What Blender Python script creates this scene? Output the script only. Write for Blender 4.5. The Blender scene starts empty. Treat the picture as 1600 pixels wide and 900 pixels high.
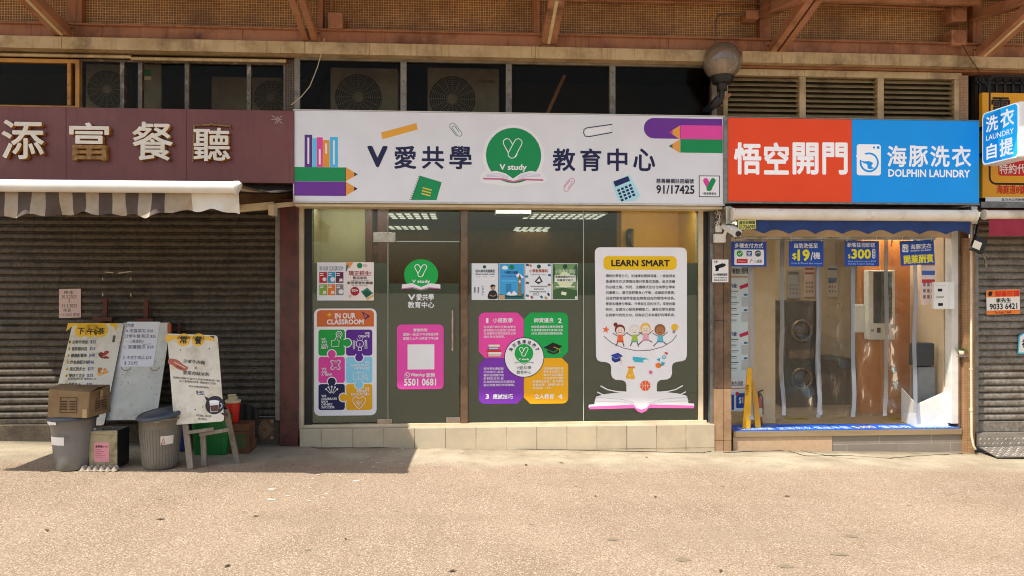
import bpy, math, random
from mathutils import Vector, Matrix, noise as mnoise
random.seed(7)
R = math.radians
sc = bpy.context.scene
COL = sc.collection

# ------------------------------------------------------------------ camera
F = 1156.0                      # focal length in photograph pixels (1600 wide)
YAW = R(3.7)
CAM = Vector((0.0, -8.26, 1.79))
cd = bpy.data.cameras.new('camera'); cam = bpy.data.objects.new('camera', cd); COL.objects.link(cam)
cd.sensor_width = 36.0; cd.lens = F / 1600 * 36.0; cd.clip_start = 0.05; cd.clip_end = 500
cam.location = CAM; cam.rotation_euler = (R(90), 0, -YAW)
sc.camera = cam

# ------------------------------------------------------------------ sky and sun
SUN = Vector((1.27, 0.878, -2.546)).normalized()         # direction the light travels: fixes the awning's shadow on the pavement
EL = math.asin(-SUN.z)
AZ = math.atan2(-SUN.x, -SUN.y)                          # towards the sun, clockwise from +Y
w = bpy.data.worlds.new('World'); sc.world = w; w.use_nodes = True
nt = w.node_tree; bgn = nt.nodes['Background']
sky = nt.nodes.new('ShaderNodeTexSky'); sky.sky_type = 'NISHITA'; sky.sun_disc = False
sky.sun_elevation = EL; sky.sun_rotation = AZ; sky.air_density = 1.3; sky.dust_density = 3.0
nt.links.new(sky.outputs[0], bgn.inputs[0]); bgn.inputs[1].default_value = 0.105
sd = bpy.data.lights.new('sun', 'SUN'); sd.energy = 3.45; sd.angle = R(0.5); sd.color = (1.0, 0.945, 0.87)
sun = bpy.data.objects.new('sun', sd); COL.objects.link(sun)
sun.rotation_euler = SUN.to_track_quat('-Z', 'Y').to_euler()
sc.view_settings.view_transform = 'Standard'; sc.view_settings.look = 'None'
sc.view_settings.exposure = 0.98; sc.view_settings.gamma = 1.0; sc.view_settings.use_curve_mapping = False
sc.render.engine = 'CYCLES'
sc.cycles.use_denoising = True; sc.cycles.filter_width = 1.05
sc.cycles.max_bounces = 10; sc.cycles.transparent_max_bounces = 24
sc.cycles.caustics_reflective = False; sc.cycles.caustics_refractive = False
sc.cycles.sample_clamp_indirect = 6.0

# ------------------------------------------------------------------ photograph pixel -> point in the place
FWD = Vector((math.sin(YAW), math.cos(YAW), 0)); RGT = Vector((math.cos(YAW), -math.sin(YAW), 0)); UP = Vector((0, 0, 1))
def ray(u, v): return FWD + RGT * ((u - 800) / F) + UP * ((450 - v) / F)
def P(u, v, y):                 # on the vertical plane at distance y from the shop fronts
    d = ray(u, v); return CAM + d * ((y - CAM.y) / d.y)
def PL(u, v, pt, n):            # on any plane
    d = ray(u, v); return CAM + d * ((pt - CAM).dot(n) / d.dot(n))
def PZ(u, v, z):
    d = ray(u, v); return CAM + d * ((z - CAM.z) / d.z)
def proj(p):
    q = Vector(p) - CAM; t = q.dot(FWD)
    return 800 + F * q.dot(RGT) / t, 450 - F * q.z / t
def gz(x): return 0.03 - 0.0255 * max(-9, min(9, x))
def PG(u, v):                   # on the ground
    d = ray(u, v); t = 5.0
    for _ in range(20):
        p = CAM + d * t; t += (p.z - gz(p.x)) / (-d.z)
    return CAM + d * t
def Rc(u0, v0, u1, v1, y):      # pixel rectangle -> x0, x1, z0, z1 on plane y
    uc, vc = (u0 + u1) / 2, (v0 + v1) / 2
    return P(u0, vc, y).x, P(u1, vc, y).x, P(uc, v1, y).z, P(uc, v0, y).z

# ------------------------------------------------------------------ materials
def lin(h):
    h = h.lstrip('#'); o = []
    if len(h) == 3: h = ''.join(c * 2 for c in h)
    for i in (0, 2, 4):
        c = int(h[i:i + 2], 16) / 255
        o.append(c / 12.92 if c <= 0.04045 else ((c + 0.055) / 1.055) ** 2.4)
    return o
def nd(t, ty, **kw):
    n = t.nodes.new(ty)
    for k, v in kw.items(): setattr(n, k, v)
    return n
def newmat(name):
    m = bpy.data.materials.new(name); m.use_nodes = True
    return m, m.node_tree, m.node_tree.nodes['Principled BSDF']
def mk(name, col, col2=None, rough=.6, metal=0.0, scale=5.0, lo=.4, hi=.7, bump=0.0, bscale=80.0, coat=0.0, stretch=(1, 1, 1), emit=0.0, dirt=None, dscale=2.0, spec=.5, streaks=None):
    """col <-> col2 by noise, optional dirt (third colour) by a second noise, optional vertical streaks"""
    m, t, b = newmat(name)
    geo = nd(t, 'ShaderNodeNewGeometry')
    mp = nd(t, 'ShaderNodeVectorMath', operation='MULTIPLY'); mp.inputs[1].default_value = stretch
    t.links.new(geo.outputs['Position'], mp.inputs[0])
    def noise(sc_, vec, det=6):
        n = nd(t, 'ShaderNodeTexNoise'); n.inputs['Scale'].default_value = sc_; n.inputs['Detail'].default_value = det; n.inputs['Roughness'].default_value = .65
        t.links.new(vec, n.inputs['Vector']); return n.outputs[0]
    def ramp(src, a, z):
        r = nd(t, 'ShaderNodeMapRange'); r.inputs[1].default_value = a; r.inputs[2].default_value = z
        t.links.new(src, r.inputs[0]); return r.outputs[0]
    def mix(fac, a, bcol):
        x = nd(t, 'ShaderNodeMix', data_type='RGBA')
        t.links.new(fac, x.inputs[0])
        if hasattr(a, 'links'): t.links.new(a, x.inputs[6])
        else: x.inputs[6].default_value = (*a, 1)
        x.inputs[7].default_value = (*bcol, 1); return x.outputs[2]
    c = lin(col); c2 = lin(col2) if col2 else [k * .78 for k in c]
    out = mix(ramp(noise(scale, mp.outputs[0]), lo, hi), c, c2)
    if dirt:
        out = mix(ramp(noise(dscale, geo.outputs['Position'], 9), .52, .72), out, lin(dirt))
    if streaks:
        sv = nd(t, 'ShaderNodeVectorMath', operation='MULTIPLY'); sv.inputs[1].default_value = (26, 26, 1.2)
        t.links.new(geo.outputs['Position'], sv.inputs[0])
        out = mix(ramp(noise(1.0, sv.outputs[0], 4), .55, .75), out, lin(streaks))
    t.links.new(out, b.inputs['Base Color'])
    b.inputs['Metallic'].default_value = metal; b.inputs['Coat Weight'].default_value = coat
    b.inputs['Specular IOR Level'].default_value = spec
    rr = nd(t, 'ShaderNodeMapRange'); rr.inputs[3].default_value = max(.02, rough - .08); rr.inputs[4].default_value = min(1, rough + .1)
    t.links.new(noise(scale * 2.3, geo.outputs['Position']), rr.inputs[0]); t.links.new(rr.outputs[0], b.inputs['Roughness'])
    if bump:
        bn = nd(t, 'ShaderNodeBump'); bn.inputs['Strength'].default_value = bump; bn.inputs['Distance'].default_value = .01
        t.links.new(noise(bscale, geo.outputs['Position'], 3), bn.inputs['Height']); t.links.new(bn.outputs[0], b.inputs['Normal'])
    if emit:
        t.links.new(out, b.inputs['Emission Color']); b.inputs['Emission Strength'].default_value = emit
    return m
PRK = 1.12
_pc = {}
def pc(h, emit=0.0, rough=.42):
    """printed colour: even ink with a faint mottle"""
    k = (h, emit)
    if k not in _pc:
        m, t, b = newmat('ink_' + h.strip('#'))
        c = [min(.86, max(.006, x * PRK)) for x in lin(h)]
        geo = nd(t, 'ShaderNodeNewGeometry'); n = nd(t, 'ShaderNodeTexNoise'); n.inputs['Scale'].default_value = 3.0; n.inputs['Detail'].default_value = 8
        t.links.new(geo.outputs['Position'], n.inputs['Vector'])
        x = nd(t, 'ShaderNodeMix', data_type='RGBA'); t.links.new(n.outputs[0], x.inputs[0])
        x.inputs[6].default_value = (*[q * .88 for q in c], 1); x.inputs[7].default_value = (*[min(.9, q * 1.06) for q in c], 1)
        t.links.new(x.outputs[2], b.inputs['Base Color']); b.inputs['Roughness'].default_value = rough; b.inputs['Specular IOR Level'].default_value = .3
        if emit:
            t.links.new(x.outputs[2], b.inputs['Emission Color']); b.inputs['Emission Strength'].default_value = emit
        _pc[k] = m
    return _pc[k]
def glassmat(name, tint='#ffffff', rough=0.0, ior=1.45, film=None, fillop=0.0, bump=0.0, bscale=6.0, gain=1.0):
    """window glass: transparent, mirror by Fresnel, optional coloured film"""
    m = bpy.data.materials.new(name); m.use_nodes = True; t = m.node_tree; t.nodes.clear()
    o = nd(t, 'ShaderNodeOutputMaterial'); tr = nd(t, 'ShaderNodeBsdfTransparent'); tr.inputs[0].default_value = (*lin(tint), 1)
    g = nd(t, 'ShaderNodeBsdfGlossy'); g.inputs['Roughness'].default_value = rough
    fr = nd(t, 'ShaderNodeFresnel'); fr.inputs[0].default_value = ior
    body = tr.outputs[0]
    if film:
        df = nd(t, 'ShaderNodeBsdfDiffuse'); df.inputs[0].default_value = (*lin(film), 1)
        mx = nd(t, 'ShaderNodeMixShader'); mx.inputs[0].default_value = fillop
        t.links.new(body, mx.inputs[1]); t.links.new(df.outputs[0], mx.inputs[2]); body = mx.outputs[0]
    fac = fr.outputs[0]
    if gain != 1.0:
        mm = nd(t, 'ShaderNodeMath', operation='MULTIPLY'); mm.inputs[1].default_value = gain; mm.use_clamp = True
        t.links.new(fac, mm.inputs[0]); fac = mm.outputs[0]
    ms = nd(t, 'ShaderNodeMixShader'); t.links.new(fac, ms.inputs[0]); t.links.new(body, ms.inputs[1]); t.links.new(g.outputs[0], ms.inputs[2])
    if bump:
        geo = nd(t, 'ShaderNodeNewGeometry'); n = nd(t, 'ShaderNodeTexNoise'); n.inputs['Scale'].default_value = bscale; n.inputs['Detail'].default_value = 2
        sv = nd(t, 'ShaderNodeVectorMath', operation='MULTIPLY'); sv.inputs[1].default_value = (1.6, 1, .7)
        t.links.new(geo.outputs['Position'], sv.inputs[0]); t.links.new(sv.outputs[0], n.inputs['Vector'])
        bn = nd(t, 'ShaderNodeBump'); bn.inputs['Strength'].default_value = bump; bn.inputs['Distance'].default_value = .05
        t.links.new(n.outputs[0], bn.inputs['Height']); t.links.new(bn.outputs[0], g.inputs['Normal']); t.links.new(bn.outputs[0], fr.inputs['Normal'])
    t.links.new(ms.outputs[0], o.inputs[0])
    return m

# ------------------------------------------------------------------ mesh building
WL = {}                          # world position of every thing / part origin
class M:
    def __init__(s): s.v = []; s.f = []; s.fm = []; s.sm = []; s.mats = []
    def mi(s, m):
        if m not in s.mats: s.mats.append(m)
        return s.mats.index(m)
    def add(s, vs, fs, mat, smooth=False):
        b = len(s.v); s.v += [Vector(q) for q in vs]; k = s.mi(mat)
        for f in fs: s.f.append([b + i for i in f]); s.fm.append(k); s.sm.append(smooth)
        return s
    def box(s, x0, x1, y0, y1, z0, z1, mat):
        return s.add([(x, y, z) for z in (z0, z1) for y in (y0, y1) for x in (x0, x1)],
                     [(0, 2, 3, 1), (4, 5, 7, 6), (0, 1, 5, 4), (2, 6, 7, 3), (0, 4, 6, 2), (1, 3, 7, 5)], mat)
    def pbox(s, u0, v0, u1, v1, y0, y1, mat):      # box whose front (y0) fills a pixel rectangle
        x0, x1, z0, z1 = Rc(u0, v0, u1, v1, y0); return s.box(x0, x1, y0, y1, z0, z1, mat)
    def poly(s, pts, mat): return s.add(pts, [list(range(len(pts)))], mat)
    def extr(s, pts, vec, mat, smooth=False):
        n = len(pts); vec = Vector(vec); a = [Vector(p) for p in pts]; b = [p + vec for p in a]
        s.add(a, [list(range(n))], mat); s.add(b, [list(range(n - 1, -1, -1))], mat)
        return s.add(a + b, [(i, i + n, (i + 1) % n + n, (i + 1) % n) for i in range(n)], mat, smooth)
    def bar(s, p0, p1, wd, ht, mat, up=(0, 0, 1)):
        p0, p1 = Vector(p0), Vector(p1); d = (p1 - p0).normalized(); sd_ = d.cross(Vector(up)).normalized(); u = sd_.cross(d)
        q = [p0 + sd_ * a * wd / 2 + u * b * ht / 2 for a, b in ((-1, -1), (1, -1), (1, 1), (-1, 1))]
        return s.extr(q, p1 - p0, mat)
    def tube(s, pts, r, mat, n=10, cap=True):
        pts = [Vector(p) for p in pts]; rs = r if isinstance(r, (list, tuple)) else [r] * len(pts); vs = []
        d0 = (pts[1] - pts[0]).normalized(); a = d0.orthogonal().normalized()
        for i, p in enumerate(pts):
            d = (pts[min(i + 1, len(pts) - 1)] - pts[max(i - 1, 0)]).normalized()
            a = (a - d * a.dot(d)).normalized(); b = d.cross(a)
            vs += [p + (a * math.cos(k * 2 * math.pi / n) + b * math.sin(k * 2 * math.pi / n)) * rs[i] for k in range(n)]
        s.add(vs, [(i * n + k, i * n + (k + 1) % n, (i + 1) * n + (k + 1) % n, (i + 1) * n + k) for i in range(len(pts) - 1) for k in range(n)], mat, True)
        if cap: s.add(vs[:n], [list(range(n - 1, -1, -1))], mat); s.add(vs[-n:], [list(range(n))], mat)
        return s
    def lathe(s, c, prof, mat, n=32, ax=None, sx=1.0, sy=1.0):
        c = Vector(c); vs = []
        for r, z in prof:
            for k in range(n):
                a = k * 2 * math.pi / n; p = Vector((r * math.cos(a) * sx, r * math.sin(a) * sy, z))
                if ax is not None: p = ax @ p
                vs.append(c + p)
        return s.add(vs, [(i * n + k, i * n + (k + 1) % n, (i + 1) * n + (k + 1) % n, (i + 1) * n + k) for i in range(len(prof) - 1) for k in range(n)], mat, True)
    def build(s, name, parent=None, bevel=0.0, kind=None, origin=None, seg=2):
        me = bpy.data.meshes.new(name)
        if origin is None:
            if parent is not None: origin = WL[parent.name]
            else:
                xs = [q.x for q in s.v]; ys = [q.y for q in s.v]; zs = [q.z for q in s.v]
                origin = Vector(((min(xs) + max(xs)) / 2, (min(ys) + max(ys)) / 2, min(zs)))
        me.from_pydata([q - origin for q in s.v], [], s.f)
        for m in s.mats: me.materials.append(m)
        me.polygons.foreach_set('material_index', s.fm); me.polygons.foreach_set('use_smooth', s.sm); me.update()
        o = bpy.data.objects.new(name, me); COL.objects.link(o)
        if parent is not None: o.parent = parent; o.location = origin - WL[parent.name]
        else: o.location = origin
        WL[o.name] = Vector(origin)
        if bevel:
            b = o.modifiers.new('bevel', 'BEVEL'); b.width = bevel; b.segments = seg; b.limit_method = 'ANGLE'; b.angle_limit = R(40)
        if kind: o['kind'] = kind
        return o
def thing(name, label, cat, loc, group=None):
    o = bpy.data.objects.new(name, None); COL.objects.link(o); o.location = loc; o.empty_display_size = .1
    WL[o.name] = Vector(loc); return tag(o, label, cat, group)
def tag(o, label, cat, group=None):
    o['label'] = label; o['category'] = cat
    if group: o['group'] = group
    return o

# ------------------------------------------------------------------ flat printing on a plane, laid out from the photograph
_tx = {}
def glyphs1(body):
    if body not in _tx:
        cu = bpy.data.curves.new('lettering', 'FONT'); cu.body = body; cu.size = 1; cu.resolution_u = 2
        o = bpy.data.objects.new('lettering', cu); me = o.to_mesh()
        vs = [(q.co.x, q.co.y) for q in me.vertices]; fs = [tuple(p.vertices) for p in me.polygons]
        o.to_mesh_clear(); bpy.data.objects.remove(o); bpy.data.curves.remove(cu)
        xs = [a for a, b in vs]; ys = [b for a, b in vs]
        x0, x1, y0, y1 = min(xs), max(xs), min(ys), max(ys)
        _tx[body] = ([(a - x0, b - y0) for a, b in vs], fs, x1 - x0, y1 - y0)
    return _tx[body]
def glyphs(body, bold):
    """strokes thickened by copies a hair apart; third value is the depth rank of each copy"""
    vs, fs, w_, h_ = glyphs1(body); n = 0 if bold < .004 else (4 if bold < .02 else 8); d = bold * .75
    if n == 0: return [(a / w_, b / h_) for a, b in vs], fs
    V, Fc = [], []
    for k in range(n):
        a_ = 2 * math.pi * (k + .5) / n; dx, dy = d * math.cos(a_), d * math.sin(a_); b0 = len(V)
        V += [((a + d + dx) / (w_ + 2 * d), (b + d + dy) / (h_ + 2 * d)) for a, b in vs]; Fc += [tuple(b0 + i for i in f) for f in fs]
    return V, Fc
def spread(body, bold, n):       # depth of each vertex so that thickening copies never share a plane
    m = len(glyphs1(body)[0]); return [(i // m) * .00004 for i in range(n)]
STEP = .0009
class Pr(M):
    def __init__(s, y=None, pt=None, n=None, xd=(1, 0, 0), ud=(0, 0, 1), emit=0.0):
        super().__init__()
        s.pt = Vector((0, y, 0)) if y is not None else Vector(pt); s.n = Vector(n or (0, -1, 0)).normalized()
        s.xd = Vector(xd).normalized(); s.ud = Vector(ud).normalized(); s.base = 0.0; s.emit = emit
    def c(s, col): return pc(col, s.emit) if isinstance(col, str) else col
    def loc(s, pts, ref=None):
        us = [p[0] for p in pts]; vs = [p[1] for p in pts]
        if ref is None: ref = ((min(us) + max(us)) / 2, (min(vs) + max(vs)) / 2)
        o = PL(ref[0], ref[1], s.pt, s.n); k = (o - CAM).dot(FWD) / F
        return [o + s.xd * ((u - ref[0]) * k) + s.ud * ((ref[1] - v) * k) for u, v in pts]
    def slab(s, pts, col, th=.003, side=None, ref=None):
        q = s.loc(pts, ref); n = len(q); f = [p + s.n * th for p in q]
        s.add(f, [list(range(n))], s.c(col)); s.add(q, [list(range(n - 1, -1, -1))], s.c(side or col))
        s.add(q + f, [(i, (i + 1) % n, (i + 1) % n + n, i + n) for i in range(n)], s.c(side or col)); s.base = th; return s
    def shp(s, pts, col, L=1, ref=None):
        off = s.n * (s.base + L * STEP); return s.poly([p + off for p in s.loc(pts, ref)], s.c(col))
    def rect(s, u0, v0, u1, v1, col, L=1): return s.shp([(u0, v1), (u1, v1), (u1, v0), (u0, v0)], col, L)
    def rr(s, u0, v0, u1, v1, r, col, L=1): return s.shp(rrp(u0, v0, u1, v1, r), col, L)
    def disc(s, u, v, r, col, L=1, ry=None): return s.shp(circ(u, v, r, ry), col, L)
    def line(s, pts, wd, col, L=2, ref=None):
        us = [p[0] for p in pts]; vs = [p[1] for p in pts]; ref = ref or ((min(us) + max(us)) / 2, (min(vs) + max(vs)) / 2)
        a, b = [], []
        n = len(pts); cl = n > 2 and pts[0] == pts[-1]
        for i, p in enumerate(pts):
            p0 = pts[i - 1] if i else (pts[-2] if cl else p); p1 = pts[i + 1] if i < n - 1 else (pts[1] if cl else p)
            dx, dy = p1[0] - p0[0], p1[1] - p0[1]; l = math.hypot(dx, dy) or 1
            a.append((p[0] - dy / l * wd / 2, p[1] + dx / l * wd / 2)); b.append((p[0] + dy / l * wd / 2, p[1] - dx / l * wd / 2))
        off = s.n * (s.base + L * STEP); qa = [q + off for q in s.loc(a, ref)]; qb = [q + off for q in s.loc(b, ref)]
        return s.add(qa + qb, [(i, i + 1, n + i + 1, n + i) for i in range(n - 1)], s.c(col))
    def ring(s, u, v, r, wd, col, L=2): 
        q = circ(u, v, r); return s.line(q + [q[0]], wd, col, L)
    def text(s, body, u0, v0, u1, v1, col, bold=.02, L=3, rot=0.0):
        vs, fs = glyphs(body, bold); uc, vc = (u0 + u1) / 2, (v0 + v1) / 2; W, H = u1 - u0, v1 - v0; cr, sr = math.cos(rot), math.sin(rot)
        pts = []
        for a, b in vs:
            x, y = (a - .5) * W, (.5 - b) * H; pts.append((uc + x * cr - y * sr, vc + x * sr + y * cr))
        off = s.n * (s.base + L * STEP); dz = spread(body, bold, len(pts)); return s.add([q + off + s.n * e for q, e in zip(s.loc(pts, (uc, vc)), dz)], fs, s.c(col))
def circ(u, v, r, ry=None, n=28): return [(u + r * math.cos(-k * 2 * math.pi / n), v + (ry or r) * math.sin(-k * 2 * math.pi / n)) for k in range(n)]
def arc(u, v, r, a0, a1, n=12, ry=None): return [(u + r * math.cos(R(a0 + (a1 - a0) * k / n)), v - (ry or r) * math.sin(R(a0 + (a1 - a0) * k / n))) for k in range(n + 1)]
def rrp(u0, v0, u1, v1, r, n=5):
    return arc(u0 + r, v1 - r, r, 180, 270, n) + arc(u1 - r, v1 - r, r, 270, 360, n) + arc(u1 - r, v0 + r, r, 0, 90, n) + arc(u0 + r, v0 + r, r, 90, 180, n)
def capsule(u0, v0, u1, v1, r, n=8):
    a = math.degrees(math.atan2(-(v1 - v0), u1 - u0))
    return arc(u1, v1, r, a - 90, a + 90, n) + arc(u0, v0, r, a + 90, a + 270, n)
def rotp(pts, u, v, a):
    c, s_ = math.cos(R(a)), math.sin(R(a)); return [(u + (x - u) * c - (y - v) * s_, v + (x - u) * s_ + (y - v) * c) for x, y in pts]
def close(p): return p + [p[0]]
def spl(pts, n=6):               # smooth closed outline
    o = []; k = len(pts)
    for i in range(k):
        p0, p1, p2, p3 = pts[i - 1], pts[i], pts[(i + 1) % k], pts[(i + 2) % k]
        for j in range(n):
            t = j / n; o.append(tuple(.5 * ((2 * p1[a]) + (p2[a] - p0[a]) * t + (2 * p0[a] - 5 * p1[a] + 4 * p2[a] - p3[a]) * t * t + (3 * p1[a] - p0[a] - 3 * p2[a] + p3[a]) * t ** 3) for a in (0, 1)))
    return o
# ------------------------------------------------------------------ shared materials
m_pink = mk('painted_girder_steel', '#a97451', '#8f5d3f', rough=.6, scale=3, dirt='#5d3420', dscale=1.7, streaks='#6b4029', bump=.15)
m_strut = mk('painted_bracket_steel', '#ae7c5a', '#946446', rough=.55, scale=4, dirt='#54301c', dscale=3.5, bump=.15)
m_cream = mk('cream_painted_steel', '#c7ae83', '#a98f63', rough=.6, scale=4, dirt='#6d5738', dscale=2.2, streaks='#8d7550')
m_creamtrim = mk('cream_trim', '#d9c9a8', '#c4b18c', rough=.6, scale=4)
m_maroontile = mk('maroon_tile_pier', '#5d2a26', '#431b19', rough=.35, scale=6, dirt='#2c1311', dscale=6, bump=.1)
m_stone = mk('brown_polished_stone', '#6f543e', '#4b3626', rough=.1, scale=5, dirt='#33241a', dscale=3, coat=.8)
m_wall = mk('old_dark_wall', '#6b4f36', '#4a3522', rough=.8, scale=6, dirt='#2b1e13')
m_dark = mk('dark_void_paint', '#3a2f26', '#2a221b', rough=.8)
m_black = mk('black_plastic', '#16161a', '#0f0f10', rough=.45)
m_alu = mk('grey_aluminium', '#8d8c85', '#6c6a63', rough=.4, metal=.6, scale=12)
m_chrome = mk('bright_steel', '#b9b2a6', '#9a9184', rough=.22, metal=.9, scale=10)
m_white = mk('white_painted_metal', '#dcd9d0', '#c9c5ba', rough=.45, scale=4)
m_whiteplastic = mk('white_plastic', '#e2e2dc', '#d2d2ca', rough=.4, scale=3)
m_glass = glassmat('clear_glass', '#e6ebe4', gain=1.5)
m_oldglass = glassmat('dirty_glass', '#f2eee4', gain=.13)

def brickmat(name, c1, c2, mortar, tw, th, gap, offset=0.0, rough=.5, dirt=None, dsc=1.5, bias=0.0):
    m, t, b = newmat(name); geo = nd(t, 'ShaderNodeNewGeometry'); sp = nd(t, 'ShaderNodeSeparateXYZ'); cb = nd(t, 'ShaderNodeCombineXYZ')
    t.links.new(geo.outputs['Position'], sp.inputs[0])
    ad = nd(t, 'ShaderNodeMath', operation='ADD'); t.links.new(sp.outputs[0], ad.inputs[0]); t.links.new(sp.outputs[1], ad.inputs[1])
    t.links.new(ad.outputs[0], cb.inputs[0]); t.links.new(sp.outputs[2], cb.inputs[1])
    br = nd(t, 'ShaderNodeTexBrick'); br.offset = offset; br.squash = 1.0
    t.links.new(cb.outputs[0], br.inputs['Vector'])
    br.inputs['Scale'].default_value = 1.0; br.inputs['Brick Width'].default_value = tw; br.inputs['Row Height'].default_value = th
    br.inputs['Mortar Size'].default_value = gap; br.inputs['Bias'].default_value = bias
    br.inputs['Color1'].default_value = (*lin(c1), 1); br.inputs['Color2'].default_value = (*lin(c2), 1); br.inputs['Mortar'].default_value = (*lin(mortar), 1)
    out = br.outputs['Color']
    n = nd(t, 'ShaderNodeTexNoise'); n.inputs['Scale'].default_value = dsc; n.inputs['Detail'].default_value = 10; n.inputs['Roughness'].default_value = .7
    t.links.new(geo.outputs['Position'], n.inputs['Vector'])
    if dirt:
        mr = nd(t, 'ShaderNodeMapRange'); mr.inputs[1].default_value = .42; mr.inputs[2].default_value = .72; t.links.new(n.outputs[0], mr.inputs[0])
        x = nd(t, 'ShaderNodeMix', data_type='RGBA'); t.links.new(mr.outputs[0], x.inputs[0]); t.links.new(out, x.inputs[6]); x.inputs[7].default_value = (*lin(dirt), 1); out = x.outputs[2]
    t.links.new(out, b.inputs['Base Color']); b.inputs['Roughness'].default_value = rough
    bp = nd(t, 'ShaderNodeBump'); bp.inputs['Strength'].default_value = .35; bp.inputs['Distance'].default_value = .004; bp.invert = True
    t.links.new(br.outputs['Fac'], bp.inputs['Height']); t.links.new(bp.outputs[0], b.inputs['Normal'])
    return m
m_mosaic = brickmat('brown_mosaic_tile', '#8a5e34', '#613f20', '#cfa56c', .0275, .0275, .0032, dirt='#5e3d20', dsc=1.3)
m_mosaicdark = brickmat('dark_mosaic_tile', '#4a3520', '#32210f', '#6e5431', .0275, .0275, .003, dirt='#20150b')  # darker version of the brown mosaic
m_mosaicbeige = brickmat('beige_mosaic_tile', '#b59069', '#a17b56', '#8b6b4c', .03, .03, .003, dirt='#84613f')

# ------------------------------------------------------------------ ground
def groundmat():
    m, t, b = newmat('exposed_aggregate_concrete'); geo = nd(t, 'ShaderNodeNewGeometry'); pos = geo.outputs['Position']
    def vor(s): 
        v = nd(t, 'ShaderNodeTexVoronoi'); v.inputs['Scale'].default_value = s; t.links.new(pos, v.inputs['Vector']); return v
    def noi(s, d=8, r=.6, vec=None):
        n = nd(t, 'ShaderNodeTexNoise'); n.inputs['Scale'].default_value = s; n.inputs['Detail'].default_value = d; n.inputs['Roughness'].default_value = r
        t.links.new(vec or pos, n.inputs['Vector']); return n.outputs[0]
    def mr(src, a, z, lo=0, hi=1):
        r = nd(t, 'ShaderNodeMapRange'); r.inputs[1].default_value = a; r.inputs[2].default_value = z; r.inputs[3].default_value = lo; r.inputs[4].default_value = hi; t.links.new(src, r.inputs[0]); return r.outputs[0]
    def mix(f, a, c, bl='MIX'):
        x = nd(t, 'ShaderNodeMix', data_type='RGBA', blend_type=bl)
        for k, s in ((0, f), (6, a), (7, c)):
            if hasattr(s, 'links'): t.links.new(s, x.inputs[k])
            else: x.inputs[k].default_value = s if k == 0 else (*s, 1)
        return x.outputs[2]
    v1 = vor(60); v2 = vor(150)
    sep = nd(t, 'ShaderNodeSeparateColor'); t.links.new(v1.outputs['Color'], sep.inputs[0])
    sep2 = nd(t, 'ShaderNodeSeparateColor'); t.links.new(v2.outputs['Color'], sep2.inputs[0])
    base = mix(mr(noi(1.1), .35, .65), lin('#96836e'), lin('#88755f'))
    base = mix(mr(noi(.35, 5), .45, .7), base, lin('#9f8b74'))
    st = mix(mr(sep.outputs[0], 0, 1), lin('#735f4e'), lin('#ac9a86'))
    peb = mix(mr(v1.outputs['Distance'], .35, .62), st, base)                     # pebbles set in cement
    base = mix(.52, base, peb)
    base = mix(mr(sep2.outputs[1], .80, .84, 0, .55), base, lin('#6a5743'))
    base = mix(mr(sep2.outputs[2], .86, .90, 0, .5), base, lin('#d8c9b1'))
    # smoother cement strip along the shop fronts, ragged edge
    sx = nd(t, 'ShaderNodeSeparateXYZ'); t.links.new(pos, sx.inputs[0])
    ad = nd(t, 'ShaderNodeMath', operation='MULTIPLY_ADD'); t.links.new(noi(.9, 7), ad.inputs[0]); ad.inputs[1].default_value = 1.3; t.links.new(sx.outputs[1], ad.inputs[2])
    strip = mr(ad.outputs[0], -.42, .02)
    cem = mix(mr(noi(2.2, 9), .4, .66), lin('#b3a78e'), lin('#988c75'))
    cem = mix(mr(noi(9, 9, .75), .55, .75, 0, .6), cem, lin('#6f6557'))
    base = mix(strip, base, cem)
    # oil and dirt
    base = mix(mr(noi(.8, 10, .7), .6, .74, 0, .45), base, lin('#7a6753'))
    base = mix(mr(noi(3.1, 10, .75), .66, .74, 0, .5), base, lin('#62554a'))
    # grime gathered where the road meets the shop fronts
    ag = nd(t, 'ShaderNodeMath', operation='MULTIPLY_ADD'); t.links.new(noi(5, 6), ag.inputs[0]); ag.inputs[1].default_value = .22; t.links.new(sx.outputs[1], ag.inputs[2])
    base = mix(mr(ag.outputs[0], -.13, .03, 0, .6), base, lin('#5b5143'))
    wv = nd(t, 'ShaderNodeVectorMath', operation='MULTIPLY'); wv.inputs[1].default_value = (.22, 1.3, 1); t.links.new(pos, wv.inputs[0])
    base = mix(mr(noi(1.0, 6, .6, wv.outputs[0]), .52, .68, 0, .35), base, lin('#83735c'))
    t.links.new(base, b.inputs['Base Color']); b.inputs['Roughness'].default_value = .88; b.inputs['Specular IOR Level'].default_value = .25
    bm_ = nd(t, 'ShaderNodeBump'); bm_.inputs['Strength'].default_value = .55; bm_.inputs['Distance'].default_value = .012
    hsum = nd(t, 'ShaderNodeMath', operation='MULTIPLY_ADD'); t.links.new(v1.outputs['Distance'], hsum.inputs[0]); hsum.inputs[1].default_value = -.5; t.links.new(noi(25, 6), hsum.inputs[2])
    t.links.new(hsum.outputs[0], bm_.inputs['Height']); t.links.new(bm_.outputs[0], b.inputs['Normal'])
    return m
g = M(); m_ground = groundmat(); m_crack = mk('crack_gap', '#3a3128', '#241e18', rough=.9); m_splash = mk('dried_paint_splash', '#d6d2c6', '#b9b4a6', rough=.7)
xs = [-200, -9, 9, 200]
for a, c in zip(xs, xs[1:]):
    g.add([(a, -200, gz(a)), (c, -200, gz(c)), (c, 60, gz(c)), (a, 60, gz(a))], [(0, 1, 2, 3)], m_ground)
def onG(p, h=.004): return Vector((p.x, p.y, gz(p.x) + h))
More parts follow.
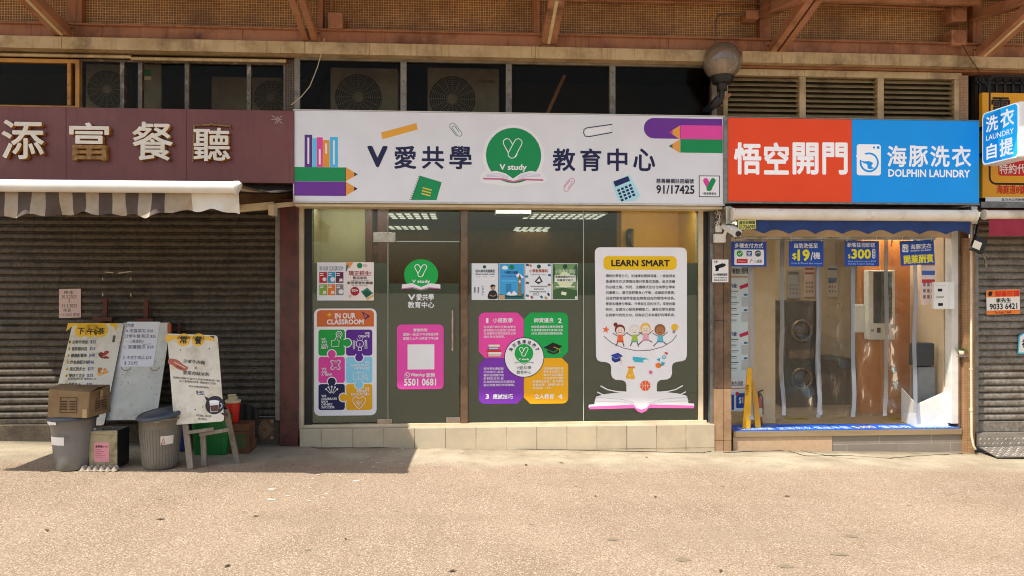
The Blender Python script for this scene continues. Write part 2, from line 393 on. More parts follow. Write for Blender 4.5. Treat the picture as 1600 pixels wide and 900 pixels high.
def crack(pts, wd):
    q = [PG(*p) for p in pts]; o = []
    for a, c in zip(q, q[1:]):
        for k in range(6): o.append(a.lerp(c, k / 6))
    o.append(q[-1]); L_, R_ = [], []
    for i, p in enumerate(o):
        d = (o[min(i + 1, len(o) - 1)] - o[max(i - 1, 0)]).normalized(); s_ = Vector((-d.y, d.x, 0)); j = s_ * random.uniform(-.016, .016); h = wd * random.uniform(.3, 1) / 2
        L_.append(onG(p + j + s_ * h)); R_.append(onG(p + j - s_ * h))
    n = len(o); g.add(L_ + R_, [(i, n + i, n + i + 1, i + 1) for i in range(n - 1)], m_crack)
crack([(475, 694), (500, 701), (560, 700), (700, 697), (760, 700), (900, 704), (1100, 708), (1115, 703)], .024)
crack([(1130, 707), (1230, 704), (1260, 713), (1330, 712), (1390, 716), (1440, 712), (1505, 709)], .024)
crack([(1250, 704), (1290, 712), (1340, 718)], .016)
for i in range(46):
    c = PG(random.gauss(585, 50), random.gauss(717, 9)); r = random.uniform(.004, .018)
    if i > 34: c = PG(random.uniform(440, 560), random.uniform(735, 790))
    n = 9; g.poly([onG(c + Vector((math.cos(k * 6.283 / n) * r * random.uniform(.5, 1.8), math.sin(k * 6.283 / n) * r * random.uniform(.4, 1.1), 0))) for k in range(n)], m_splash)
for u, v in [(556, 752), (425, 781), (424, 765)]:
    c = PG(u, v); n = 12; g.poly([onG(c + Vector((math.cos(k * 6.283 / n) * .035 * random.uniform(.5, 1.6), math.sin(k * 6.283 / n) * .02 * random.uniform(.5, 1.4), 0))) for k in range(n)], m_splash)
m_patch = mk('worn_gum_spot', '#84765f', '#6f6350', rough=.9, scale=20)
for u, v, r in [(957, 843, .05), (1066, 875, .05), (1312, 866, .06), (1228, 885, .05), (1330, 838, .05), (700, 770, .02), (620, 800, .018), (830, 820, .02), (480, 860, .022), (1130, 760, .02), (250, 780, .02), (1420, 790, .022), (900, 760, .016), (380, 800, .02)]:
    c = PG(u, v); n = 14; g.poly([onG(c + Vector((math.cos(k * 6.283 / n) * r * random.uniform(.6, 1.3), math.sin(k * 6.283 / n) * r * .7 * random.uniform(.6, 1.3), 0)), .003) for k in range(n)], m_patch)
g.build('ground', kind='structure', origin=Vector((0, 0, 0)))

# dead leaves and grit lying on the road
m_leaf = mk('dry_leaf', '#5d4a33', '#3f3222', rough=.8)
for i, (u, v) in enumerate([(1126, 893), (355, 885), (707, 893), (1024, 777), (1010, 715), (822, 727), (877, 724), (540, 843), (250, 812), (73, 829), (400, 807), (1230, 776), (930, 776)]):
    c = PG(u, v); q = M(); a = random.uniform(0, 3); l = random.uniform(.018, .04)
    d = Vector((math.cos(a), math.sin(a), 0)); s_ = Vector((-d.y, d.x, 0)); zz = Vector((0, 0, 1))
    b_ = onG(c, .004)
    q.add([b_ - d * l, b_ + s_ * l * .35 + zz * .006, b_ + d * l, b_ - s_ * l * .35 + zz * .006, b_ + zz * .002], [(0, 4, 1), (1, 4, 2), (2, 4, 3), (3, 4, 0)], m_leaf)
    tag(q.build('dry_leaf'), 'small dry brown leaf lying on the sunlit concrete road', 'leaf', 'dry leaves scattered on the road')

# ------------------------------------------------------------------ the building
def zl(v, y, u=800): return P(u, v, y).z
XL, XR = -12.0, 13.0
def X(u, y, v=450): return P(u, v, y).x
bld = thing('shop_building', 'old shop building with brown mosaic tile band and pinkish girder above the shops', 'building', (0, .1, 0))
z_m0, z_g0, z_l0 = zl(53, -.02), zl(74, -.12), zl(90, -.18)
q = M(); q.box(XL, XR, -.02, .3, z_m0 - .02, 5.14, m_mosaic); q.build('mosaic_panel', bld)
q = M(); q.box(XL, XR, -.12, .3, z_g0, z_m0 - .022, m_pink)
q.box(XL, XR, -.16, -.1225, z_m0 - .05, z_m0 - .03, m_pink)
q.build('girder', bld, bevel=.006)
q = M()
for a, c in [(XL, X(96, -.18)), (X(96.6, -.18), X(476, -.18)), (X(476.6, -.18), X(836, -.18)), (X(836.6, -.18), X(1108, -.18)), (X(1160, -.18), X(1498, -.18)), (X(1499, -.17), XR)]:
    q.box(a, c, -.18 + (.02 if a > X(1490, -.18) else 0), -.0, z_l0, z_g0 - .003, m_cream)
q.build('ledge', bld, bevel=.004)
q = M(); q.box(X(1120, -.06), XR, -.08, 0.1, zl(98, -.08), z_l0 - .003, m_pink); q.build('lower_girder', bld, bevel=.004)
q = M(); q.box(XL, X(462, 0), -.01, .2, zl(97, -.01), z_l0 - .003, m_mosaicdark); q.build('dark_tile_strip', bld)
q = M(); q.box(XL, XR, .3, .6, 4.5, 5.14, m_wall); q.box(XL, XR, .02, .22, 2.70, zl(186, .02), m_wall); q.build('lintel', bld)
# stiffener plates standing against the mosaic
for u0, u1 in [(105, 129), (497, 505), (833, 843), (1186, 1204), (1518, 1532)]:
    q = M(); q.box(X(u0, -.08, 20), X(u1, -.08, 20), -.10, -.022, z_m0 - .02, 5.14, m_pink); q.build('stiffener_plate', bld, bevel=.004)
# piers
q = M(); q.pbox(437, 310, 465.5, 700, -.12, .1, m_maroontile); q.build('maroon_pier', bld, bevel=.006)
q = M(); q.pbox(466, 322, 474, 683, -.06, .1, m_creamtrim); q.build('cream_reveal', bld, bevel=.004)
q = M(); q.pbox(445, 93, 461, 190, -.02, .2, m_mosaicdark); q.build('dark_tile_pier', bld)
zsplit = zl(607, -.10, 1130); m_sunstone = mk('sun_painted_beige_stone', '#a58566', '#92734f', rough=.4, scale=6, dirt='#7a5c40', dscale=4)  # beige tile of the lower pier, with sunlight painted into its colour
x0, x1, z0, z1 = Rc(1117, 318, 1143, 704, -.12)
q = M()
for a, c in [(z1, zl(500, -.12, 1130)), (zl(500, -.12, 1130) - .004, zsplit), (zsplit - .004, zl(688, -.12, 1130)), (zl(688, -.12, 1130) - .004, z0 - .05)]:
    ms = m_stone if c >= zsplit - .01 else m_sunstone
    q.box(x0, x0 + .098, -.12, .1, c, a, ms); q.box(x0 + .102, x1, -.118, .1, c, a, ms)
q.build('brown_stone_pier', bld, bevel=.003)
q = M(); q.pbox(1118, 125, 1138, 190, -.03, .2, m_wall); q.build('old_plaster_pier', bld)
q = M(); q.pbox(1499, 118, 1513, 190, -.06, .2, m_mosaicbeige); q.build('beige_tile_pier', bld)
q = M(); q.pbox(1507, 372, 1523, 712, -.09, .2, m_mosaicbeige); q.build('beige_tile_column', bld)
q = M(); q.pbox(1499, 345, 1514, 668, -.04, .2, m_stone); q.pbox(1499, 668, 1515, 705, -.02, .2, mk('dark_skirting', '#4a3a2c', '#32271d')); q.build('polished_stone_reveal', bld, bevel=.003)
q = M(); q.box(XL, X(-150, -.02) + .03, -.02, .3, -.4, z_l0 - .003, m_maroontile); q.build('outer_wall', bld)
q = M(); q.box(X(1758, -.02), XR, -.02, .3, -.6, z_l0 - .003, m_mosaicbeige); q.build('outer_wall', bld)
# canopy slab over the pavement (just above the picture): it shades the upper shop fronts
q = M(); edge = lambda z: -(5.15 - z) * SUN.y / -SUN.z; e = [(XL - 6, edge(1.12)), (-6.0, edge(1.12)), (-3, edge(.7)), (-1.2, edge(.5)), (1.1, edge(.42)), (1.6, edge(.8)), (3.2, edge(.98)), (XR + 6, edge(1.05))]
q.extr([(XL - 6, .1, 5.15)] + [(a, b, 5.15) for a, b in e] + [(XR + 6, .1, 5.15)], (0, 0, .15), m_pink); q.build('canopy_slab', bld)

m_rustbolt = mk('rusty_bolt', '#5d3a24', '#3f2414', rough=.7)
# steel brackets carrying the canopy
def bracket(ua, va, ub, vb, tube, rust=False, wd=.15, dp=.1):
    y0, y1 = -.13, -1.15; p0 = P(ua, va, y0); u1, _ = proj((p0.x, y1, 4.5))
    v1 = va + (vb - va) * (u1 - ua) / (ub - ua); p1 = P(u1, v1, y1); p1.x = p0.x
    if p1.z > 5.13: k = (5.13 - p0.z) / (p1.z - p0.z); p1 = p0.lerp(p1, k)
    t = thing('canopy_bracket', '', 'bracket', p0, 'steel brackets under the canopy')
    m = M(); up = Vector((0, -.5, 1))
    for s in (-1, 1):
        m.bar(p0 + Vector((s * wd / 2, 0, 0)), p1 + Vector((s * wd / 2, 0, 0)), .014, dp, m_strut)
        m.bar(p0 + Vector((s * (wd / 2 - .03), 0, -dp / 2 + .006)), p1 + Vector((s * (wd / 2 - .03), 0, -dp / 2 + .006)), .06, .012, m_strut)
    m.build('angle_bar', t)
    if tube:
        m = M(); a, c = p0.lerp(p1, .03), p0.lerp(p1, .98); dz = Vector((0, 0, -.035))
        m.tube([a + dz, c + dz], .024, mk('fluorescent_tube', '#d9c9a0', '#c8b486', rough=.3)); m.build('light_tube', t)
        m = M(); c2 = p0.lerp(p1, .75) + dz; d = (p1 - p0).normalized(); m.tube([c2 - d * .012, c2 + d * .012], .03, m_cream); m.build('tube_clip', t)
    m = M(); m.box(p0.x - wd / 2 - .03, p0.x + wd / 2 + .03, -.135, -.122, p0.z - .09, p0.z + .07, m_strut); m.build('wall_plate', t)
    for sx_ in (-1, 1):
        for sz in (-.06, .04): m = M(); b0 = Vector((p0.x + sx_ * (wd / 2 + .018), -.135, p0.z + sz)); m.tube([b0, b0 + Vector((0, -.012, 0))], .009, m_rustbolt, 6); m.build('bolt', t)
    return t
for args, lab in [(((99, 50, 50, 0, True)), 'pinkish canopy bracket holding a cream light tube above the restaurant signboard'),
                  (((485, 58, 466, 0, False)), 'pinkish canopy bracket without a tube beside the square junction box'),
                  (((857, 64, 869, 0, True)), 'narrow canopy bracket with light tube above the middle of the white signboard'),
                  (((1212, 78, 1268, 0, False)), 'rust spotted canopy bracket to the right of the globe lamp'),
                  (((1535, 84, 1603, 22, True)), 'canopy bracket with light tube at the far right near two stacked junction boxes')]:
    bracket(*args)['label'] = lab
def chord(ua, va, ub, vb, lab):
    y0, y1 = -.13, -1.15; p0 = P(ua, va, y0); u1, _ = proj((p0.x, y1, 4.8)); v1 = va + (vb - va) * (u1 - ua) / (ub - ua); p1 = P(u1, v1, y1); p1.x = p0.x
    if p1.z > 5.13: p1 = p0.lerp(p1, (5.13 - p0.z) / (p1.z - p0.z))
    m = M(); m.bar(p0, p1, .11, .09, m_strut); m.bar(p0 + Vector((0, 0, -.05)), p1 + Vector((0, 0, -.05)), .15, .012, m_strut)
    tag(m.build('canopy_beam', bevel=.004), lab, 'beam', 'beams running out under the canopy')
chord(1192, 20, 1236, 0, 'upper canopy beam running out above the rust spotted bracket')
chord(1526, 24, 1600, 0, 'upper canopy beam above the two stacked junction boxes at right')
m = M(); m.bar(P(1284, -1, -.32), P(1528, 5, -.32), .06, .05, m_strut); tag(m.build('cross_beam', bevel=.004), 'thin pinkish cross beam running along the top of the mosaic band', 'beam')

def jbox(u0, v0, u1, v1, lab):
    m = M(); m.pbox(u0, v0, u1, v1, -.2, -.022, m_strut); uc, vc, r = (u0 + u1) / 2, (v0 + v1) / 2, (u1 - u0) * .38
    o = m.build('junction_box', bevel=.008); tag(o, lab, 'junction box', 'junction boxes on the mosaic band')
    k = M(); c = P(uc, vc, -.2); rr_ = r * .0071
    pts = [c + Vector((math.cos(R(22.5 + 45 * i)) * rr_, 0, math.sin(R(22.5 + 45 * i)) * rr_)) for i in range(8)]
    k.extr(pts, (0, -.008, 0), m_pink); k.build('cover', o)
jbox(1487, 9, 1511, 33, 'upper of two stacked pinkish junction boxes with octagonal covers')
jbox(1487, 46, 1511, 70, 'lower of two stacked pinkish junction boxes with octagonal covers')
jbox(512, 19, 535, 44, 'single square junction box hanging below a pipe left of centre')
def pipe(name, pts, r, mat, lab, cat='pipe', n=8):
    m = M(); m.tube(pts, r, mat, n); return tag(m.build(name), lab, cat)
pipe('conduit', [P(518, -8, -.1), P(518, 20, -.1)], .012, m_pink, 'short vertical conduit dropping into the single junction box', 'conduit')
pipe('conduit', [P(1285, 7, -.09), P(1400, 11, -.09), P(1490, 15, -.09)], .012, m_pink, 'pink conduit along the mosaic leading to the stacked boxes', 'conduit')
pipe('conduit', [P(878, 0, -.09), P(1000, 2, -.09), P(1190, 6, -.09)], .012, m_pink, 'thin pink conduit along the top between the middle bracket and the rusted one', 'conduit')
pipe('conduit', [P(1118, 70, -.15), P(1118, 34, -.15), P(1121, 25, -.15), P(1128, 22, -.15), P(1166, 22, -.15)], .011, mk('grey_conduit', '#6d5a49', '#54432f', rough=.5), 'bent brown conduit rising from the globe lamp', 'conduit')
m = M(); m.pbox(1166, 15, 1186, 29, -.18, -.022, m_strut); tag(m.build('switch_box', bevel=.005), 'small box at the end of the bent conduit', 'electrical box')
pipe('loose_cable', [P(507, 60, -.2), P(503, 80, -.25), P(496, 105, -.28), P(484, 135, -.3), P(470, 152, -.3), P(455, 164, -.3)], .005, mk('pale_cable', '#cbbf9f', '#a89d80'), 'thin pale loose cable hanging between ledge and signboards', 'cable', 6)
pipe('loose_cable', [P(1504, 70, -.2), P(1512, 85, -.22), P(1525, 104, -.2), P(1542, 134, -.15)], .005, m_dark, 'thin dark wire hanging from the lower stacked junction box', 'cable', 6)
# ------------------------------------------------------------------ dark plant space behind the upper windows
zf = zl(183, .4)                                             # its floor, hidden by the signboards
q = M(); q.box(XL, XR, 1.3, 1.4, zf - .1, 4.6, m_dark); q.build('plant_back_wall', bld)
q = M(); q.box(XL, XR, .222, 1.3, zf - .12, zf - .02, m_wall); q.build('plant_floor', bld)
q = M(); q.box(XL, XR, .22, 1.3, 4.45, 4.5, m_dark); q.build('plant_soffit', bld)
m_acbody = mk('ac_casing', '#7f796c', '#6a6457', rough=.5, dirt='#5c5445')
m_grille = mk('ac_grille', '#3d3a34', '#2b2925', rough=.5)
def acunit(u0, u1, v0, uf, vf, rf, y, lab, name=None):
    x0, x1 = X(u0, y, 140), X(u1, y, 140); z1 = P((u0 + u1) / 2, v0, y).z; c = P(uf, vf, y); r = rf * (c - CAM).dot(FWD) / F
    t = thing('air_conditioner', lab, 'air conditioner', ((x0 + x1) / 2, y + .15, zf - .02), 'outdoor air conditioning units behind the upper windows')
    m = M(); m.box(x0, x1, y, y + .3, zf - .02, z1, m_acbody); m.build('casing', t, bevel=.012)
    m = M(); ax = Matrix.Rotation(R(90), 3, 'X')
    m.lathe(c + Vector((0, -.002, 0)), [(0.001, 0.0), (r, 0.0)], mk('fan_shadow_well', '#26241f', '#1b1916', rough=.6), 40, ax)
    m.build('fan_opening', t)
    m = M()
    for k in range(9):
        rr_ = r * (.25 + .75 * k / 8); m.tube([c + Vector((math.cos(a * .19635) * rr_, -.012, math.sin(a * .19635) * rr_)) for a in range(33)], .0035, m_acbody, 5, False)
    for k in range(16):
        a = k * math.pi / 8; m.bar(c + Vector((math.cos(a) * r * .2, -.012, math.sin(a) * r * .2)), c + Vector((math.cos(a) * r, -.012, math.sin(a) * r)), .006, .006, m_acbody, (0, 1, 0))
    m.build('fan_grille', t)
    m = M(); m.lathe(c + Vector((0, -.016, 0)), [(0.0005, .006), (r * .2, .004), (r * .22, 0)], m_acbody, 24, ax); m.build('hub', t)
    if name:
        p = Pr(y=y - .001); p.text(name, *nb, '#2e2c28', .02); p.build('maker_name', t)
    return t
acunit(516, 622, 106, 560, 152, 36, .5, 'outdoor air conditioner behind the upper window left of the white signboard middle')
nb = (748, 125, 774, 130); acunit(668, 780, 106, 707, 155, 36, .5, 'outdoor air conditioner with maker name behind the second upper window', 'TOSHIBA')
acunit(134, 190, 100, 168, 140, 30, .45, 'outdoor air conditioner just right of the yellow window frame')
acunit(330, 440, 120, 424, 152, 26, .7, 'dim outdoor air conditioner behind the mesh above the restaurant sign end')
m = M(); m.pbox(218, 100, 252, 172, .32, .36, m_acbody); o = m.build('plant_cabinet', bevel=.006); tag(o, 'grey cabinet with green sticker behind the upper left windows', 'cabinet')
p = Pr(y=.318); p.rect(222, 109, 236, 119, '#1f7a3c'); p.rect(222, 119.5, 236, 125, '#c7b7a8'); p.build('sticker', o)
m = M(); m.bar(P(855, 178, .7), P(882, 118, .7), .04, .04, m_strut); tag(m.build('brace'), 'slanting brace behind the third upper window', 'brace')
m = M(); m.bar(P(811, 178, .7), P(811, 116, .7), .05, .05, m_alu); tag(m.build('upright_pole'), 'upright metal pole behind the third upper window', 'pole')

# ------------------------------------------------------------------ upper windows
def window(name, lab, u0, v0, u1, v1, y, posts, fm, gm, fw=5, top=True, group=None, pw=8, head=None):
    x0, x1, z0, z1 = Rc(u0, v0, u1, v1, y); t = thing(name, lab, 'window', ((x0 + x1) / 2, y, z0), group); k = .0072
    m = M(); f = fw * k
    m.box(x0, x0 + f, y, y + .05, z0, z1, fm); m.box(x1 - f, x1, y, y + .05, z0, z1, fm)
    if top: m.box(x0 + f, x1 - f, y, y + .05, z1 - f, z1, fm)
    m.box(x0 + f, x1 - f, y, y + .05, z0, z0 + f * .6, fm)
    m.build('frame', t, bevel=.003)
    for u in posts:
        xm = X(u, y, (v0 + v1) / 2); m = M(); m.box(xm - pw * k / 2, xm + pw * k / 2, y - .006, y + .052, z0 + f * .6 + .001, z1 - f - .001, fm)
        for i in range(4): m.box(xm - .006, xm + .006, y - .009, y - .006, z0 + .1 + i * .14, z0 + .112 + i * .14, m_dark)
        m.build('mullion', t, bevel=.003)
    m = M(); m.box(x0 + f, x1 - f, y + .02, y + .026, z0 + f * .6, z1 - f, gm); m.build('pane', t)
    return t
m_yel = mk('yellow_orange_paint', '#c78a2c', '#a86d1c', rough=.5, dirt='#7d4f18')
window('upper_window', 'upper window with chipped yellow frame at the far left', -152, 90, 124, 167, -.03, [108], m_yel, m_oldglass, 6, pw=5)
window('upper_window', 'upper window with bare metal posts between the yellow frame and the white shop sign', 125, 95, 446, 176, .0, [191, 219, 292, 389], mk('weathered_metal_frame', '#6d6253', '#4d4336', rough=.5, dirt='#b8b0a0', dscale=9), m_oldglass, 3, pw=6)
window('upper_window', 'long upper window with galvanised posts above the white shop sign', 460, 91, 1120, 184, -.05, [630.5, 795, 957], mk('galvanised_frame', '#8b8476', '#6b6457', rough=.45, dirt='#4a3f31', dscale=6), m_oldglass, 8, pw=9)
pipe('cable_trunking', [P(-60, 84, -.06), P(205, 89, -.06)], .02, m_cream, 'upper length of ribbed trunking above the yellow framed window', 'trunking', 6)
pipe('cable_trunking', [P(205, 91.5, -.06), P(447, 95.5, -.06)], .02, m_cream, 'lower length of ribbed trunking reaching the window end', 'trunking', 6)

# louvred vent above the laundry sign
t = thing('louvre_vent', 'cream louvred vent of three bays above the orange and blue sign', 'vent', P(1310, 184, -.03))
x0, x1, z0, z1 = Rc(1137, 113, 1501, 190, -.03); m = M()
z1 = zl(101, -.03) ; cl = m_cream
m.box(x0, x1, -.05, .05, z1 - .075, z1, cl)
for u0, u1 in [(1130, 1137), (1249, 1259), (1371, 1381), (1491, 1501)]: m.box(X(u0, -.05, 150), X(u1, -.05, 150), -.055, .05, z0, z1 - .077, cl)
m.build('frame', t, bevel=.003)
m_slat = mk('louvre_slat_paint', '#a8946c', '#8a7650', rough=.55, dirt='#4a3a25', dscale=3)
for u0, u1 in [(1137.5, 1248.5), (1259.5, 1370.5), (1381.5, 1490.5)]:
    m = M(); a, c = X(u0, -.03, 150), X(u1, -.03, 150); z = z1 - .1
    while z > z0 - .05:
        m.extr([(a, -.045, z - .03), (a, -.04, z - .034), (a, .03, z + .012), (a, .025, z + .016)], (c - a, 0, 0), m_slat); z -= .058
    m.build('slat', t)
m = M(); m.box(x0, x1, .052, .06, z0, z1, m_dark); m.build('backing', t)
m = M(); m.pbox(1524, 118, 1640, 200, .05, .12, m_dark); m.build('dark_recess', bld)
m = M()
for u in (1530, 1543, 1556, 1569, 1582, 1595, 1608): m.pbox(u, 122, u + 2.5, 170, .0, .02, m_black)
m.pbox(1526, 128, 1620, 131, .0, .022, m_black)
tag(m.build('window_grille'), 'dark iron bars high up at the right above the orange signboard', 'window grille')

# globe lamp
c = P(1128, 96, -.34); k = (c - CAM).dot(FWD) / F; r = 30 * k
t = thing('globe_lamp', 'dirty glass globe lamp on a dark bracket above the sign joint', 'lamp', c + Vector((0, 0, -.5)))
m_globe = glassmat('sooty_globe_glass', '#d8c9b8', rough=.22, film='#c2ad94', fillop=.26, gain=2.2)
m = M(); m.lathe(c, [(r * math.sin(a * math.pi / 20) + .0005, -r * math.cos(a * math.pi / 20)) for a in range(1, 21)], m_globe, 36); m.build('globe', t)
m = M(); m.lathe(c + Vector((0, 0, -.07)), [(.012, -.1), (.055, -.07), (.06, .06), (.05, .09), (.001, .1)], mk('frosted_bulb', '#cfc3ad', '#b0a38b', rough=.4), 20); m.build('bulb', t)
m = M(); m.lathe(c, [(.001, -r - .035), (.10, -r - .03), (.115, -r * .98)], m_black, 28); m.lathe(c, [(.115, -r * .98), (.128, -r * .86), (.13, -r * .80), (.12, -r * .80)], m_black, 28)
m.lathe(c, [(.055, -r - .03), (.055, -r - .11), (.001, -r - .11)], m_black, 20); m.tube([c + Vector((0, 0, -r - .1)), c + Vector((0, .0, -r - .17)), c + Vector((-.01, .05, -r - .22))], .03, m_black); m.tube([c + Vector((-.01, .05, -r - .2)), c + Vector((-.06, .05, -r - .24)), c + Vector((-.07, .32, -r - .25))], [.055, .05, .04], m_black); m.build('holder', t)
m = M(); m.bar(c + Vector((.02, .1, -.46)), c + Vector((.02, .1, -.2)), .035, .03, m_strut, (1, 0, 0)); m.bar(c + Vector((.02, .09, -.42)), c + Vector((.13, .09, -.33)), .02, .03, m_strut); m.build('rusty_bracket', t)
# ------------------------------------------------------------------ signboards
NAVY = '#1d1e44'; GREEN = '#0b8a4c'
def board(name, lab, cat, u0, v0, u1, v1, y, dep, mat, sidemat=None, rim=None):
    x0, x1, z0, z1 = Rc(u0, v0, u1, v1, y); t = thing(name, lab, cat, ((x0 + x1) / 2, y, z0))
    m = M(); m.box(x0, x1, y, y + dep, z0, z1, mat); m.build('panel', t, bevel=.004)
    if rim:
        m = M()
        for a, b_ in ((z0 - .018, z0 - .001), (z1 + .001, z1 + .012)): m.box(x0 - .012, x1 + .012, y - .006, y + dep, a, b_, rim)
        m.box(x0 - .014, x0 - .001, y - .006, y + dep, z0, z1, rim); m.box(x1 + .001, x1 + .014, y - .006, y + dep, z0, z1, rim)
        m.build('rim', t, bevel=.002)
    return t

# maroon restaurant signboard with standing letters
m_maroon = mk('maroon_sign_paint', '#703733', '#632c29', rough=.42, scale=1.6, dirt='#7b4a42', dscale=1.1, streaks='#5c2c2b')
yS = -.30
t = board('restaurant_sign', 'dark maroon restaurant signboard with four raised white Chinese characters', 'sign', -170, 168, 459, 283.5, yS, .24, m_maroon)
m_let = mk('cream_letter_face', '#e6dfcf', '#d8cdb6', rough=.45, scale=8); m_letside = mk('orange_letter_return', '#c8862a', '#8d5716', rough=.45, scale=9)
m_rustface = mk('rusted_letter_face', '#a07a3c', '#5d3a1c', rough=.6, scale=30)
def letter(body, u0, v0, u1, v1, parent, rustpart=None):
    vs, fs, w_, h_ = glyphs1(body); x0, x1, z0, z1 = Rc(u0, v0, u1, v1, yS); m = M(); bd = .014
    edges = {}
    for f in fs:
        for i in range(len(f)):
            e = (f[i], f[(i + 1) % len(f)])
            if (e[1], e[0]) in edges: edges.pop((e[1], e[0]))
            else: edges[e] = 1
    for k in range(8):
        dx, dy = bd * math.cos(k * .785), bd * math.sin(k * .785); d0, d1 = yS - .05 - k * .0001, yS - .012 - k * .0001
        pts = [(x0 + (a + bd + dx) / (w_ + 2 * bd) * (x1 - x0), z0 + (b + bd + dy) / (h_ + 2 * bd) * (z1 - z0)) for a, b in vs]
        for f in fs:
            mt = m_let
            if rustpart and rustpart(sum(vs[i][0] for i in f) / len(f) / w_, sum(vs[i][1] for i in f) / len(f) / h_): mt = m_rustface
            m.add([(pts[i][0], d0, pts[i][1]) for i in f], [list(range(len(f)))], mt)
            m.add([(pts[i][0] + .006, d1, pts[i][1] - .006) for i in f], [list(range(len(f)))], m_letside)
        for a, b in edges:
            m.add([(pts[a][0], d0, pts[a][1]), (pts[b][0], d0, pts[b][1]), (pts[b][0] + .006, d1, pts[b][1] - .006), (pts[a][0] + .006, d1, pts[a][1] - .006)], [(0, 3, 2, 1)], m_letside)
    return m.build('raised_character', parent)
letter('添', 7, 189, 73, 250, t); letter('富', 112, 193, 174, 252, t, lambda a, b: b < .42)
letter('餐', 210, 192, 273, 252, t); letter('聽', 305, 201, 362, 253, t)
m = M(); rb = [P(302, 252, yS - .02), P(304, 196, yS - .02), P(330, 195, yS - .02), P(331, 192, yS - .02), P(333, 195, yS - .02), P(360, 197, yS - .02), P(361, 201, yS - .02)]
m.tube(rb, .012, m_rustface, 4); m.build('rusted_roof_stroke', t)
p = Pr(y=yS - .0008)
for k in range(8): a = k * .785; p.line([(434, 187), (434 + math.cos(a) * (7 + k % 3 * 3), 187 + math.sin(a) * (6 + k % 2 * 3))], 1.2, '#a58a84', 1)
p.line([(291, 170), (291, 284)], 1.0, '#55282a', 1); p.line([(103, 168), (103, 283)], 1.0, '#55282a', 1)
p.build('panel_joint', t)

# white tutorial-centre signboard
yW = -.28
m_signwhite = pc('#d8d9dc')
t = board('study_sign', 'wide white signboard of the study centre with navy characters, pencils and green round logo', 'sign', 460, 177.5, 1130.5, 316.5, yW, .26, m_signwhite, rim=mk('sign_edge_trim', '#cfccc6', '#b5b1aa', rough=.4))
x0, x1, z0, z1 = Rc(460, 177.5, 1130.5, 316.5, yW)
p = Pr(y=yW)
# left artwork
for u0, u1, v0, c_, sl in [(476, 487.7, 210.5, '#5b2d82', (215, 256)), (488.3, 494.8, 216, '#5fc0ee', None), (495, 504.3, 214.5, '#e0429a', (233, 257)), (504.6, 514.8, 219, '#d9922f', (224, 240)), (515.6, 528, 214, '#49b4ec', (219, 257))]:
    p.rect(u0, v0, u1, 261, c_, 1)
    if sl: s0, s1 = sl; p.rect((u0 + u1) / 2 - 1.4, s0, (u0 + u1) / 2 + 1.4, s1, '#efe9f2', 2)
def pencil(u0, u1, v0, v1, col, tipu, tipcol):
    vm = (v0 + v1) / 2; p.rect(u0, v0, u1, v1, col, 2); d = 1 if tipu > u1 else -1; b_ = u1 if d > 0 else u0
    p.shp([(b_, v1), (tipu, vm), (b_, v0)], '#dd9440', 2)
    k = .3; p.shp([(tipu - (tipu - b_) * k, vm + (v1 - vm) * k), (tipu, vm), (tipu - (tipu - b_) * k, vm - (vm - v0) * k)], tipcol, 3)
pencil(460.8, 540, 261.3, 283.4, GREEN, 559, '#4a4a3a'); pencil(460.8, 540, 283.8, 306, '#6a2f8f', 559, '#3a2140')
p.shp([(595.5, 207.5), (598, 217.8), (652.6, 202), (650.5, 192)], '#e0a136', 1)
def clip(u, v, a, k, col):
    o = []
    for seg in ([(-5, 9), (-5, -8)], arc(0, -8, 5, 180, 0, 8), [(5, 8)], arc(1, 9, 4, 0, -180, 8), [(-3, -5)], arc(-.3, -5, 2.7, 180, 0, 6), [(2.4, 6)]): o += seg
    p.line([(u + (x * math.cos(R(a)) - y * math.sin(R(a))) * k, v + (x * math.sin(R(a)) + y * math.cos(R(a))) * k) for x, y in o], .9, col, 1, ref=(u, v))
clip(712, 203, -38, .95, '#557a70'); clip(889, 288.5, 38, .9, '#c4728d')
p.text('V', 574, 228, 605.7, 261.4, NAVY, .05); p.text('愛', 616, 228, 650.5, 264, NAVY, .03); p.text('共', 659, 228.5, 694, 264, NAVY, .03); p.text('學', 702, 228, 737, 264.5, NAVY, .03)
for ch, a, b_ in (('教', 863.5, 899), ('育', 906.5, 939.7), ('中', 948.6, 980.5), ('心', 989, 1024)): p.text(ch, a, 232, b_, 267.4, NAVY, .03)
# notebook
p.shp([(656, 274.5), (642.5, 312.5), (682, 312.5), (690, 284.5)], '#0d8a50', 1)
for k in range(12): f = k / 11; p.line([(653.4 - 13.5 * f, 276 + 35 * f), (657.5 - 13.5 * f, 277 + 35 * f)], .9, '#2d3a33', 2)
for k in range(3): p.line([(660.5 - k * 1.0, 293.5 + k * 4.4), (674.5 - k * 1.0, 297.3 + k * 4.4)], 2.0, '#d9c040', 2)
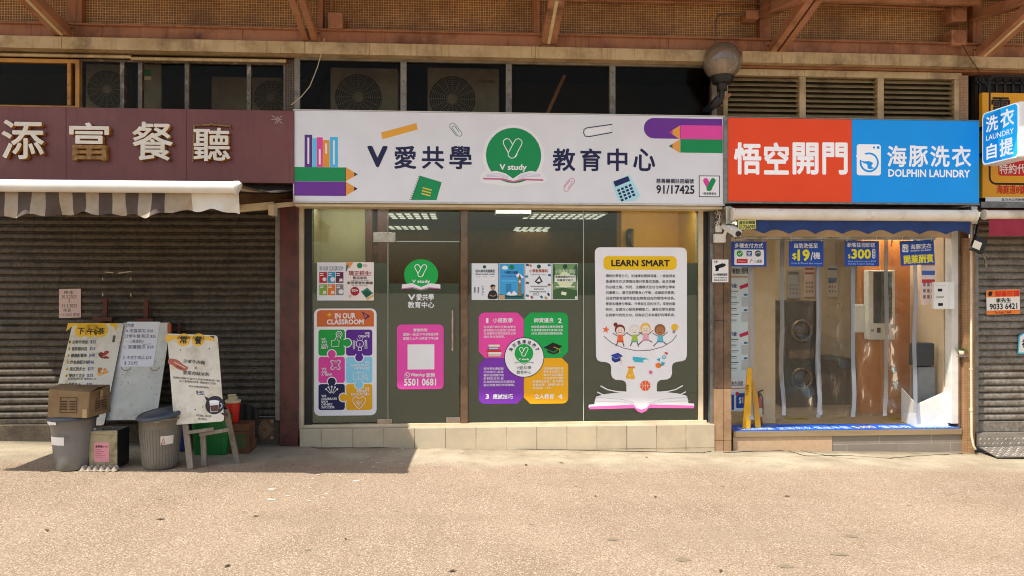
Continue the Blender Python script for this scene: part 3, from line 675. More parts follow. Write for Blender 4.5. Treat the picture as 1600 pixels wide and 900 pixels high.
# round logo with open book
LOGOBOOK = lambda u, v, k: [(u + x * k, v + y * k) for x, y in [(-47, -8), (-30, -10), (-12, -7), (0, 0), (12, -7), (30, -10), (47, -8), (50, 3), (30, 2), (14, 4), (4, 10), (-4, 10), (-14, 4), (-30, 2), (-50, 3)]]
def vmark(pp, u, v, k, col, wd, L, fill=None, bg=GREEN):
    for (a, b_, c_, d_), fl in (((-9.5, -10, 1, 9), 0), ((9.5, -10, -1.2, 10), 1)):
        cp = capsule(u + a * k, v + b_ * k, u + c_ * k, v + d_ * k, 6.6 * k, 6)
        if fill: pp.shp(cp, fill[fl], L + fl, ref=(u, v))
        else: pp.shp(cp, bg, L + fl * .5 - .1, ref=(u, v)); pp.line(close(cp), wd, col, L + fl * .5, ref=(u, v))
p.disc(802.5, 243.5, 48.5, '#e4e8ea', 1); p.shp(spl([(755, 268), (775, 262), (802, 272), (832, 262), (850, 270), (853, 284), (835, 286), (802, 292), (770, 288), (751, 284)], 4), '#e4e8ea', 1.4)
p.disc(802.5, 243, 43.3, GREEN, 2)
vmark(p, 801, 232, .92, '#dfeee6', 1.3, 3); p.text('V study', 780.5, 256.5, 823, 268.5, '#e8efe9', .045, 4)
p.shp([(757, 270), (775, 267), (790, 271), (802, 279), (802, 283), (788, 280), (757, 281)], '#e9e6f0', 5); p.shp([(848, 270), (829, 267), (814, 271), (802, 279), (802, 283), (816, 280), (848, 281)], '#e9e6f0', 5)
for k in range(3): p.line([(760, 272.5 + k * 2), (780, 271.5 + k * 2), (794, 276 + k * 1.8)], .7, '#b9b3d0', 6); p.line([(845, 272.5 + k * 2), (824, 271.5 + k * 2), (810, 276 + k * 1.8)], .7, '#b9b3d0', 6)
p.line([(755, 279.5), (785, 280), (802, 284), (818, 280), (849, 281)], 2.4, '#c4648f', 6)
# right artwork
bk = rotp([(911, 199), (911, 208.5)], 934, 204, 0)
p.line([(957, 194), (917, 200), (912.5, 202.5), (911.5, 208), (914, 213), (920, 213.8), (957, 206.5)], 1.5, '#3c3f55', 2); p.shp([(917, 201.5), (913.5, 208), (918, 212), (955, 205.5), (953, 200), (956, 195.5)], '#f0eef0', 1)
p.shp([(1129.8, 185), (1021, 185)] + arc(1021, 201, 16, 90, 270, 10)[1:] + [(1129.8, 217)], '#6a2f8f', 1)
def tipl(b_, t_, v0, v1, col, body):
    vm = (v0 + v1) / 2; p.rect(b_, v0, 1129.8, v1, body, 3); p.shp([(b_, v0), (t_, vm), (b_, v1)], '#e39a45', 3); k = .33
    p.shp([(t_ + (b_ - t_) * k, vm - (vm - v0) * k), (t_, vm), (t_ + (b_ - t_) * k, vm + (v1 - vm) * k)], col, 4)
tipl(1062.5, 1045, 196, 217.6, '#c0408a', '#e0489f'); tipl(1062.5, 1045, 217.8, 238.8, '#3f6b46', GREEN)
CA = -27
p.shp([(956, 285), (966, 314.3), (990, 314.3), (1001, 306), (984, 272.5)], '#a9d8f5', 1); p.shp([(958, 283.8), (961.5, 292), (984.5, 282.5), (981.5, 275)], '#1e2556', 2)
for r_ in range(4):
    for c_ in range(4):
        u = 966.5 + c_ * 6 + r_ * 1.9; v = 297.5 - c_ * 2.6 + r_ * 5.0
        if v < 313: p.shp(rotp([(u - 2.2, v - 1.8), (u + 2.2, v - 1.8), (u + 2.2, v + 1.8), (u - 2.2, v + 1.8)], u, v, -22), '#1e2556', 2)
p.text('慈善機構註冊編號', 1025, 279.2, 1084.5, 286.6, '#23233a', .02); p.text('91/17425', 1025, 289.3, 1085.5, 303, '#16162a', .03)
p.rect(1091.6, 274.3, 1125, 308, '#22243a', 1); p.rect(1092.8, 275.5, 1123.8, 306.8, '#e8e8e6', 2)
vmark(p, 1108.3, 288.5, .62, None, 0, 3, ('#d63f96', '#178a4c')); p.text('V愛慈善基金', 1097, 300.4, 1119.5, 304.4, '#23233a', .02)
p.build('printed_design', t)

# beige soffit under the white sign and the metal post beside it
m = M(); m.box(x0, x1, yW + .03, 0.015, zl(324.5, yW + .03), z0 - .022, m_creamtrim); m.build('soffit', bld, bevel=.003)
m = M(); m.pbox(1131.5, 183, 1137, 318, -.30, -.05, m_alu); m.build('sign_joint_post', bld, bevel=.002)

# orange and blue laundry signboard (a light box, switched on)
yB = -.29; EM = .1
t = thing('laundry_sign', 'backlit laundry signboard, left half orange and right half bright blue, with white lettering', 'sign', P(1333, 318, yB))
xa, xm, z0, z1 = Rc(1137.5, 185, 1331, 315.5, yB); xb = X(1530, yB, 250)
m = M(); m.box(xa, xm - .001, yB, yB + .25, z0, z1, pc('#d2421a', EM)); m.build('orange_panel', t, bevel=.003)
m = M(); m.box(xm + .001, xb, yB, yB + .25, z0, z1, pc('#0d8ad6', EM)); m.build('blue_panel', t, bevel=.003)
m = M(); m.box(xa - .006, xb + .006, yB - .004, yB + .25, z0 - .02, z0 - .001, m_alu); m.box(xa - .006, xb + .006, yB - .004, yB + .25, z1 + .001, z1 + .012, m_alu); m.build('rim', t)
LV = '#e6e4f6'
p = Pr(y=yB, emit=EM)
for i, ch in enumerate('悟空開門'): u0, u1 = [(1146, 1190), (1193, 1233), (1237.5, 1279.5), (1284, 1325)][i]; p.text(ch, u0, 222.5, u1, 273, LV, .042)
for i, ch in enumerate('海豚洗衣'): u0 = 1385.5 + i * 33.6; p.text(ch, u0, 227.5, u0 + 31.5, 261, LV, .032)
p.text('DOLPHIN LAUNDRY', 1385.5, 264.8, 1518, 277, LV, .04)
def washer(pp, u0, v0, u1, v1, col, bg, L=1):
    s = (u1 - u0) / 39; uc, vc = (u0 + u1) / 2, (v0 + v1) / 2 + 4 * s
    pp.rr(u0, v0, u1, v1, 4 * s, col, L); pp.disc(uc + .5 * s, vc, 15.5 * s, bg, L + 1); pp.disc(uc + .5 * s, vc, 12.5 * s, col, L + 2)
    pp.shp(spl([(uc - 14 * s, vc - 6 * s), (uc - 2 * s, vc - 11 * s), (uc + 8 * s, vc - 3 * s), (uc + 4 * s, vc + 6 * s), (uc + 9 * s, vc + 9 * s), (uc - 1 * s, vc + 10 * s), (uc - 3 * s, vc + 3 * s), (uc - 9 * s, vc + 1 * s)], 4), bg, L + 3)
    pp.shp(spl([(uc - 21 * s, vc - 10 * s), (uc - 10 * s, vc - 13 * s), (uc + 5 * s, vc - 9 * s), (uc + 9 * s, vc + 1 * s), (uc, vc - 2 * s), (uc - 10 * s, vc - 2 * s)], 4), col, L + 4)
    pp.disc(u1 - 5 * s, v0 + 5 * s, 2.4 * s, bg, L + 1); pp.disc(u1 - 11.5 * s, v0 + 5 * s, 1.8 * s, bg, L + 1)
washer(p, 1338, 225.5, 1377, 274, LV, '#0d8ad6')
p.build('printed_lettering', t)

# projecting laundry sign: its blue face looks along the street
yf, yn = -.30, -.86
pA = P(1533, 213, yf); xf = pA.x
zt = P(1587, 157.5, yn).z; zb = P(1587, 245.5, yn).z
t = thing('projecting_sign', 'white box sign projecting from the wall with a blue laundry pick-up face', 'sign', (xf, yf, zb))
m = M(); m.box(xf + .012, xf + .22, yn, yf, zb, zt, pc('#e4e4e2')); m.build('casing', t, bevel=.02, seg=3)
s = Pr(pt=(xf + .0115, 0, 0), n=(-1, 0, 0), xd=(0, -1, 0))
def face(a, b): return Vector((0, yf + (yn - yf) * a, zt + (zb - zt) * b))    # a from wall to street, b downwards
s2 = M(); 
def fq(pts, mat, off): s2.poly([face(a, b) + Vector((xf + .011 - off, 0, 0)) for a, b in pts], mat)
LB = pc('#1f9fe6', .25); LB2 = pc('#1784cf', .2); WH = pc('#eceef6', .25)
def rb(a0, b0, a1, b1, r): return [(x, y) for x, y in rrp(a0, b0, a1, b1, r)]
fq(rb(.01, .01, .99, .99, .09), WH, .001); fq(rb(.04, .03, .96, .97, .08), LB, .003)
fq([(.04, .12), (.5, .03), (.62, .3), (.45, .6), (.55, .97), (.12, .97), (.04, .9)], LB2, .004)
def ft(body, a0, b0, a1, b1, bold=.02):
    vs, fs = glyphs(body, bold); dz = spread(body, bold, len(vs)); s2.add([face(a0 + (a1 - a0) * x, b1 + (b0 - b1) * y) + Vector((xf + .011 - .0055 - e, 0, 0)) for (x, y), e in zip(vs, dz)], fs, WH)
ft('洗', .12, .10, .46, .40, .03); ft('衣', .52, .07, .88, .40, .03); ft('LAUNDRY', .13, .45, .87, .55, .01); ft('自', .14, .62, .42, .91, .03); ft('提', .50, .60, .86, .92, .03)
s2.build('printed_face', t)
m = M(); m.bar((xf + .1, yf, (zt + zb) / 2 + .15), (xf + .1, -.02, (zt + zb) / 2 + .15), .04, .04, m_black); m.bar((xf + .1, yf, (zt + zb) / 2 - .15), (xf + .1, -.02, (zt + zb) / 2 - .15), .04, .04, m_black); m.build('mounting_arm', t)

# orange property signboard behind it
yo = -.10
t = board('property_sign', 'orange signboard with black frame lines and red text, half hidden behind the projecting sign', 'sign', 1535, 146, 1720, 310, yo, .06, pc('#e2a021'))
p = Pr(y=yo)
p.line(close(rrp(1542, 120, 1740, 288, 10)), 3.2, '#1f1a16', 1); p.text('電', 1548, 152, 1580, 182, '#1f1a16', .03); p.rr(1557, 251, 1680, 275, 4, '#c8231f', 2)
p.text('有起引', 1560, 240, 1600, 251, '#1f1a16', .02); p.text('特約代理', 1560, 256, 1618, 272, '#f2ead8', .02); p.text('海庭道8號', 1556, 289, 1603, 303, '#c0231c', .03)
p.rect(1535.5, 308.5, 1719, 315.5, '#e6e2da', 1); p.text('此乃本公司財物', 1564, 309.8, 1602, 314, '#22201e', .02)
p.build('printed_text', t)
m = M(); m.pbox(1533, 316, 1720, 325, yo - .04, yo + .06, m_alu); m.build('bottom_tray', t)
# ------------------------------------------------------------------ study centre: step, glazing, room behind
m_steptile = brickmat('beige_step_tile', '#b8aa91', '#ac9d83', '#7d6c52', .335, .5, .005, rough=.45, dirt='#c9b899', dsc=2.5)
m = M(); x0, x1, z0, z1 = Rc(468, 667, 1117, 700, -.13)
m.box(x0, x1, -.13, .1, -.3, z1, m_steptile)
tag(m.build('tiled_step', bevel=.006), 'low beige tiled step running under the glass shop front', 'step')

zg0, zg1 = zl(659.5, 0), zl(325.5, 0); zch = zl(664, -.02)
t = thing('glass_shopfront', 'frameless glass shop front with pivot door, covered in colourful stickers', 'shopfront', P(790, 663, 0))
m_gedge = mk('pale_glass_edge', '#b9c4b4', '#a3b09f', rough=.2)
m_film = glassmat('grey_window_film', '#b8bab0', rough=.12, film='#abb5ab', fillop=.66)
def pane(u0, v0, u1, v1, film=None):
    a, c, z0, z1 = Rc(u0, v0, u1, v1, 0); z0 = max(z0, zg0) if v1 > 640 else z0
    m = M(); m.box(a, c, 0, .012, z0, z1, m_glass); o = m.build('glass_pane', t)
    if film:
        m = M(); m.box(a + .004, c - .004, .014, .016, z0, P((u0 + u1) / 2, film, 0).z, m_film); m.build('window_film', o)
pane(488, 325, 605.5, 660, 411); pane(607, 325, 718.5, 376.5)
pane(731.5, 325, 911.3, 660, 411); pane(912.2, 325, 1091, 660, 411)
a, c, z0, z1 = Rc(607.2, 378.2, 718.2, 660, 0); z0 = zg0 + .004
m = M(); m.box(a, c, 0, .012, z0, z1, m_glass); door = m.build('door', t)
m = M(); m.box(a + .004, c - .004, .014, .016, z0, P(660, 443, 0).z, m_film); m.build('window_film', door)
m = M(); m.pbox(583, 363, 618, 378.5, -.022, .034, m_chrome); m.build('pivot_fitting', door, bevel=.003)
m = M(); m.pbox(589.5, 654.5, 612.5, 664, -.02, .032, m_chrome); m.build('pivot_fitting', door, bevel=.003)
m = M(); m.pbox(697, 652, 719, 663, -.02, .032, m_chrome); m.build('lock_fitting', door, bevel=.003)
m = M(); h0, h1 = P(707, 484, -.055), P(707, 548, -.055); m.tube([h0, h1], .0125, m_chrome, 14)
for f in (.12, .88): h = h0.lerp(h1, f); m.tube([h, h + Vector((0, .055, 0))], .008, m_chrome)
m.build('handle', door)
m = M()
m.box(X(475, -.02), X(1104, -.02), -.03, .03, zch - .002, zg0 - .001, m_creamtrim); m.build('bottom_channel', t, bevel=.002)
m = M(); m.pbox(719.5, 326, 731, 662, -.03, .05, m_stone); m.build('door_post', t, bevel=.004)
m = M(); m.pbox(475, 324, 487.3, 664, -.01, .12, m_black); m.build('side_jamb', t, bevel=.003)
m = M(); m.pbox(1091.5, 324, 1099, 664, -.02, .1, m_creamtrim); m.build('side_frame', t, bevel=.002)
m = M(); m.pbox(1100, 322, 1109.5, 668, .0, .12, m_black); m.build('side_jamb', t, bevel=.002)
m = M(); m.pbox(1110, 322, 1116.3, 668, -.08, .06, m_alu); m.build('steel_guide', t, bevel=.002)

for u in (606.2, 911.7): m = M(); m.pbox(u - .55, 326, u + .55, 660, -.002, .012, m_gedge); m.build('glass_edge', t)
m = M(); m.pbox(607.5, 376.6, 718, 378, -.001, .012, m_gedge); m.build('glass_edge', t)
# room
RX0, RX1, RY1, RZ0, RZ1 = X(478, .02), X(1108, .02), 4.6, .28, 2.80
m_ceil = mk('office_ceiling', '#a8a58f', '#9d9a84', rough=.8); m_wallb = mk('beige_room_wall', '#a59b76', '#998f6b', rough=.75); m_orange = mk('ochre_back_wall', '#a8783a', '#96682e', rough=.7)
m = M(); m.box(RX0, RX1, .13, RY1, RZ1, RZ1 + .1, m_ceil); m.build('room_ceiling', bld)
m = M(); m.box(RX0, RX1, .14, RY1, RZ0 - .08, RZ0, mk('room_floor', '#5a5348', '#4c463c', rough=.5)); m.build('room_floor', bld)
m = M(); m.box(RX0 - .1, RX1 + .1, RY1, RY1 + .1, RZ0 - .1, RZ1 + .1, m_orange); m.build('room_back_wall', bld)
m = M(); m.box(RX0 - .1, RX0, .13, RY1, RZ0 - .1, RZ1 + .1, m_wallb); m.build('room_side_wall', bld)
m = M(); m.box(RX1, RX1 + .1, .13, RY1, RZ0 - .1, RZ1 + .1, mk('yellow_room_wall', '#d29a18', '#c48d12', rough=.6)); m.build('room_side_wall', bld)
m = M(); m.box(X(476, .9), X(571, .9), .9, 1.0, RZ0, RZ1, m_wallb); m.build('partition_wall', bld)
m = M(); m.box(X(971, 1.2), RX1, 1.2, 1.5, RZ0, RZ1, mk('yellow_pillar_paint', '#dc9a10', '#cf8e0c', rough=.6)); m.build('yellow_pillar', bld)
m = M(); m_red = mk('dark_red_timber', '#5d1d18', '#471411', rough=.45)
for u0, u1 in [(572, 582), (590, 606)]: m.box(X(u0, .85), X(u1, .85), .85, .95, RZ0, RZ1, m_red)
m.box(X(582, .87), X(590, .87), .87, .93, 2.2, 2.3, m_red)
tag(m.build('timber_doorframe', bevel=.005), 'dark red timber door frame inside the shop left of the glass door', 'door frame')
m_lit = newmat('lit_diffuser')[0]; b = m_lit.node_tree.nodes['Principled BSDF']; b.inputs['Emission Color'].default_value = (1, .96, .85, 1); b.inputs['Emission Strength'].default_value = .5
def ceil_light(u0, u1, v0, v1, lab):
    a = PZ(u0, v1, RZ1 - .01); c = PZ(u1, v0, RZ1 - .01); x0, x1, y0, y1 = min(a.x, c.x), max(a.x, c.x), min(a.y, c.y), min(max(a.y, c.y), RY1 - .1)
    o = thing('ceiling_light', lab, 'ceiling light', ((x0 + x1) / 2, (y0 + y1) / 2, RZ1), 'ceiling lights inside the study centre')
    m = M(); m.box(x0, x1, y0, y1, RZ1 - .02, RZ1 - .002, m_white); m.build('housing', o)
    m = M(); n = max(4, int((x1 - x0) / .1)); s = (x1 - x0) / n
    for k in range(n):
        for j in range(3):
            yy = (y1 - y0) / 3; m.box(x0 + k * s + .02, x0 + (k + 1) * s - .02, y0 + j * yy + .06, y0 + (j + 1) * yy - .06, RZ1 - .026, RZ1 - .021, m_lit)
    m.build('louvred_diffuser', o)
ceil_light(612, 682, 332, 341, 'bright ceiling light seen above the glass door, nearest to the glass')
ceil_light(610, 668, 352, 357.5, 'second ceiling light seen above the glass door, farther into the room')
ceil_light(814, 950, 333, 341, 'wide bright ceiling light behind the top of the middle glass pane')
ceil_light(800, 862, 354, 359.5, 'smaller ceiling light deeper in the room behind the middle glass pane')
ceil_light(795, 845, 368.5, 371.5, 'faint farthest ceiling light behind the middle glass pane')
m_lit2 = m_lit.copy(); m_lit2.name = 'lit_tube'; m_lit2.node_tree.nodes['Principled BSDF'].inputs['Emission Strength'].default_value = 12
for xx, ww in ((X(1030, .6), 'near the yellow pillar'), (X(530, .5), 'near the beige partition'), (X(800, .6), 'in the middle of the shop')):  # fill lights added out of view to brighten the room
    m = M(); m.box(xx - .6, xx + .6, .38, .46, RZ1 - .04, RZ1 - .004, m_lit2); tag(m.build('ceiling_or_fill_batten'), 'added unseen fill light on the ceiling just behind the glass ' + ww, 'ceiling light', 'added fill lights at the study centre front')
m = M(); m.pbox(775, 326, 830, 334, .5, .9, m_whiteplastic); tag(m.build('air_vent_box', bevel=.006), 'white box hanging from the ceiling behind the middle glass pane top', 'air vent')
# wall clock on the pillar, seen at an angle
c = P(985, 372, 1.17); t2 = thing('wall_clock', 'dark oval looking wall clock on the yellow pillar behind the glass', 'clock', c)
ax = Matrix.Rotation(R(62), 3, 'Z') @ Matrix.Rotation(R(90), 3, 'X')
m = M(); m.lathe(c, [(.001, -.03), (.12, -.03), (.125, 0), (.12, .035), (.105, .035)], m_black, 32, ax); m.build('case', t2)
m = M(); m.lathe(c, [(.105, .028), (.001, .028)], mk('dim_clock_face', '#4b4f52', '#3b3f42', rough=.3), 32, ax); m.build('dial', t2)
# grey cabinet and tables low inside are hidden by the film; one steel shelf shows above it
m = M()
for u in (735, 962): m.bar((X(u, 3.2), 3.2, RZ0), (X(u, 3.2), 3.2, 2.2), .05, .05, m_dark)
m.box(X(735, 3.2), X(962, 3.2), 3.1, 3.4, 2.0, 2.05, m_dark); tag(m.build('shelf_unit'), 'dark shelf unit deep inside the study centre room', 'shelf unit')
# ------------------------------------------------------------------ stickers and posters on the study centre glass
GY = -.0015
WHT = '#dcdde2'
def para(p, lines, u0, u1, v0, dv, h, col, bold=.0, L=3):
    for i, s in enumerate(lines):
        a, c = (u0, u1) if not isinstance(s, tuple) else (s[1], s[2]); b = s if not isinstance(s, tuple) else s[0]
        p.text(b, a, v0 + dv * i, c, v0 + dv * i + h, col, bold, L)
def sticker(name='sticker', y=GY): return Pr(y=y)
m_green2 = '#10a045'
def logo(p, u, v, k, green=m_green2, L=1, book=True):
    p.disc(u, v, 26.5 * k, green, L, 24.5 * k); vmark(p, u - .5 * k, v - 6.5 * k, .58 * k, '#e6f4ea', 1.0 * k + .25, L + 1, bg=green)
    p.text('V study', u - 14 * k, v + 7.5 * k, u + 14 * k, v + 14 * k, '#f0f4f0', .045, L + 2)
    if book:
        p.shp([(u - 30 * k, v + 15 * k), (u - 14 * k, v + 13 * k), (u, v + 19 * k), (u, v + 23 * k), (u - 12 * k, v + 20 * k), (u - 30 * k, v + 22 * k)], '#e9dff0', L + 3)
        p.shp([(u + 30 * k, v + 15 * k), (u + 14 * k, v + 13 * k), (u, v + 19 * k), (u, v + 23 * k), (u + 12 * k, v + 20 * k), (u + 30 * k, v + 22 * k)], '#e9dff0', L + 3)
        p.line([(u - 29 * k, v + 21.5 * k), (u - 12 * k, v + 20 * k), (u, v + 23.5 * k), (u + 12 * k, v + 20 * k), (u + 29 * k, v + 21.5 * k)], 1.3 * k + .3, '#c46aa6', L + 4)

# two small sheets, left pane
p = sticker(); p.slab([(495.8, 469.5), (540, 469.5), (540, 410), (495.8, 410)], WHT, .002)
p.text('IN OUR CLASSROOM', 500, 416, 536, 422.8, '#4e5a70', .0)
for i, c_ in enumerate(['#b3202f', '#2a93b9', '#5b2744', '#7aa73b', '#d9752a', '#7d7d7a']):
    u, v = 499 + (i % 3) * 12.9, 425 + (i // 3) * 19.2; p.rect(u, v, u + 11.8, v + 17, c_, 1)
    for k in range(2): p.rect(u + 1.2, v + 2 + k * 2.6, u + 6.5, v + 3.2 + k * 2.6, '#e8e4e0', 2)
    p.disc(u + 8, v + 11.5, 3 + (i % 2) * .6, '#ecdfe2', 2) if i in (0, 1, 5) else p.shp([(u + 5, v + 15), (u + 11, v + 14.5), (u + 10, v + 10), (u + 6, v + 10.5)], '#e6dcd0', 2)
tag(p.build('poster'), 'small white sheet with six coloured squares titled IN OUR CLASSROOM', 'poster', 'sheets stuck on the study centre glass')
p = sticker(); p.slab([(540.4, 469.5), (584, 469.5), (584, 409.6), (540.4, 409.6)], '#e6d9d3', .002)
p.shp([(540.6, 410), (552, 410), (547, 418), (540.6, 421)], '#d98f4e', 1); p.shp([(540.6, 415), (545, 413), (542, 424), (540.6, 424)], '#3b6e6a', 2)
p.disc(562, 415, 4.2, '#0f7a44', 2); p.rect(567, 413, 574, 417, '#bfb6b0', 1); p.text('現正招生!', 545, 423.3, 580, 430.8, '#8c2b30', .03); p.text('歡迎查詢', 551.6, 431.8, 573, 436.4, '#5b4250', .02)
p.text('WEEKLY CLASSES', 548, 437.2, 577, 439, '#7f6a70', .0); p.text('享受學習的樂趣', 542.5, 439.7, 582.5, 444.3, '#2f3c3a', .02); p.text('Enjoy learning', 551, 445, 574, 447.6, '#7a6068', .0)
p.shp([(554.5 + math.cos(k * .2618) * (7.4 if k % 2 else 6.6), 455 + math.sin(k * .2618) * (7.4 if k % 2 else 6.6)) for k in range(24)], '#a01f2c', 2); p.text('10+', 550, 451.6, 559.5, 456, '#f0e6e0', .03, 4)
p.shp([(564, 455.5), (574, 449.5), (583, 458), (572.5, 466)], '#2f7a63', 2); p.shp([(566, 458), (574, 453), (580, 459), (572, 464)], '#1c4f43', 3); p.shp([(572, 467), (583.5, 460), (583.5, 463), (574, 469)], '#d9b13f', 3); p.disc(547, 463, 2.6, '#cbbab0', 2)
tag(p.build('poster'), 'small pale pink enrolment sheet with red seal and green pencil case', 'poster', 'sheets stuck on the study centre glass')

# large puzzle sticker
p = sticker(); p.slab(rrp(491.6, 482, 588, 649.2, 9), '#e3e3ea', .003)
p.shp(arc(502, 490.5, 6, 90, 180, 5) + [(496, 510.3), (583.8, 510.3)] + arc(577.8, 490.5, 6, 0, 90, 5), '#c8652e', 1)
p.text('IN OUR', 523.5, 488.8, 555.6, 497.8, '#f3ebe6', .045); p.text('CLASSROOM', 511, 498.8, 568, 507, '#f3ebe6', .045)
p.shp([(514.8, 487.5), (516.2, 490.6), (519, 491.8), (516.2, 493), (514.8, 496.2), (513.4, 493), (510.6, 491.8), (513.4, 490.6)], '#f0b429', 2)
p.shp([(565, 486), (578.5, 494), (571, 499.5)], '#3b2c66', 2); p.shp([(568.5, 489.5), (574.5, 494), (571, 496.3)], '#c8652e', 3)
PZC = [('#109a3c', 498, 515), ('#57208a', 541, 515), ('#d8409a', 498, 557.5), ('#86c9ef', 541, 557.5), ('#15194a', 498, 600), ('#f0a416', 541, 600)]
for c_, u, v in PZC: p.rr(u, v, u + 40.6, v + 40.6, 4, c_, 1)
for u, v, c_ in [(542.5, 535.5, 0), (561.3, 558.5, 1), (518.5, 553, 2), (561.3, 601.5, 3), (518.5, 596, 4), (536.8, 621, 5)]:
    p.disc(u, v, 7.6, '#e3e3ea', 2); p.disc(u, v, 6.1, PZC[c_][0], 3)
for u, v, c_, du, dv in [(538, 535.5, 0, 4, 4.4), (561.3, 554.5, 1, 4.4, 3.5), (518.5, 558, 2, 4.4, 3.5), (561.3, 597, 3, 4.4, 3.5), (518.5, 601, 4, 4.4, 3.5), (541.5, 621, 5, 4, 4.4)]: p.rect(u - du, v - dv, u + du, v + dv, PZC[c_][0], 4)
W = '#eeeaf0'
para(p, [('WE', 502.5, 509), ('TRY', 502.5, 511.5), ('OUR', 502.5, 512), ('BEST', 502.5, 513)], 0, 0, 528, 4.4, 3.5, W, .04, 6)
para(p, [('WE', 570, 577.5), ('CREATE', 560, 577.5)], 0, 0, 519, 4.6, 3.6, W, .04, 6)
para(p, [('WE', 502.5, 510), ('ARE', 502.5, 511), ('A TEAM', 502.5, 519)], 0, 0, 574.5, 4.4, 3.5, W, .04, 6)
para(p, [('WE', 570, 577), ('LEARN FROM', 549, 577), ('MISTAKES', 554, 577)], 0, 0, 564.5, 4.5, 3.5, W, .04, 6)
para(p, [('WE', 502.5, 510), ('CELEBRATE', 502.5, 526.5), ('EACH', 502.5, 512), ("OTHER'S", 502.5, 519.5), ('SUCCESS', 502.5, 522.5)], 0, 0, 616.8, 4.4, 3.5, W, .04, 6)
para(p, [('WE', 570, 577), ('RESPECT', 557.5, 577), ('EACH OTHER', 549, 577)], 0, 0, 605.2, 4.5, 3.5, W, .04, 6)
def wl(pts, wd=1.0): p.line(pts, wd, W, 6)
wl([(518, 532), (523, 532), (526, 526), (528, 527), (527, 531.5), (530, 532), (529.5, 541), (518, 541), (518, 532)]); p.ring(530, 522, 4.6, 1, W, 6); p.ring(530, 522, 2, .8, W, 6); wl([(528.5, 526), (527, 530)]); wl([(531.5, 526), (533, 530)])
p.ring(562.5, 537, 5.6, 1, W, 6); wl([(560, 543), (560, 547.5), (565, 547.5), (565, 543)]); wl([(562.5, 542), (562.5, 536)], .8); wl(close([(552, 532), (554.5, 532), (554.5, 543), (553.2, 545.5), (552, 543)])); wl(close([(571, 531), (573, 531), (573.5, 545), (570.5, 545)]))
for a in range(5): q_ = R(30 + a * 30); wl([(562.5 + math.cos(q_) * 7.5, 537 - math.sin(q_) * 7.5), (562.5 + math.cos(q_) * 9.5, 537 - math.sin(q_) * 9.5)], .8)
for a in range(4): q_ = R(45 + 90 * a); p.ring(524.5 + math.cos(q_) * 7, 570 + math.sin(q_) * 7, 2.6, .9, W, 6)
p.ring(524.5, 570, 4.5, .9, W, 6); wl(close([(518, 563.5), (531, 563.5), (531, 576.5), (518, 576.5)]), .7)
wl(close([(552, 583), (560, 582), (568, 583), (568, 593), (560, 592), (552, 593)])); wl([(560, 582), (560, 592)], .8); p.ring(570, 588, 3.6, 1, W, 6); wl([(572.5, 590.5), (575.5, 594)], 1.2)
for a in range(5): q_ = R(30 + a * 30); wl([(518.5 + math.cos(q_) * 2.5, 616 - math.sin(q_) * 2.5), (518.5 + math.cos(q_) * 9, 613 - math.sin(q_) * 9)], .9); p.disc(518.5 + math.cos(q_) * 10, 612 - math.sin(q_) * 8, 1.5, W, 6)
hp = spl([(561.5, 638), (553, 629), (552, 623), (556, 619.5), (561.5, 622.5), (567, 619.5), (571, 623), (570, 629)], 4); wl(close(hp)); wl([(556, 626), (561, 631), (566, 626)], .9); wl([(557, 629), (562, 634)], .9); wl([(560, 626), (565, 631)], .9)
tag(p.build('puzzle_sticker'), 'tall white rounded sticker with orange IN OUR CLASSROOM header and six coloured puzzle pieces', 'sticker', 'large stickers on the study centre glass')

# glass door: round logo, name, pink opening-hours card
p = sticker(); logo(p, 658, 429.5, 1.0, '#12a546', 1)
tag(p.build('logo_sticker'), 'round bright green logo sticker over an open book on the glass door', 'sticker', 'large stickers on the study centre glass')
p = sticker(); p.text('V', 637.5, 460, 649, 469.3, '#dfe2e2', .05, 1); p.text('愛共學', 650.5, 459, 678, 469.5, '#dfe2e2', .03, 1); p.text('教育中心', 637.5, 471, 678.5, 481.5, '#dfe2e2', .03, 1)
tag(p.build('name_lettering'), 'white Chinese name lettering on the glass door below the green logo', 'lettering', 'large stickers on the study centre glass')
p = sticker(); p.slab(rrp(620.5, 507, 693, 608, 7), '#e04aa6', .003); WK = '#f2e3ee'
p.text('營業時間:', 646, 513.2, 668.5, 518, WK, .02); p.text('星期一至五下午3時至7時', 630, 520, 685, 524.6, WK, .02); p.text('星期六上午10時至下午2時', 630, 526.5, 685, 531.2, WK, .02)
p.rect(637, 538, 678.6, 577.2, '#e6e2e8', 1)
p.ring(636.3, 585.8, 3.6, 1, WK, 2); p.shp([(633.2, 587), (632.3, 590), (635.4, 589)], WK, 2); p.line([(634.8, 584.2), (635.6, 586.6), (637.8, 587.4)], 1.0, WK, 3)
p.text('WhatsApp', 641.7, 582.6, 664, 589.6, WK, .04); p.text('查詢', 665.5, 582.4, 679.5, 589.2, WK, .03); p.text('5501 0681', 631.5, 591.2, 681.5, 602.6, WK, .045)
tag(p.build('opening_hours_sticker'), 'pink rounded opening hours sticker with phone number 5501 0681 on the glass door', 'sticker', 'large stickers on the study centre glass')

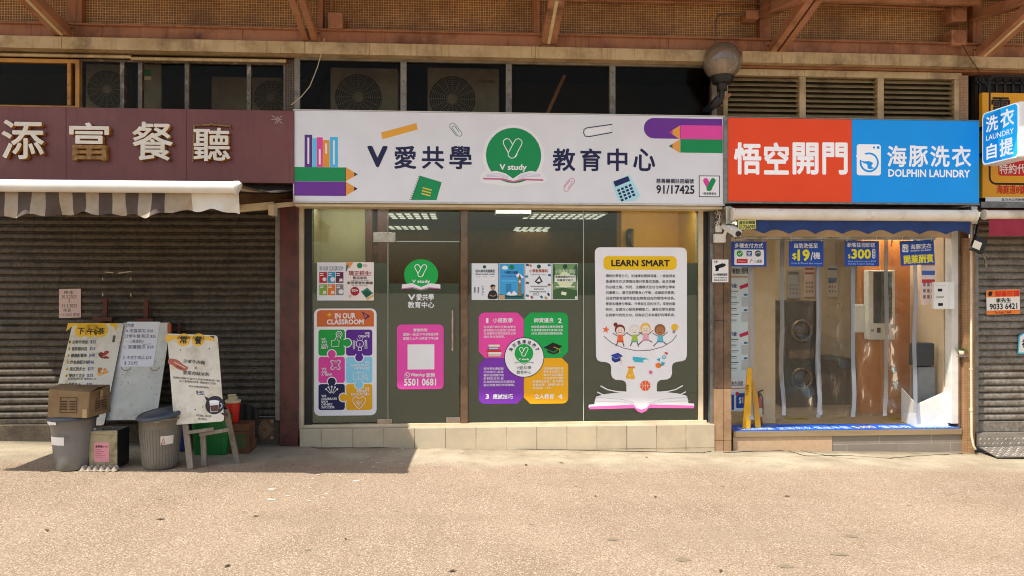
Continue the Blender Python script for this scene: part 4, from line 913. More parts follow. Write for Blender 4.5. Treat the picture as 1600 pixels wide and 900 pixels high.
# four course sheets
def sheet(u0, u1, bg): p = sticker(); p.slab([(u0, 468.6), (u1, 468.6), (u1, 411.5), (u0, 411.5)], '#e0e2e4', .002); p.rect(u0 + .8, 412.3, u1 - .8, 467.8, bg, 1); return p
G4 = 'course sheets in a row on the middle glass pane'
p = sheet(737, 778.3, '#d6dadd'); p.disc(757, 417, 2.6, '#12593a', 2); p.text('初中/高中英語課程', 743, 421, 773, 426, '#2b3340', .02)
for k in range(3): u = 743 + k * 10.6; p.text('綜合英語', u, 427.4, u + 8.6, 429.6, '#2b3340', .02); p.rect(u, 430.6, u + 8.8, 437, '#e8ebee', 2); p.line([(u + 1, 432.2), (u + 7.8, 432.2)], .5, '#7b8790', 3); p.line([(u + 1, 434.4), (u + 7.8, 434.4)], .5, '#7b8790', 3)
p.text('名師教學', 740.5, 448, 743, 458, '#2b3340', .02); p.text('小班授課', 746, 448, 748.5, 458, '#2b3340', .02)
for k in range(3): p.line(arc(755, 449 + k * 5, 2, 60, 300, 6), .6, '#4d565e', 3)
p.shp(spl([(762.5, 466.5), (764, 456.5), (768, 453.8), (773, 453.8), (776, 457), (777, 466.5)], 3), '#24262b', 3); p.disc(770, 449.5, 3.4, '#b08a6c', 4, 4.2); p.shp(spl([(766.4, 449), (767, 445.4), (770.5, 444.4), (773.6, 446), (773.8, 449), (772, 447)], 3), '#17181b', 5); p.line([(765, 461), (771, 463), (775.5, 460.5)], 1.4, '#a17d61', 5)
tag(p.build('course_poster'), 'grey white course sheet with a man in dark clothes at its lower corner', 'poster', G4)
p = sheet(779.3, 819.6, '#3d9bd2'); p.disc(799.5, 417.5, 4, '#0f7a44', 2); p.shp(spl([(784, 420), (787, 415), (793, 417), (792, 421)], 3), '#dbe9f0', 2); p.text('小學英文課程', 788, 423.5, 809, 428, '#1c2f63', .03)
p.text('Learn English well', 784, 430, 807, 434, '#5c57a8', .02); p.rect(784, 437.5, 807, 440, '#57aee0', 2)
for k in range(4): p.text('互動課堂', 790, 444 + k * 3.3, 799, 446 + k * 3.3, '#16335e', .0)
p.shp(spl([(806, 431), (810, 427), (816, 431), (818, 434), (812, 435)], 3), '#e3eef3', 2); p.rect(809.5, 436, 814.5, 462, '#8d7a52', 3); p.shp([(809, 436), (812, 428.5), (815, 436)], '#4c5a52', 3); p.disc(812, 440, 1.7, '#efe9da', 4)
for k in range(4): p.line([(809.8, 446 + k * 4), (814.2, 446 + k * 4)], .6, '#5d4f33', 4)
p.shp(spl([(792, 461), (796, 455), (799, 459.5), (803, 454.5), (808, 461)], 3), '#e8edf0', 3); p.shp([(780.2, 467.6), (780.2, 459), (788, 461), (800, 460.5), (812, 461.5), (818.7, 458), (818.7, 467.6)], '#2b6b5a', 2); p.rect(780.4, 461, 788.5, 467.6, '#c09a78', 3); p.rect(790, 462.6, 816, 464.6, '#173a63', 4)
tag(p.build('course_poster'), 'sky blue course sheet with a clock tower and white roofs', 'poster', G4)
p = sheet(820.6, 862, '#d8dcdf'); p.disc(842, 416.5, 3.2, '#12593a', 2); p.text('小學數學專科', 827, 420.6, 856, 426, '#a84a3a', .03); p.text('STEM maths class', 829, 428, 853, 430, '#566', .0)
p.shp([(835, 440), (843, 431), (848, 440), (841, 444)], '#3d3a38', 3); p.shp([(838, 440), (842.5, 434.5), (845, 440)], '#e3e0da', 4)
for u, v, c_ in [(824, 414, '#1f4d6e'), (829, 415, '#c87b3a'), (858, 414.5, '#2f6d8a'), (823, 432, '#2f7f9d'), (824, 442, '#454545'), (858.5, 430, '#1f5d8a'), (858, 445, '#8c5a35'), (824, 462, '#2a6b8f'), (831, 464.5, '#a04838'), (846, 464, '#31647f'), (857, 460, '#26405c'), (853, 465.5, '#b3874a')]:
    p.shp(rotp([(u - 2.3, v - 1.6), (u + 2.3, v - 1.6), (u + 2.3, v + 1.6), (u - 2.3, v + 1.6)], u, v, (u * 7) % 60), c_, 3)
for k, (a, b_) in enumerate([(829, 855), (834, 850), (827, 853)]): p.text('趣味數學應用題訓練', a, 446.4 + k * 4.2, b_, 448.6 + k * 4.2, '#333a45', .0)
p.ring(840, 459.5, 2, .6, '#555', 3); p.ring(835, 459.8, 1.6, .6, '#555', 3)
tag(p.build('course_poster'), 'white maths course sheet ringed by small school icons', 'poster', G4)
p = sheet(862.9, 902.9, '#6f9060'); p.shp(spl([(864, 413), (868, 422), (866, 436), (864, 446)], 4), '#2f5a34', 2); p.shp(spl([(902, 413), (896, 420), (899, 432), (902, 440)], 4), '#355f39', 2); p.shp(spl([(870, 436), (882, 424), (896, 436), (890, 448), (876, 448)], 4), '#cfdcae', 2)
p.disc(883, 416.5, 3.6, '#114f2e', 3); p.text('小學中文課程', 867, 420.8, 899, 427.5, '#cfe0c4', .0, 3); p.rr(866.5, 430, 899.5, 440.5, 1, '#dfe6d8', 3); p.text('掌握閱讀寫作技巧', 867.5, 430.6, 899, 434.6, '#1e2a1e', .02, 4); p.text('培養語文能力', 870, 436, 896, 439.6, '#263326', .02, 4)
p.rect(872, 441.5, 895, 443, '#e6dcb4', 3); p.shp([(864, 467.5), (864, 453), (880, 449), (902, 454), (902, 467.5)], '#3d5f38', 2.5); p.shp(rotp([(877, 456), (885, 456), (885, 461), (877, 461)], 881, 458, 10), '#e8e6c8', 4); p.rect(868, 447.4, 898, 449, '#dde5cf', 4); p.rect(898.2, 463.2, 901.4, 466.6, '#e3e5e3', 4)
tag(p.build('course_poster'), 'green forest coloured course sheet at the end of the row', 'poster', G4)

# four-quarter sticker
p = sticker(); DV = 559.3
def quarter(u0, v0, u1, v1, cut, col):
    o = []
    for (cu, cv, sx, sy, a) in ((u0, v1, 1, -1, 180), (u1, v1, -1, -1, 270), (u1, v0, -1, 1, 0), (u0, v0, 1, 1, 90)):
        if (cu, cv) == cut: o += arc(cu + sx * 9, cv + sy * 9, 9, a, a + 90, 5)
        elif (cu == cut[0]) != (cv == cut[1]): o += ([(cu, cv + sy * 10), (cu + sx * 10, cv)] if a in (180, 0) else [(cu + sx * 10, cv), (cu, cv + sy * 10)])
        else: o.append((cu, cv))
    p.slab(o, col, .003)
quarter(748, 488.3, 818.2, 559.2, (748, 488.3), '#e0489f'); quarter(818.4, 488.3, 888, 559.2, (888, 488.3), '#12a04a'); quarter(748, 559.4, 818.2, 630.7, (748, 630.7), '#7733a8'); quarter(818.4, 559.4, 888, 630.7, (888, 630.7), '#f5a616')
p.text('1', 759.3, 497, 763.2, 504.8, W, .045); p.text('小班教學', 769.8, 496.6, 801, 504.4, W, .02)
para(p, [('有效提升師生互動,為學生', 755.6, 806), ('提供個別化及度身訂造的教', 755.6, 806), ('材,照顧學生學習進度及主題', 755.6, 806), ('選的,思考及學習。', 755.6, 789)], 0, 0, 508.8, 5.1, 4.0, '#f0dcea', .015)
p.text('師資優良', 834.5, 496.4, 865.2, 504.2, W, .02); p.text('2', 872, 497, 877.4, 504.8, W, .045)
para(p, [('教師精通國際及學術發展要', 830, 880), ('求,課堂重視為學生度身訂造及', 830, 880), ('分析,提供個別輔導指導。', 830, 880)], 0, 0, 508.6, 5.2, 4.0, '#dcefe0', .015)
para(p, [('提升學生應試技', 755.6, 787), ('巧及能力,為各', 755.6, 787), ('種科目試題作出', 755.6, 787), ('針對性分析,並', 755.6, 787), ('貼身教育與前定的課程及', 755.6, 804.5), ('設訂試題,制訂作答策略。', 755.6, 804.5)], 0, 0, 573.8, 5.15, 4.0, '#e2d6ee', .015)
p.text('3', 758.8, 615.6, 764, 623.4, W, .045); p.text('應試技巧', 770, 615.4, 801.2, 623.4, W, .02)
para(p, [('從培養興趣至建', 849, 880.6), ('學生多元能力,為', 849, 880.6), ('每位不同長處著', 849, 880.6), ('手,發展學生潛能', 849, 880.6), ('啟發學生自信、努力學習', 832, 880.6), ('更具創意、關懷社會,培', 832, 880.6), ('育為新一代。', 832, 862)], 0, 0, 573.4, 5.1, 4.0, '#fbeed2', .015)
p.text('全人教育', 835, 615.2, 865.6, 623.2, W, .02); p.text('4', 872, 615.4, 879, 623.2, W, .045)
for k, (c_, a, b_) in enumerate([('#d9c7a0', 763, 781), ('#3f6db0', 762, 779), ('#c63a30', 760, 783), ('#e3e0d4', 763, 783.5), ('#b3362e', 761, 783.5)]): v = 538.3 + k * 4; p.rr(a, v, b_, v + 3.6, 1, c_, 2); p.rect(a + 2, v + .9, b_ - 1, v + 2.4, '#ece6da' if k != 2 else '#c63a30', 3)
p.shp([(849, 543), (864, 535), (879, 541), (865, 549.5)], '#17181a', 2); p.shp([(855, 546), (865, 551), (874, 545.5), (874, 550.5), (865, 554), (855, 550.5)], '#26282b', 1.5); p.line([(865, 542), (874.5, 546), (874.8, 552)], .9, '#d9a520', 3)
p.disc(819, 558.4, 31.4, '#2a2450', 4); p.disc(819, 558.4, 30.3, '#e6e6ec', 5); p.disc(818.6, 552, 14.6, m_green2, 6); vmark(p, 818.3, 549.5, .42, '#e6f4ea', 1.0, 7, bg=m_green2); p.text('V study', 810, 559.5, 827, 563.5, '#f0f4f0', .045, 8)
p.line([(804, 567), (812, 565.5), (818.6, 569), (826, 565.5), (834, 567)], 1.6, '#8fae97', 8); p.text('V愛共學', 807, 571.6, 830, 577.2, '#5f7468', .01, 8); p.text('教育中心', 807, 578.7, 830, 584.3, '#5f7468', .01, 8)
for i, ch in enumerate('為何選擇我們?'):
    a = R(152 - i * 20.5); u, v = 819 + math.cos(a) * 23.5, 556.5 - math.sin(a) * 22.5; k = 2.6 if ch != '?' else 1.8; p.text(ch, u - k, v - 3, u + k, v + 3, '#22264f', .03, 8, rot=R(90) - a)
tag(p.build('four_part_sticker'), 'four part sticker in pink, green, purple and orange around a round white logo', 'sticker', 'large stickers on the study centre glass')

# LEARN SMART panel, shaped like a head over an open book
p = sticker(); k = .3; U = lambda x, y: (910 + x * k, 380 + y * k); M_ = lambda pts: [U(x, y) for x, y in pts]
half = [(548, 50), (548, 560), (547, 590)] + [(540, 607), (525, 615), (492, 619), (474, 628), (468, 645), (469, 680), (461, 700), (445, 710), (408, 713), (393, 722), (388, 740), (388, 772), (430, 776), (500, 784), (545, 796), (552, 812), (556, 836), (585, 838), (587, 852), (575, 856), (350, 842), (338, 858), (322, 866), (308, 868)]
full = half + [(616 - x, y) for x, y in half[::-1][1:]]
top = arc(90, 50, 28, 180, 90, 5, 28) + arc(520, 50, 28, 90, 0, 5, 28)
out = [U(x, y) for x, y in top[::1]] + [U(x, y) for x, y in full[1:-1]]
p.slab(out[::-1], '#e0e0e6', .004)
p.shp(M_([(34, 848), (34, 862), (270, 858), (285, 874), (308, 884), (331, 874), (346, 858), (585, 862), (585, 848), (350, 840), (335, 858), (308, 866), (281, 858), (266, 840)])[::1], '#e36ab0', 1)
for q_ in ([(93, 742), (130, 762), (170, 771), (228, 776)], [(76, 774), (105, 788), (150, 796), (228, 792)]): p.line(M_(q_), 1.7, '#e6e4ea', 1); p.line(M_([(616 - x, y) for x, y in q_]), 1.7, '#e6e4ea', 1)
for q_ in ([(66, 800), (120, 806), (200, 812), (270, 832)], [(56, 822), (120, 822), (200, 826), (268, 838)]): p.line(M_(q_), .6, '#b9b4c2', 2); p.line(M_([(616 - x, y) for x, y in q_]), .6, '#b9b4c2', 2)
p.rr(942.2, 400.2, 1058, 421.6, 7, '#f5b914', 1); p.text('LEARN SMART', 954.5, 405.9, 1047, 416.4, '#1c1a1c', .045)
para(p, ['傳統的學習方式，如操練試題與背誦，一直被視為', '香港學生在求學階段應付密集式測驗、追求佳績', '的必經之路。然而，這種模式往往也為學生帶來', '沉重壓力，還可能影響身心平衡，成績固然重要。', '但我們更希望學生能在輕鬆自在的環境中成長。', '學習各種應付學業、升學與生活的技巧，享受校園', '時光，並提升心智與解難能力，讓每位學生都能', '在探索中找到方向，成為自己未來最好的導航者。'], 945.8, 1055.5, 428.6, 8.72, 5.0, '#26252d', .012, 2)
def star(x, y, r, c_): p.shp(M_([(x + r * (1 if i % 2 == 0 else .42) * math.sin(i * .628 + .15), y - r * (1 if i % 2 == 0 else .42) * math.cos(i * .628 + .15)) for i in range(10)]), c_, 2)
star(122, 450, 20, '#e8643a'); star(355, 672, 15, '#d9508a')
p.line(M_([(110, 483), (150, 518), (210, 545), (280, 560), (350, 558), (420, 540), (470, 510), (493, 480)]), .9, '#4b4248', 2)
def kid(x, y, hair, skin, dress, legs, r=24, jump=0):
    p.line(M_([(x - 8, y + 60), (x - 22 - jump, y + 86)]), 1.5, '#5b3f36', 2); p.line(M_([(x + 12, y + 60), (x + 22 + jump, y + 88 - jump)]), 1.5, '#5b3f36', 2)
    p.line(M_([(x - 12, y + 34), (x - 38, y + 18)]), 1.2, '#6b4a3d', 2); p.line(M_([(x + 14, y + 34), (x + 40, y + 12)]), 1.2, '#6b4a3d', 2)
    p.shp(M_([(x - 9, y + 22), (x - 17, y + 66), (x + 20, y + 66), (x + 12, y + 22)]), dress, 3); p.line(M_([(x - 14, y + 62), (x + 17, y + 62)]), 1.6, legs, 4)
    p.disc(*U(x, y), (r + 3) * k, hair, 4); p.disc(*U(x + 1, y + 6), (r - 3) * k, skin, 5); p.line(M_([(x - 9, y + 12), (x, y + 16), (x + 9, y + 12)]), .7, '#5b3030', 6)
    p.disc(*U(x - 8, y + 2), .6, '#332222', 6); p.disc(*U(x + 8, y + 2), .6, '#332222', 6)
kid(195, 450, '#7a2f22', '#e6cfc0', '#e2673a', '#c9432c'); p.disc(*U(172, 424), 3.3, '#7a2f22', 3)
kid(270, 450, '#d9d2cc', '#e8dcd2', '#9ab53c', '#3fa3c2'); kid(328, 442, '#e6b43a', '#e8d2bd', '#d8a3b0', '#c07a92', 24, 14); kid(403, 450, '#8a5a38', '#a87248', '#5fb0c2', '#3f8fb0', 26, 12)
p.disc(*U(480, 438), 5.4, '#efb62a', 2); p.shp(M_([(470, 452), (468, 468), (480, 470), (486, 455)]), '#8d8a94', 3)
p.shp(M_([(146, 583), (185, 570), (212, 588), (172, 602)]), '#2b3f9a', 3); p.shp(M_([(152, 590), (172, 604), (200, 594), (198, 612), (170, 622), (152, 610)]), '#22337f', 2); p.line(M_([(190, 590), (203, 612), (200, 632)]), .7, '#d8a838', 4)
p.shp(M_([(262, 590), (330, 598), (345, 606), (340, 624), (270, 618), (260, 604)]), '#3fb0c4', 2); p.shp(M_([(318, 606), (343, 606), (340, 624), (316, 621)]), '#e6eef0', 3)
p.shp(spl(M_([(400, 622), (412, 592), (432, 572), (445, 570), (440, 590), (425, 612)]), 4), '#cfe3ef', 2); p.disc(*U(424, 594), 2.9, '#2f8fb8', 3); p.disc(*U(424, 594), 1.8, '#bfe3f0', 4); p.shp(M_([(424, 570), (436, 566), (446, 572), (440, 584)]), '#d9503a', 3); p.shp(M_([(385, 606), (404, 596), (402, 618)]), '#3f9fc4', 3); p.shp(M_([(404, 640), (412, 618), (430, 622), (424, 636)]), '#3f9fc4', 3); p.shp(spl(M_([(398, 622), (380, 630), (383, 645), (402, 650), (410, 634)]), 3), '#e87a2a', 3)
p.shp(M_([(240, 648), (238, 664), (224, 698), (230, 704), (270, 708), (274, 702), (262, 666), (264, 648)]), '#efa92a', 2); p.rect(*U(234, 642), *U(272, 650), '#e87a2a', 3); p.disc(*U(246, 690), 1.3, '#f6d98a', 3); p.disc(*U(258, 684), 1.0, '#f6d98a', 3)
p.disc(*U(327, 742), 8.1, '#e2582c', 2); p.line(M_([(300, 742), (354, 742)]), .7, '#f0d2c0', 3); p.line(M_([(327, 715), (327, 769)]), .7, '#f0d2c0', 3); p.line(M_([(308, 722), (318, 742), (308, 762)]), .7, '#f0d2c0', 3); p.line(M_([(346, 722), (336, 742), (346, 762)]), .7, '#f0d2c0', 3)
tag(p.build('head_shaped_panel'), 'tall white LEARN SMART panel shaped like a head rising from a pink open book', 'sticker', 'large stickers on the study centre glass')
# ------------------------------------------------------------------ laundry shop front
LZ = P(1320, 671, -.06).z                                     # shop floor level
LX0, LX1 = X(1143, 0), X(1500, 0)
m_beige = mk('cream_shop_wall', '#d8c3a0', '#cbb490', rough=.6); m_back = mk('laundry_back_wall', '#d2c0a4', '#c6b396', rough=.7)
m = M(); m.box(LX0 + .002, X(1514, 0), -.04, .1, -.35, LZ - .075, brickmat('grey_plank_tile', '#8f8578', '#81776b', '#a59c8e', .62, .105, .004, offset=.37, rough=.45, dirt='#7a6f61'))
o = m.build('laundry_step', bevel=.004); tag(o, 'laundry entrance step faced with beige and grey wood look tiles', 'step')
m = M(); m.box(LX0 + .003, X(1300, -.045), -.048, -.041, -.35, LZ - .076, mk('beige_stone_tile', '#bd9f7f', '#b09272', rough=.5, scale=20)); m.build('beige_tile', o)
m = M(); m.box(LX0, X(1503, -.06), -.065, .1, LZ - .074, LZ - .006, mk('brushed_threshold', '#a08c6d', '#8c785b', rough=.35, metal=.3, stretch=(.3, 3, 3))); m.build('threshold', o, bevel=.004)
m = M(); m.box(LX0 - .1, X(1514, 0), .101, 2.6, LZ - .1, LZ - .003, mk('laundry_floor', '#9a8a74', '#8a7a65', rough=.4)); m.build('laundry_floor', bld)
m = M(); m.box(LX0 - .1, LX1 + .1, 2.5, 2.6, LZ, 2.75, m_back); m.build('laundry_back_wall', bld)
m = M(); m.box(LX0 - .08, LX0 - .02, .1, 2.5, LZ, 2.75, m_back); m.build('laundry_side_wall', bld)
m = M(); m.box(LX1 + .02, LX1 + .08, .1, 2.5, LZ, 2.75, m_back); m.build('laundry_side_wall', bld)
m = M(); m.box(LX0 - .1, LX1 + .1, .1, 2.6, 2.62, 2.72, m_ceil); m.build('laundry_ceiling', bld)
m = M(); m.pbox(1146, 352, 1487, 370, .0, .1, m_beige); m.build('laundry_header', bld, bevel=.004)
m = M(); m.pbox(1487, 357, 1499, 662, -.02, .1, m_white); m.build('laundry_side_frame', bld, bevel=.003)
m = M(); m.box(X(1459, .3), X(1490, .1), .12, .45, LZ, 2.6, m_beige); m.build('laundry_inner_wall', bld)
m = M(); m.box(X(1168, .35), X(1212, .35), .36, .5, LZ, 2.6, m_beige); m.build('laundry_inner_wall', bld)
# interior light: two small lit battens
for uu in (1215, 1400):
    m = M(); a = P(uu, 372, 1.1); m.box(a.x - .6, a.x + .6, .85, 1.0, 2.58, 2.615, m_lit2)
    tag(m.build('ceiling_or_fill_batten'), 'lit ceiling batten inside the laundry %s' % ('near its left side' if uu == 1215 else 'above the orange kiosk wall'), 'ceiling light', 'laundry ceiling battens')
# blue printed floor strip on the sill
m = M(); zt_ = LZ; q = [Vector((LX0 + .01, -.063, zt_)), Vector((X(1500, -.05), -.063, zt_)), Vector((X(1500, -.05), .2, zt_)), Vector((LX0 + .01, .32, zt_))]
m.extr([(p.x, p.y, p.z - .003) for p in q], (0, 0, .004), pc('#1d58c8'))
vs, fs = glyphs('新店開張 全店洗衣 低至半價', 0); ax0, ax1 = LX0 + .1, X(1330, 0)
m.add([(ax0 + (ax1 - ax0) * a, -.03 + b * .16, zt_ + .0025) for a, b in vs], fs, pc('#c8dcf2'))
vs, fs = glyphs('$300', 0); m.add([(X(1337, 0) + .26 * a, -.03 + b * .16, zt_ + .0025) for a, b in vs], fs, pc('#e8d23a'))
vs, fs = glyphs('優惠券 掃碼領取', 0); m.add([(X(1378, 0) + .9 * a, -.03 + b * .16, zt_ + .0025) for a, b in vs], fs, pc('#c8dcf2'))
tag(m.build('printed_floor_strip'), 'blue printed floor strip with white and yellow lettering across the laundry sill', 'floor strip')
for uu in (1245, 1400):
    c = PZ(uu, 654, LZ + .004); m = M(); m.box(c.x - .13, c.x + .13, c.y - .05, c.y + .05, LZ - .003, LZ + .0015, pc('#8f8a2c'))
    vs, fs = glyphs('小心地滑', 0); m.add([(c.x - .1 + .2 * a, c.y - .03 + .06 * b, LZ + .0025) for a, b in vs], fs, pc('#2c2a1a'))
    tag(m.build('floor_sticker'), 'yellow floor sticker behind the blue strip, ' + ('left one below the second curtain strip' if uu == 1245 else 'right one below the kiosk'), 'floor sticker', 'yellow floor stickers in the laundry')

# poster wall inside left
p = Pr(y=.30); p.slab([(1139, 642), (1168.5, 642), (1168.5, 384), (1139, 384)], '#d3e2e8', .02)
p.rect(1139.5, 388, 1145, 412, '#2f8fc0'); p.text('升級進化', 1140, 419, 1156, 428, '#2a3a5c', .03); p.text('全面升級', 1157, 417, 1168, 428, '#23304a', .03)
p.rect(1139.5, 431, 1168, 434, '#c9a08a')
for v0 in (443, 518): 
    p.text('升級!', 1140, v0, 1151, v0 + 7, '#2a4a78', .03); p.shp([(1154, v0 + 4), (1168, v0 - 1), (1168, v0 + 5), (1155, v0 + 9)], '#c02a5a', 2)
    for k in range(6): p.line([(1140, v0 + 12 + k * 9), (1153 - (k % 2) * 3, v0 + 12 + k * 9)], 1.2, '#35506e', 2); p.line([(1140, v0 + 15 + k * 9), (1150, v0 + 15 + k * 9)], .6, '#7c93a8', 2)
    p.rr(1157.5, v0 + 21, 1167.8, v0 + 36, 1.5, '#b9c2c4', 2); p.rr(1157.5, v0 + 44, 1167.8, v0 + 60, 1.5, '#b9c2c4', 2); p.rr(1161, v0 + 16, 1167, v0 + 19, 1, '#2b6fb0', 3); p.rr(1161, v0 + 40, 1167, v0 + 43, 1, '#2b6fb0', 3)
p.rect(1139.5, 592, 1168, 612, '#e6e8e6', 2); p.text('洗衣流程', 1141, 595, 1160, 603, '#3c4860', .02); p.line([(1140, 607), (1166, 606)], 1.6, '#c88a3a', 3)
p.rr(1140, 616, 1146, 640, 1, '#1d4f9c', 2); p.rr(1149, 614, 1168, 637, 1.5, '#1d4f9c', 2); p.disc(1151, 615, 3, '#c23048', 3); p.text('$10', 1153, 620, 1166, 631, '#e8eef6', .03)
tag(p.build('wall_poster'), 'tall pale blue information poster inside the laundry at the left', 'poster', 'posters inside the laundry')
def backposter(u0, v0, u1, v1, bg, bars, lab, y=2.46):
    p = Pr(y=y); p.slab([(u0, v1), (u1, v1), (u1, v0), (u0, v0)], bg, .006)
    for (a, b_, c_) in bars: p.rect(u0 + 1.5, v0 + (v1 - v0) * a, u1 - 1.5, v0 + (v1 - v0) * b_, c_, 2)
    n = 0
    for i in range(3):
        for j in range(3): p.rect(u0 + (u1 - u0) * (.16 + .26 * i), v0 + (v1 - v0) * (.5 + .14 * j), u0 + (u1 - u0) * (.32 + .26 * i), v0 + (v1 - v0) * (.58 + .14 * j), '#8d6f70' if bg != '#27508f' else '#9fb6d8', 2)
    tag(p.build('wall_poster'), lab, 'poster', 'posters inside the laundry')
backposter(1230, 422, 1249, 466, '#9fa3a8', [(.06, .16, '#6c5f5c')], 'grey poster on the laundry back wall behind the second strip')
backposter(1256, 416, 1273, 464, '#cfb4ac', [(.05, .12, '#a04a40'), (.2, .26, '#a04a40')], 'pinkish poster on the laundry back wall left of the pair of curtain edges')
backposter(1292, 414, 1309, 464, '#c3bcb6', [(.1, .16, '#3d5a8c'), (.4, .55, '#4a78b8')], 'grey and blue poster on the laundry back wall between two middle strips')
backposter(1333, 414, 1353, 464, '#27508f', [(.12, .24, '#b8c8e4')], 'dark blue poster beside the white payment kiosk', 2.4)
backposter(1438, 408, 1462, 476, '#e3cfc8', [(.05, .1, '#8c5f5a'), (.22, .32, '#4468b0'), (.42, .5, '#c03a3a')], 'pink and white price poster behind the tilted blue tag', .115)

# washing machines in the gloom
m_mach = mk('dark_machine', '#2b2621', '#1f1b17', rough=.35); m_ring = mk('machine_ring', '#6d6152', '#54493b', rough=.25, metal=.5)
def machine(u0, u1, v0, v1, y, lab):
    x0, x1, z0, z1 = Rc(u0, v0, u1, v1, y); z0 = max(z0, LZ); t = thing('washing_machine', lab, 'washing machine', ((x0 + x1) / 2, y, LZ))
    m = M(); m.box(x0, x1, y, y + .6, z0, z1, m_mach); m.build('cabinet', t, bevel=.01)
    ax = Matrix.Rotation(R(90), 3, 'X'); r = (x1 - x0) * .34
    for zc in (z0 + (z1 - z0) * .27, z0 + (z1 - z0) * .72):
        c = Vector(((x0 + x1) / 2, y, zc)); m = M(); m.lathe(c, [(r, 0), (r, .04), (r * .82, .05), (r * .78, .02), (.001, -.005 + .02)], m_ring, 32, ax); d = m.build('door', t)
        m = M(); m.lathe(c, [(r * .77, .024), (r * .5, .05), (.001, .06)], mk('door_glass', '#2b1d16', '#1b120d', rough=.12, coat=.5), 32, ax); m.build('porthole', d)
    m = M(); m.box(x0 + .05, x1 - .05, y - .008, y - .001, (z0 + z1) / 2 - .06, (z0 + z1) / 2 + .05, m_ring); m.build('control_panel', t)
machine(1226, 1277, 470, 640, 1.5, 'stacked dark washing machine behind the second curtain strip')
m = M(); m.pbox(1284, 560, 1330, 640, 1.7, 2.3, mk('folding_bench_paint', '#4a3d30', '#3b3026', rough=.5)); tag(m.build('folding_bench', bevel=.02), 'dark low bench deep inside the laundry behind the third strip', 'bench')
# orange wall and payment kiosk
m = M(); m.box(X(1346, 1.0), X(1441, 1.0), 1.0, 1.1, LZ, 2.6, mk('orange_panel_paint', '#c6803a', '#b8722e', rough=.45)); m.build('orange_partition', bld)
yk = .86; t = thing('payment_kiosk', 'white payment kiosk with tall dark screen on the orange wall', 'kiosk', P(1380, 530, yk))
m = M(); m.pbox(1357, 422, 1399, 531, yk, yk + .12, m_whiteplastic); m.build('body', t, bevel=.012)
m = M(); m.pbox(1365, 425, 1394, 505, yk - .006, yk - .001, mk('kiosk_screen', '#1f2a30', '#161d22', rough=.1)); m.build('screen', t)
p = Pr(y=yk - .001); p.rr(1383, 510, 1389, 522, 1, '#d8482c', 1); p.rect(1370, 512, 1376, 520, '#3a3634', 1); p.rect(1361, 514, 1366, 518, '#8d8a86', 1); p.build('card_reader', t)
m = M(); m.pbox(1335, 475, 1352, 520, .95, 1.0, m_whiteplastic); tag(m.build('dispenser', bevel=.02), 'white wall dispenser left of the payment kiosk', 'dispenser')

# clear plastic strip curtain
m_pvc = glassmat('clear_pvc', '#f0ece2', rough=.06, film='#c4bca8', fillop=.035, bump=.22, bscale=6, gain=1.0)
m_edge = glassmat('pvc_edge_tape', '#c2c6cc', rough=.2, film='#aab0ba', fillop=.55)
t = thing('strip_curtain', 'clear plastic strip curtain with grey edged strips hanging in the laundry doorway', 'curtain', P(1300, 372, .06))
def strip(u0, u1, vb, y, edge, ph):
    x0, x1 = X(u0, y), X(u1, y); z1 = zl(371, y, 1300); z0 = P(u1, vb, y).z; n, k = 16, 72; m = M(); vs = []
    def f(i, j):
        a, b = i / n, j / k; fold = mnoise.noise(Vector((a * 2.2 + ph * 7, b * 13, ph))) * .020 + mnoise.noise(Vector((a * 5 + ph, b * 26, ph * 3))) * .007
        fold *= min(1, max(.12, (b - .25) * 2.2)) * (math.sin(a * math.pi) ** .7)
        return Vector((x0 + (x1 - x0) * a + .012 * math.sin(b * 13 + ph) * b, y + .010 * math.sin(a * 7.2 + ph) + .03 * math.sin(b * 8.8 + ph * 2) * b ** 1.5 + fold, z1 + (z0 - z1) * b))
    vs = [f(i, j) for j in range(k + 1) for i in range(n + 1)]
    m.add(vs, [(j * (n + 1) + i, j * (n + 1) + i + 1, (j + 1) * (n + 1) + i + 1, (j + 1) * (n + 1) + i) for j in range(k) for i in range(n)], m_pvc, True); o = m.build('strip', t)
    for e in edge:
        i0 = 0 if e == 'l' else n; m = M(); dx = .05 if e == 'l' else -.05; vs = []
        for j in range(k + 1): q = f(i0, j); vs += [q + Vector((0, -.004, 0)), q + Vector((dx, -.004, 0))]
        m.add(vs, [(2 * j, 2 * j + 1, 2 * j + 3, 2 * j + 2) for j in range(k)], m_edge, True); m.build('edge_band', o)
strip(1170, 1226, 655, .04, 'l', .3); strip(1219, 1282, 648, .075, 'lr', 1.4); strip(1276, 1336, 652, .04, 'lr', 2.2); strip(1329, 1387, 650, .08, 'r', 3.1); strip(1376, 1432, 644, .05, 'r', 4.0)
m = M(); m.pbox(1150, 369.5, 1462, 374, .03, .1, m_chrome); m.build('rail', t)

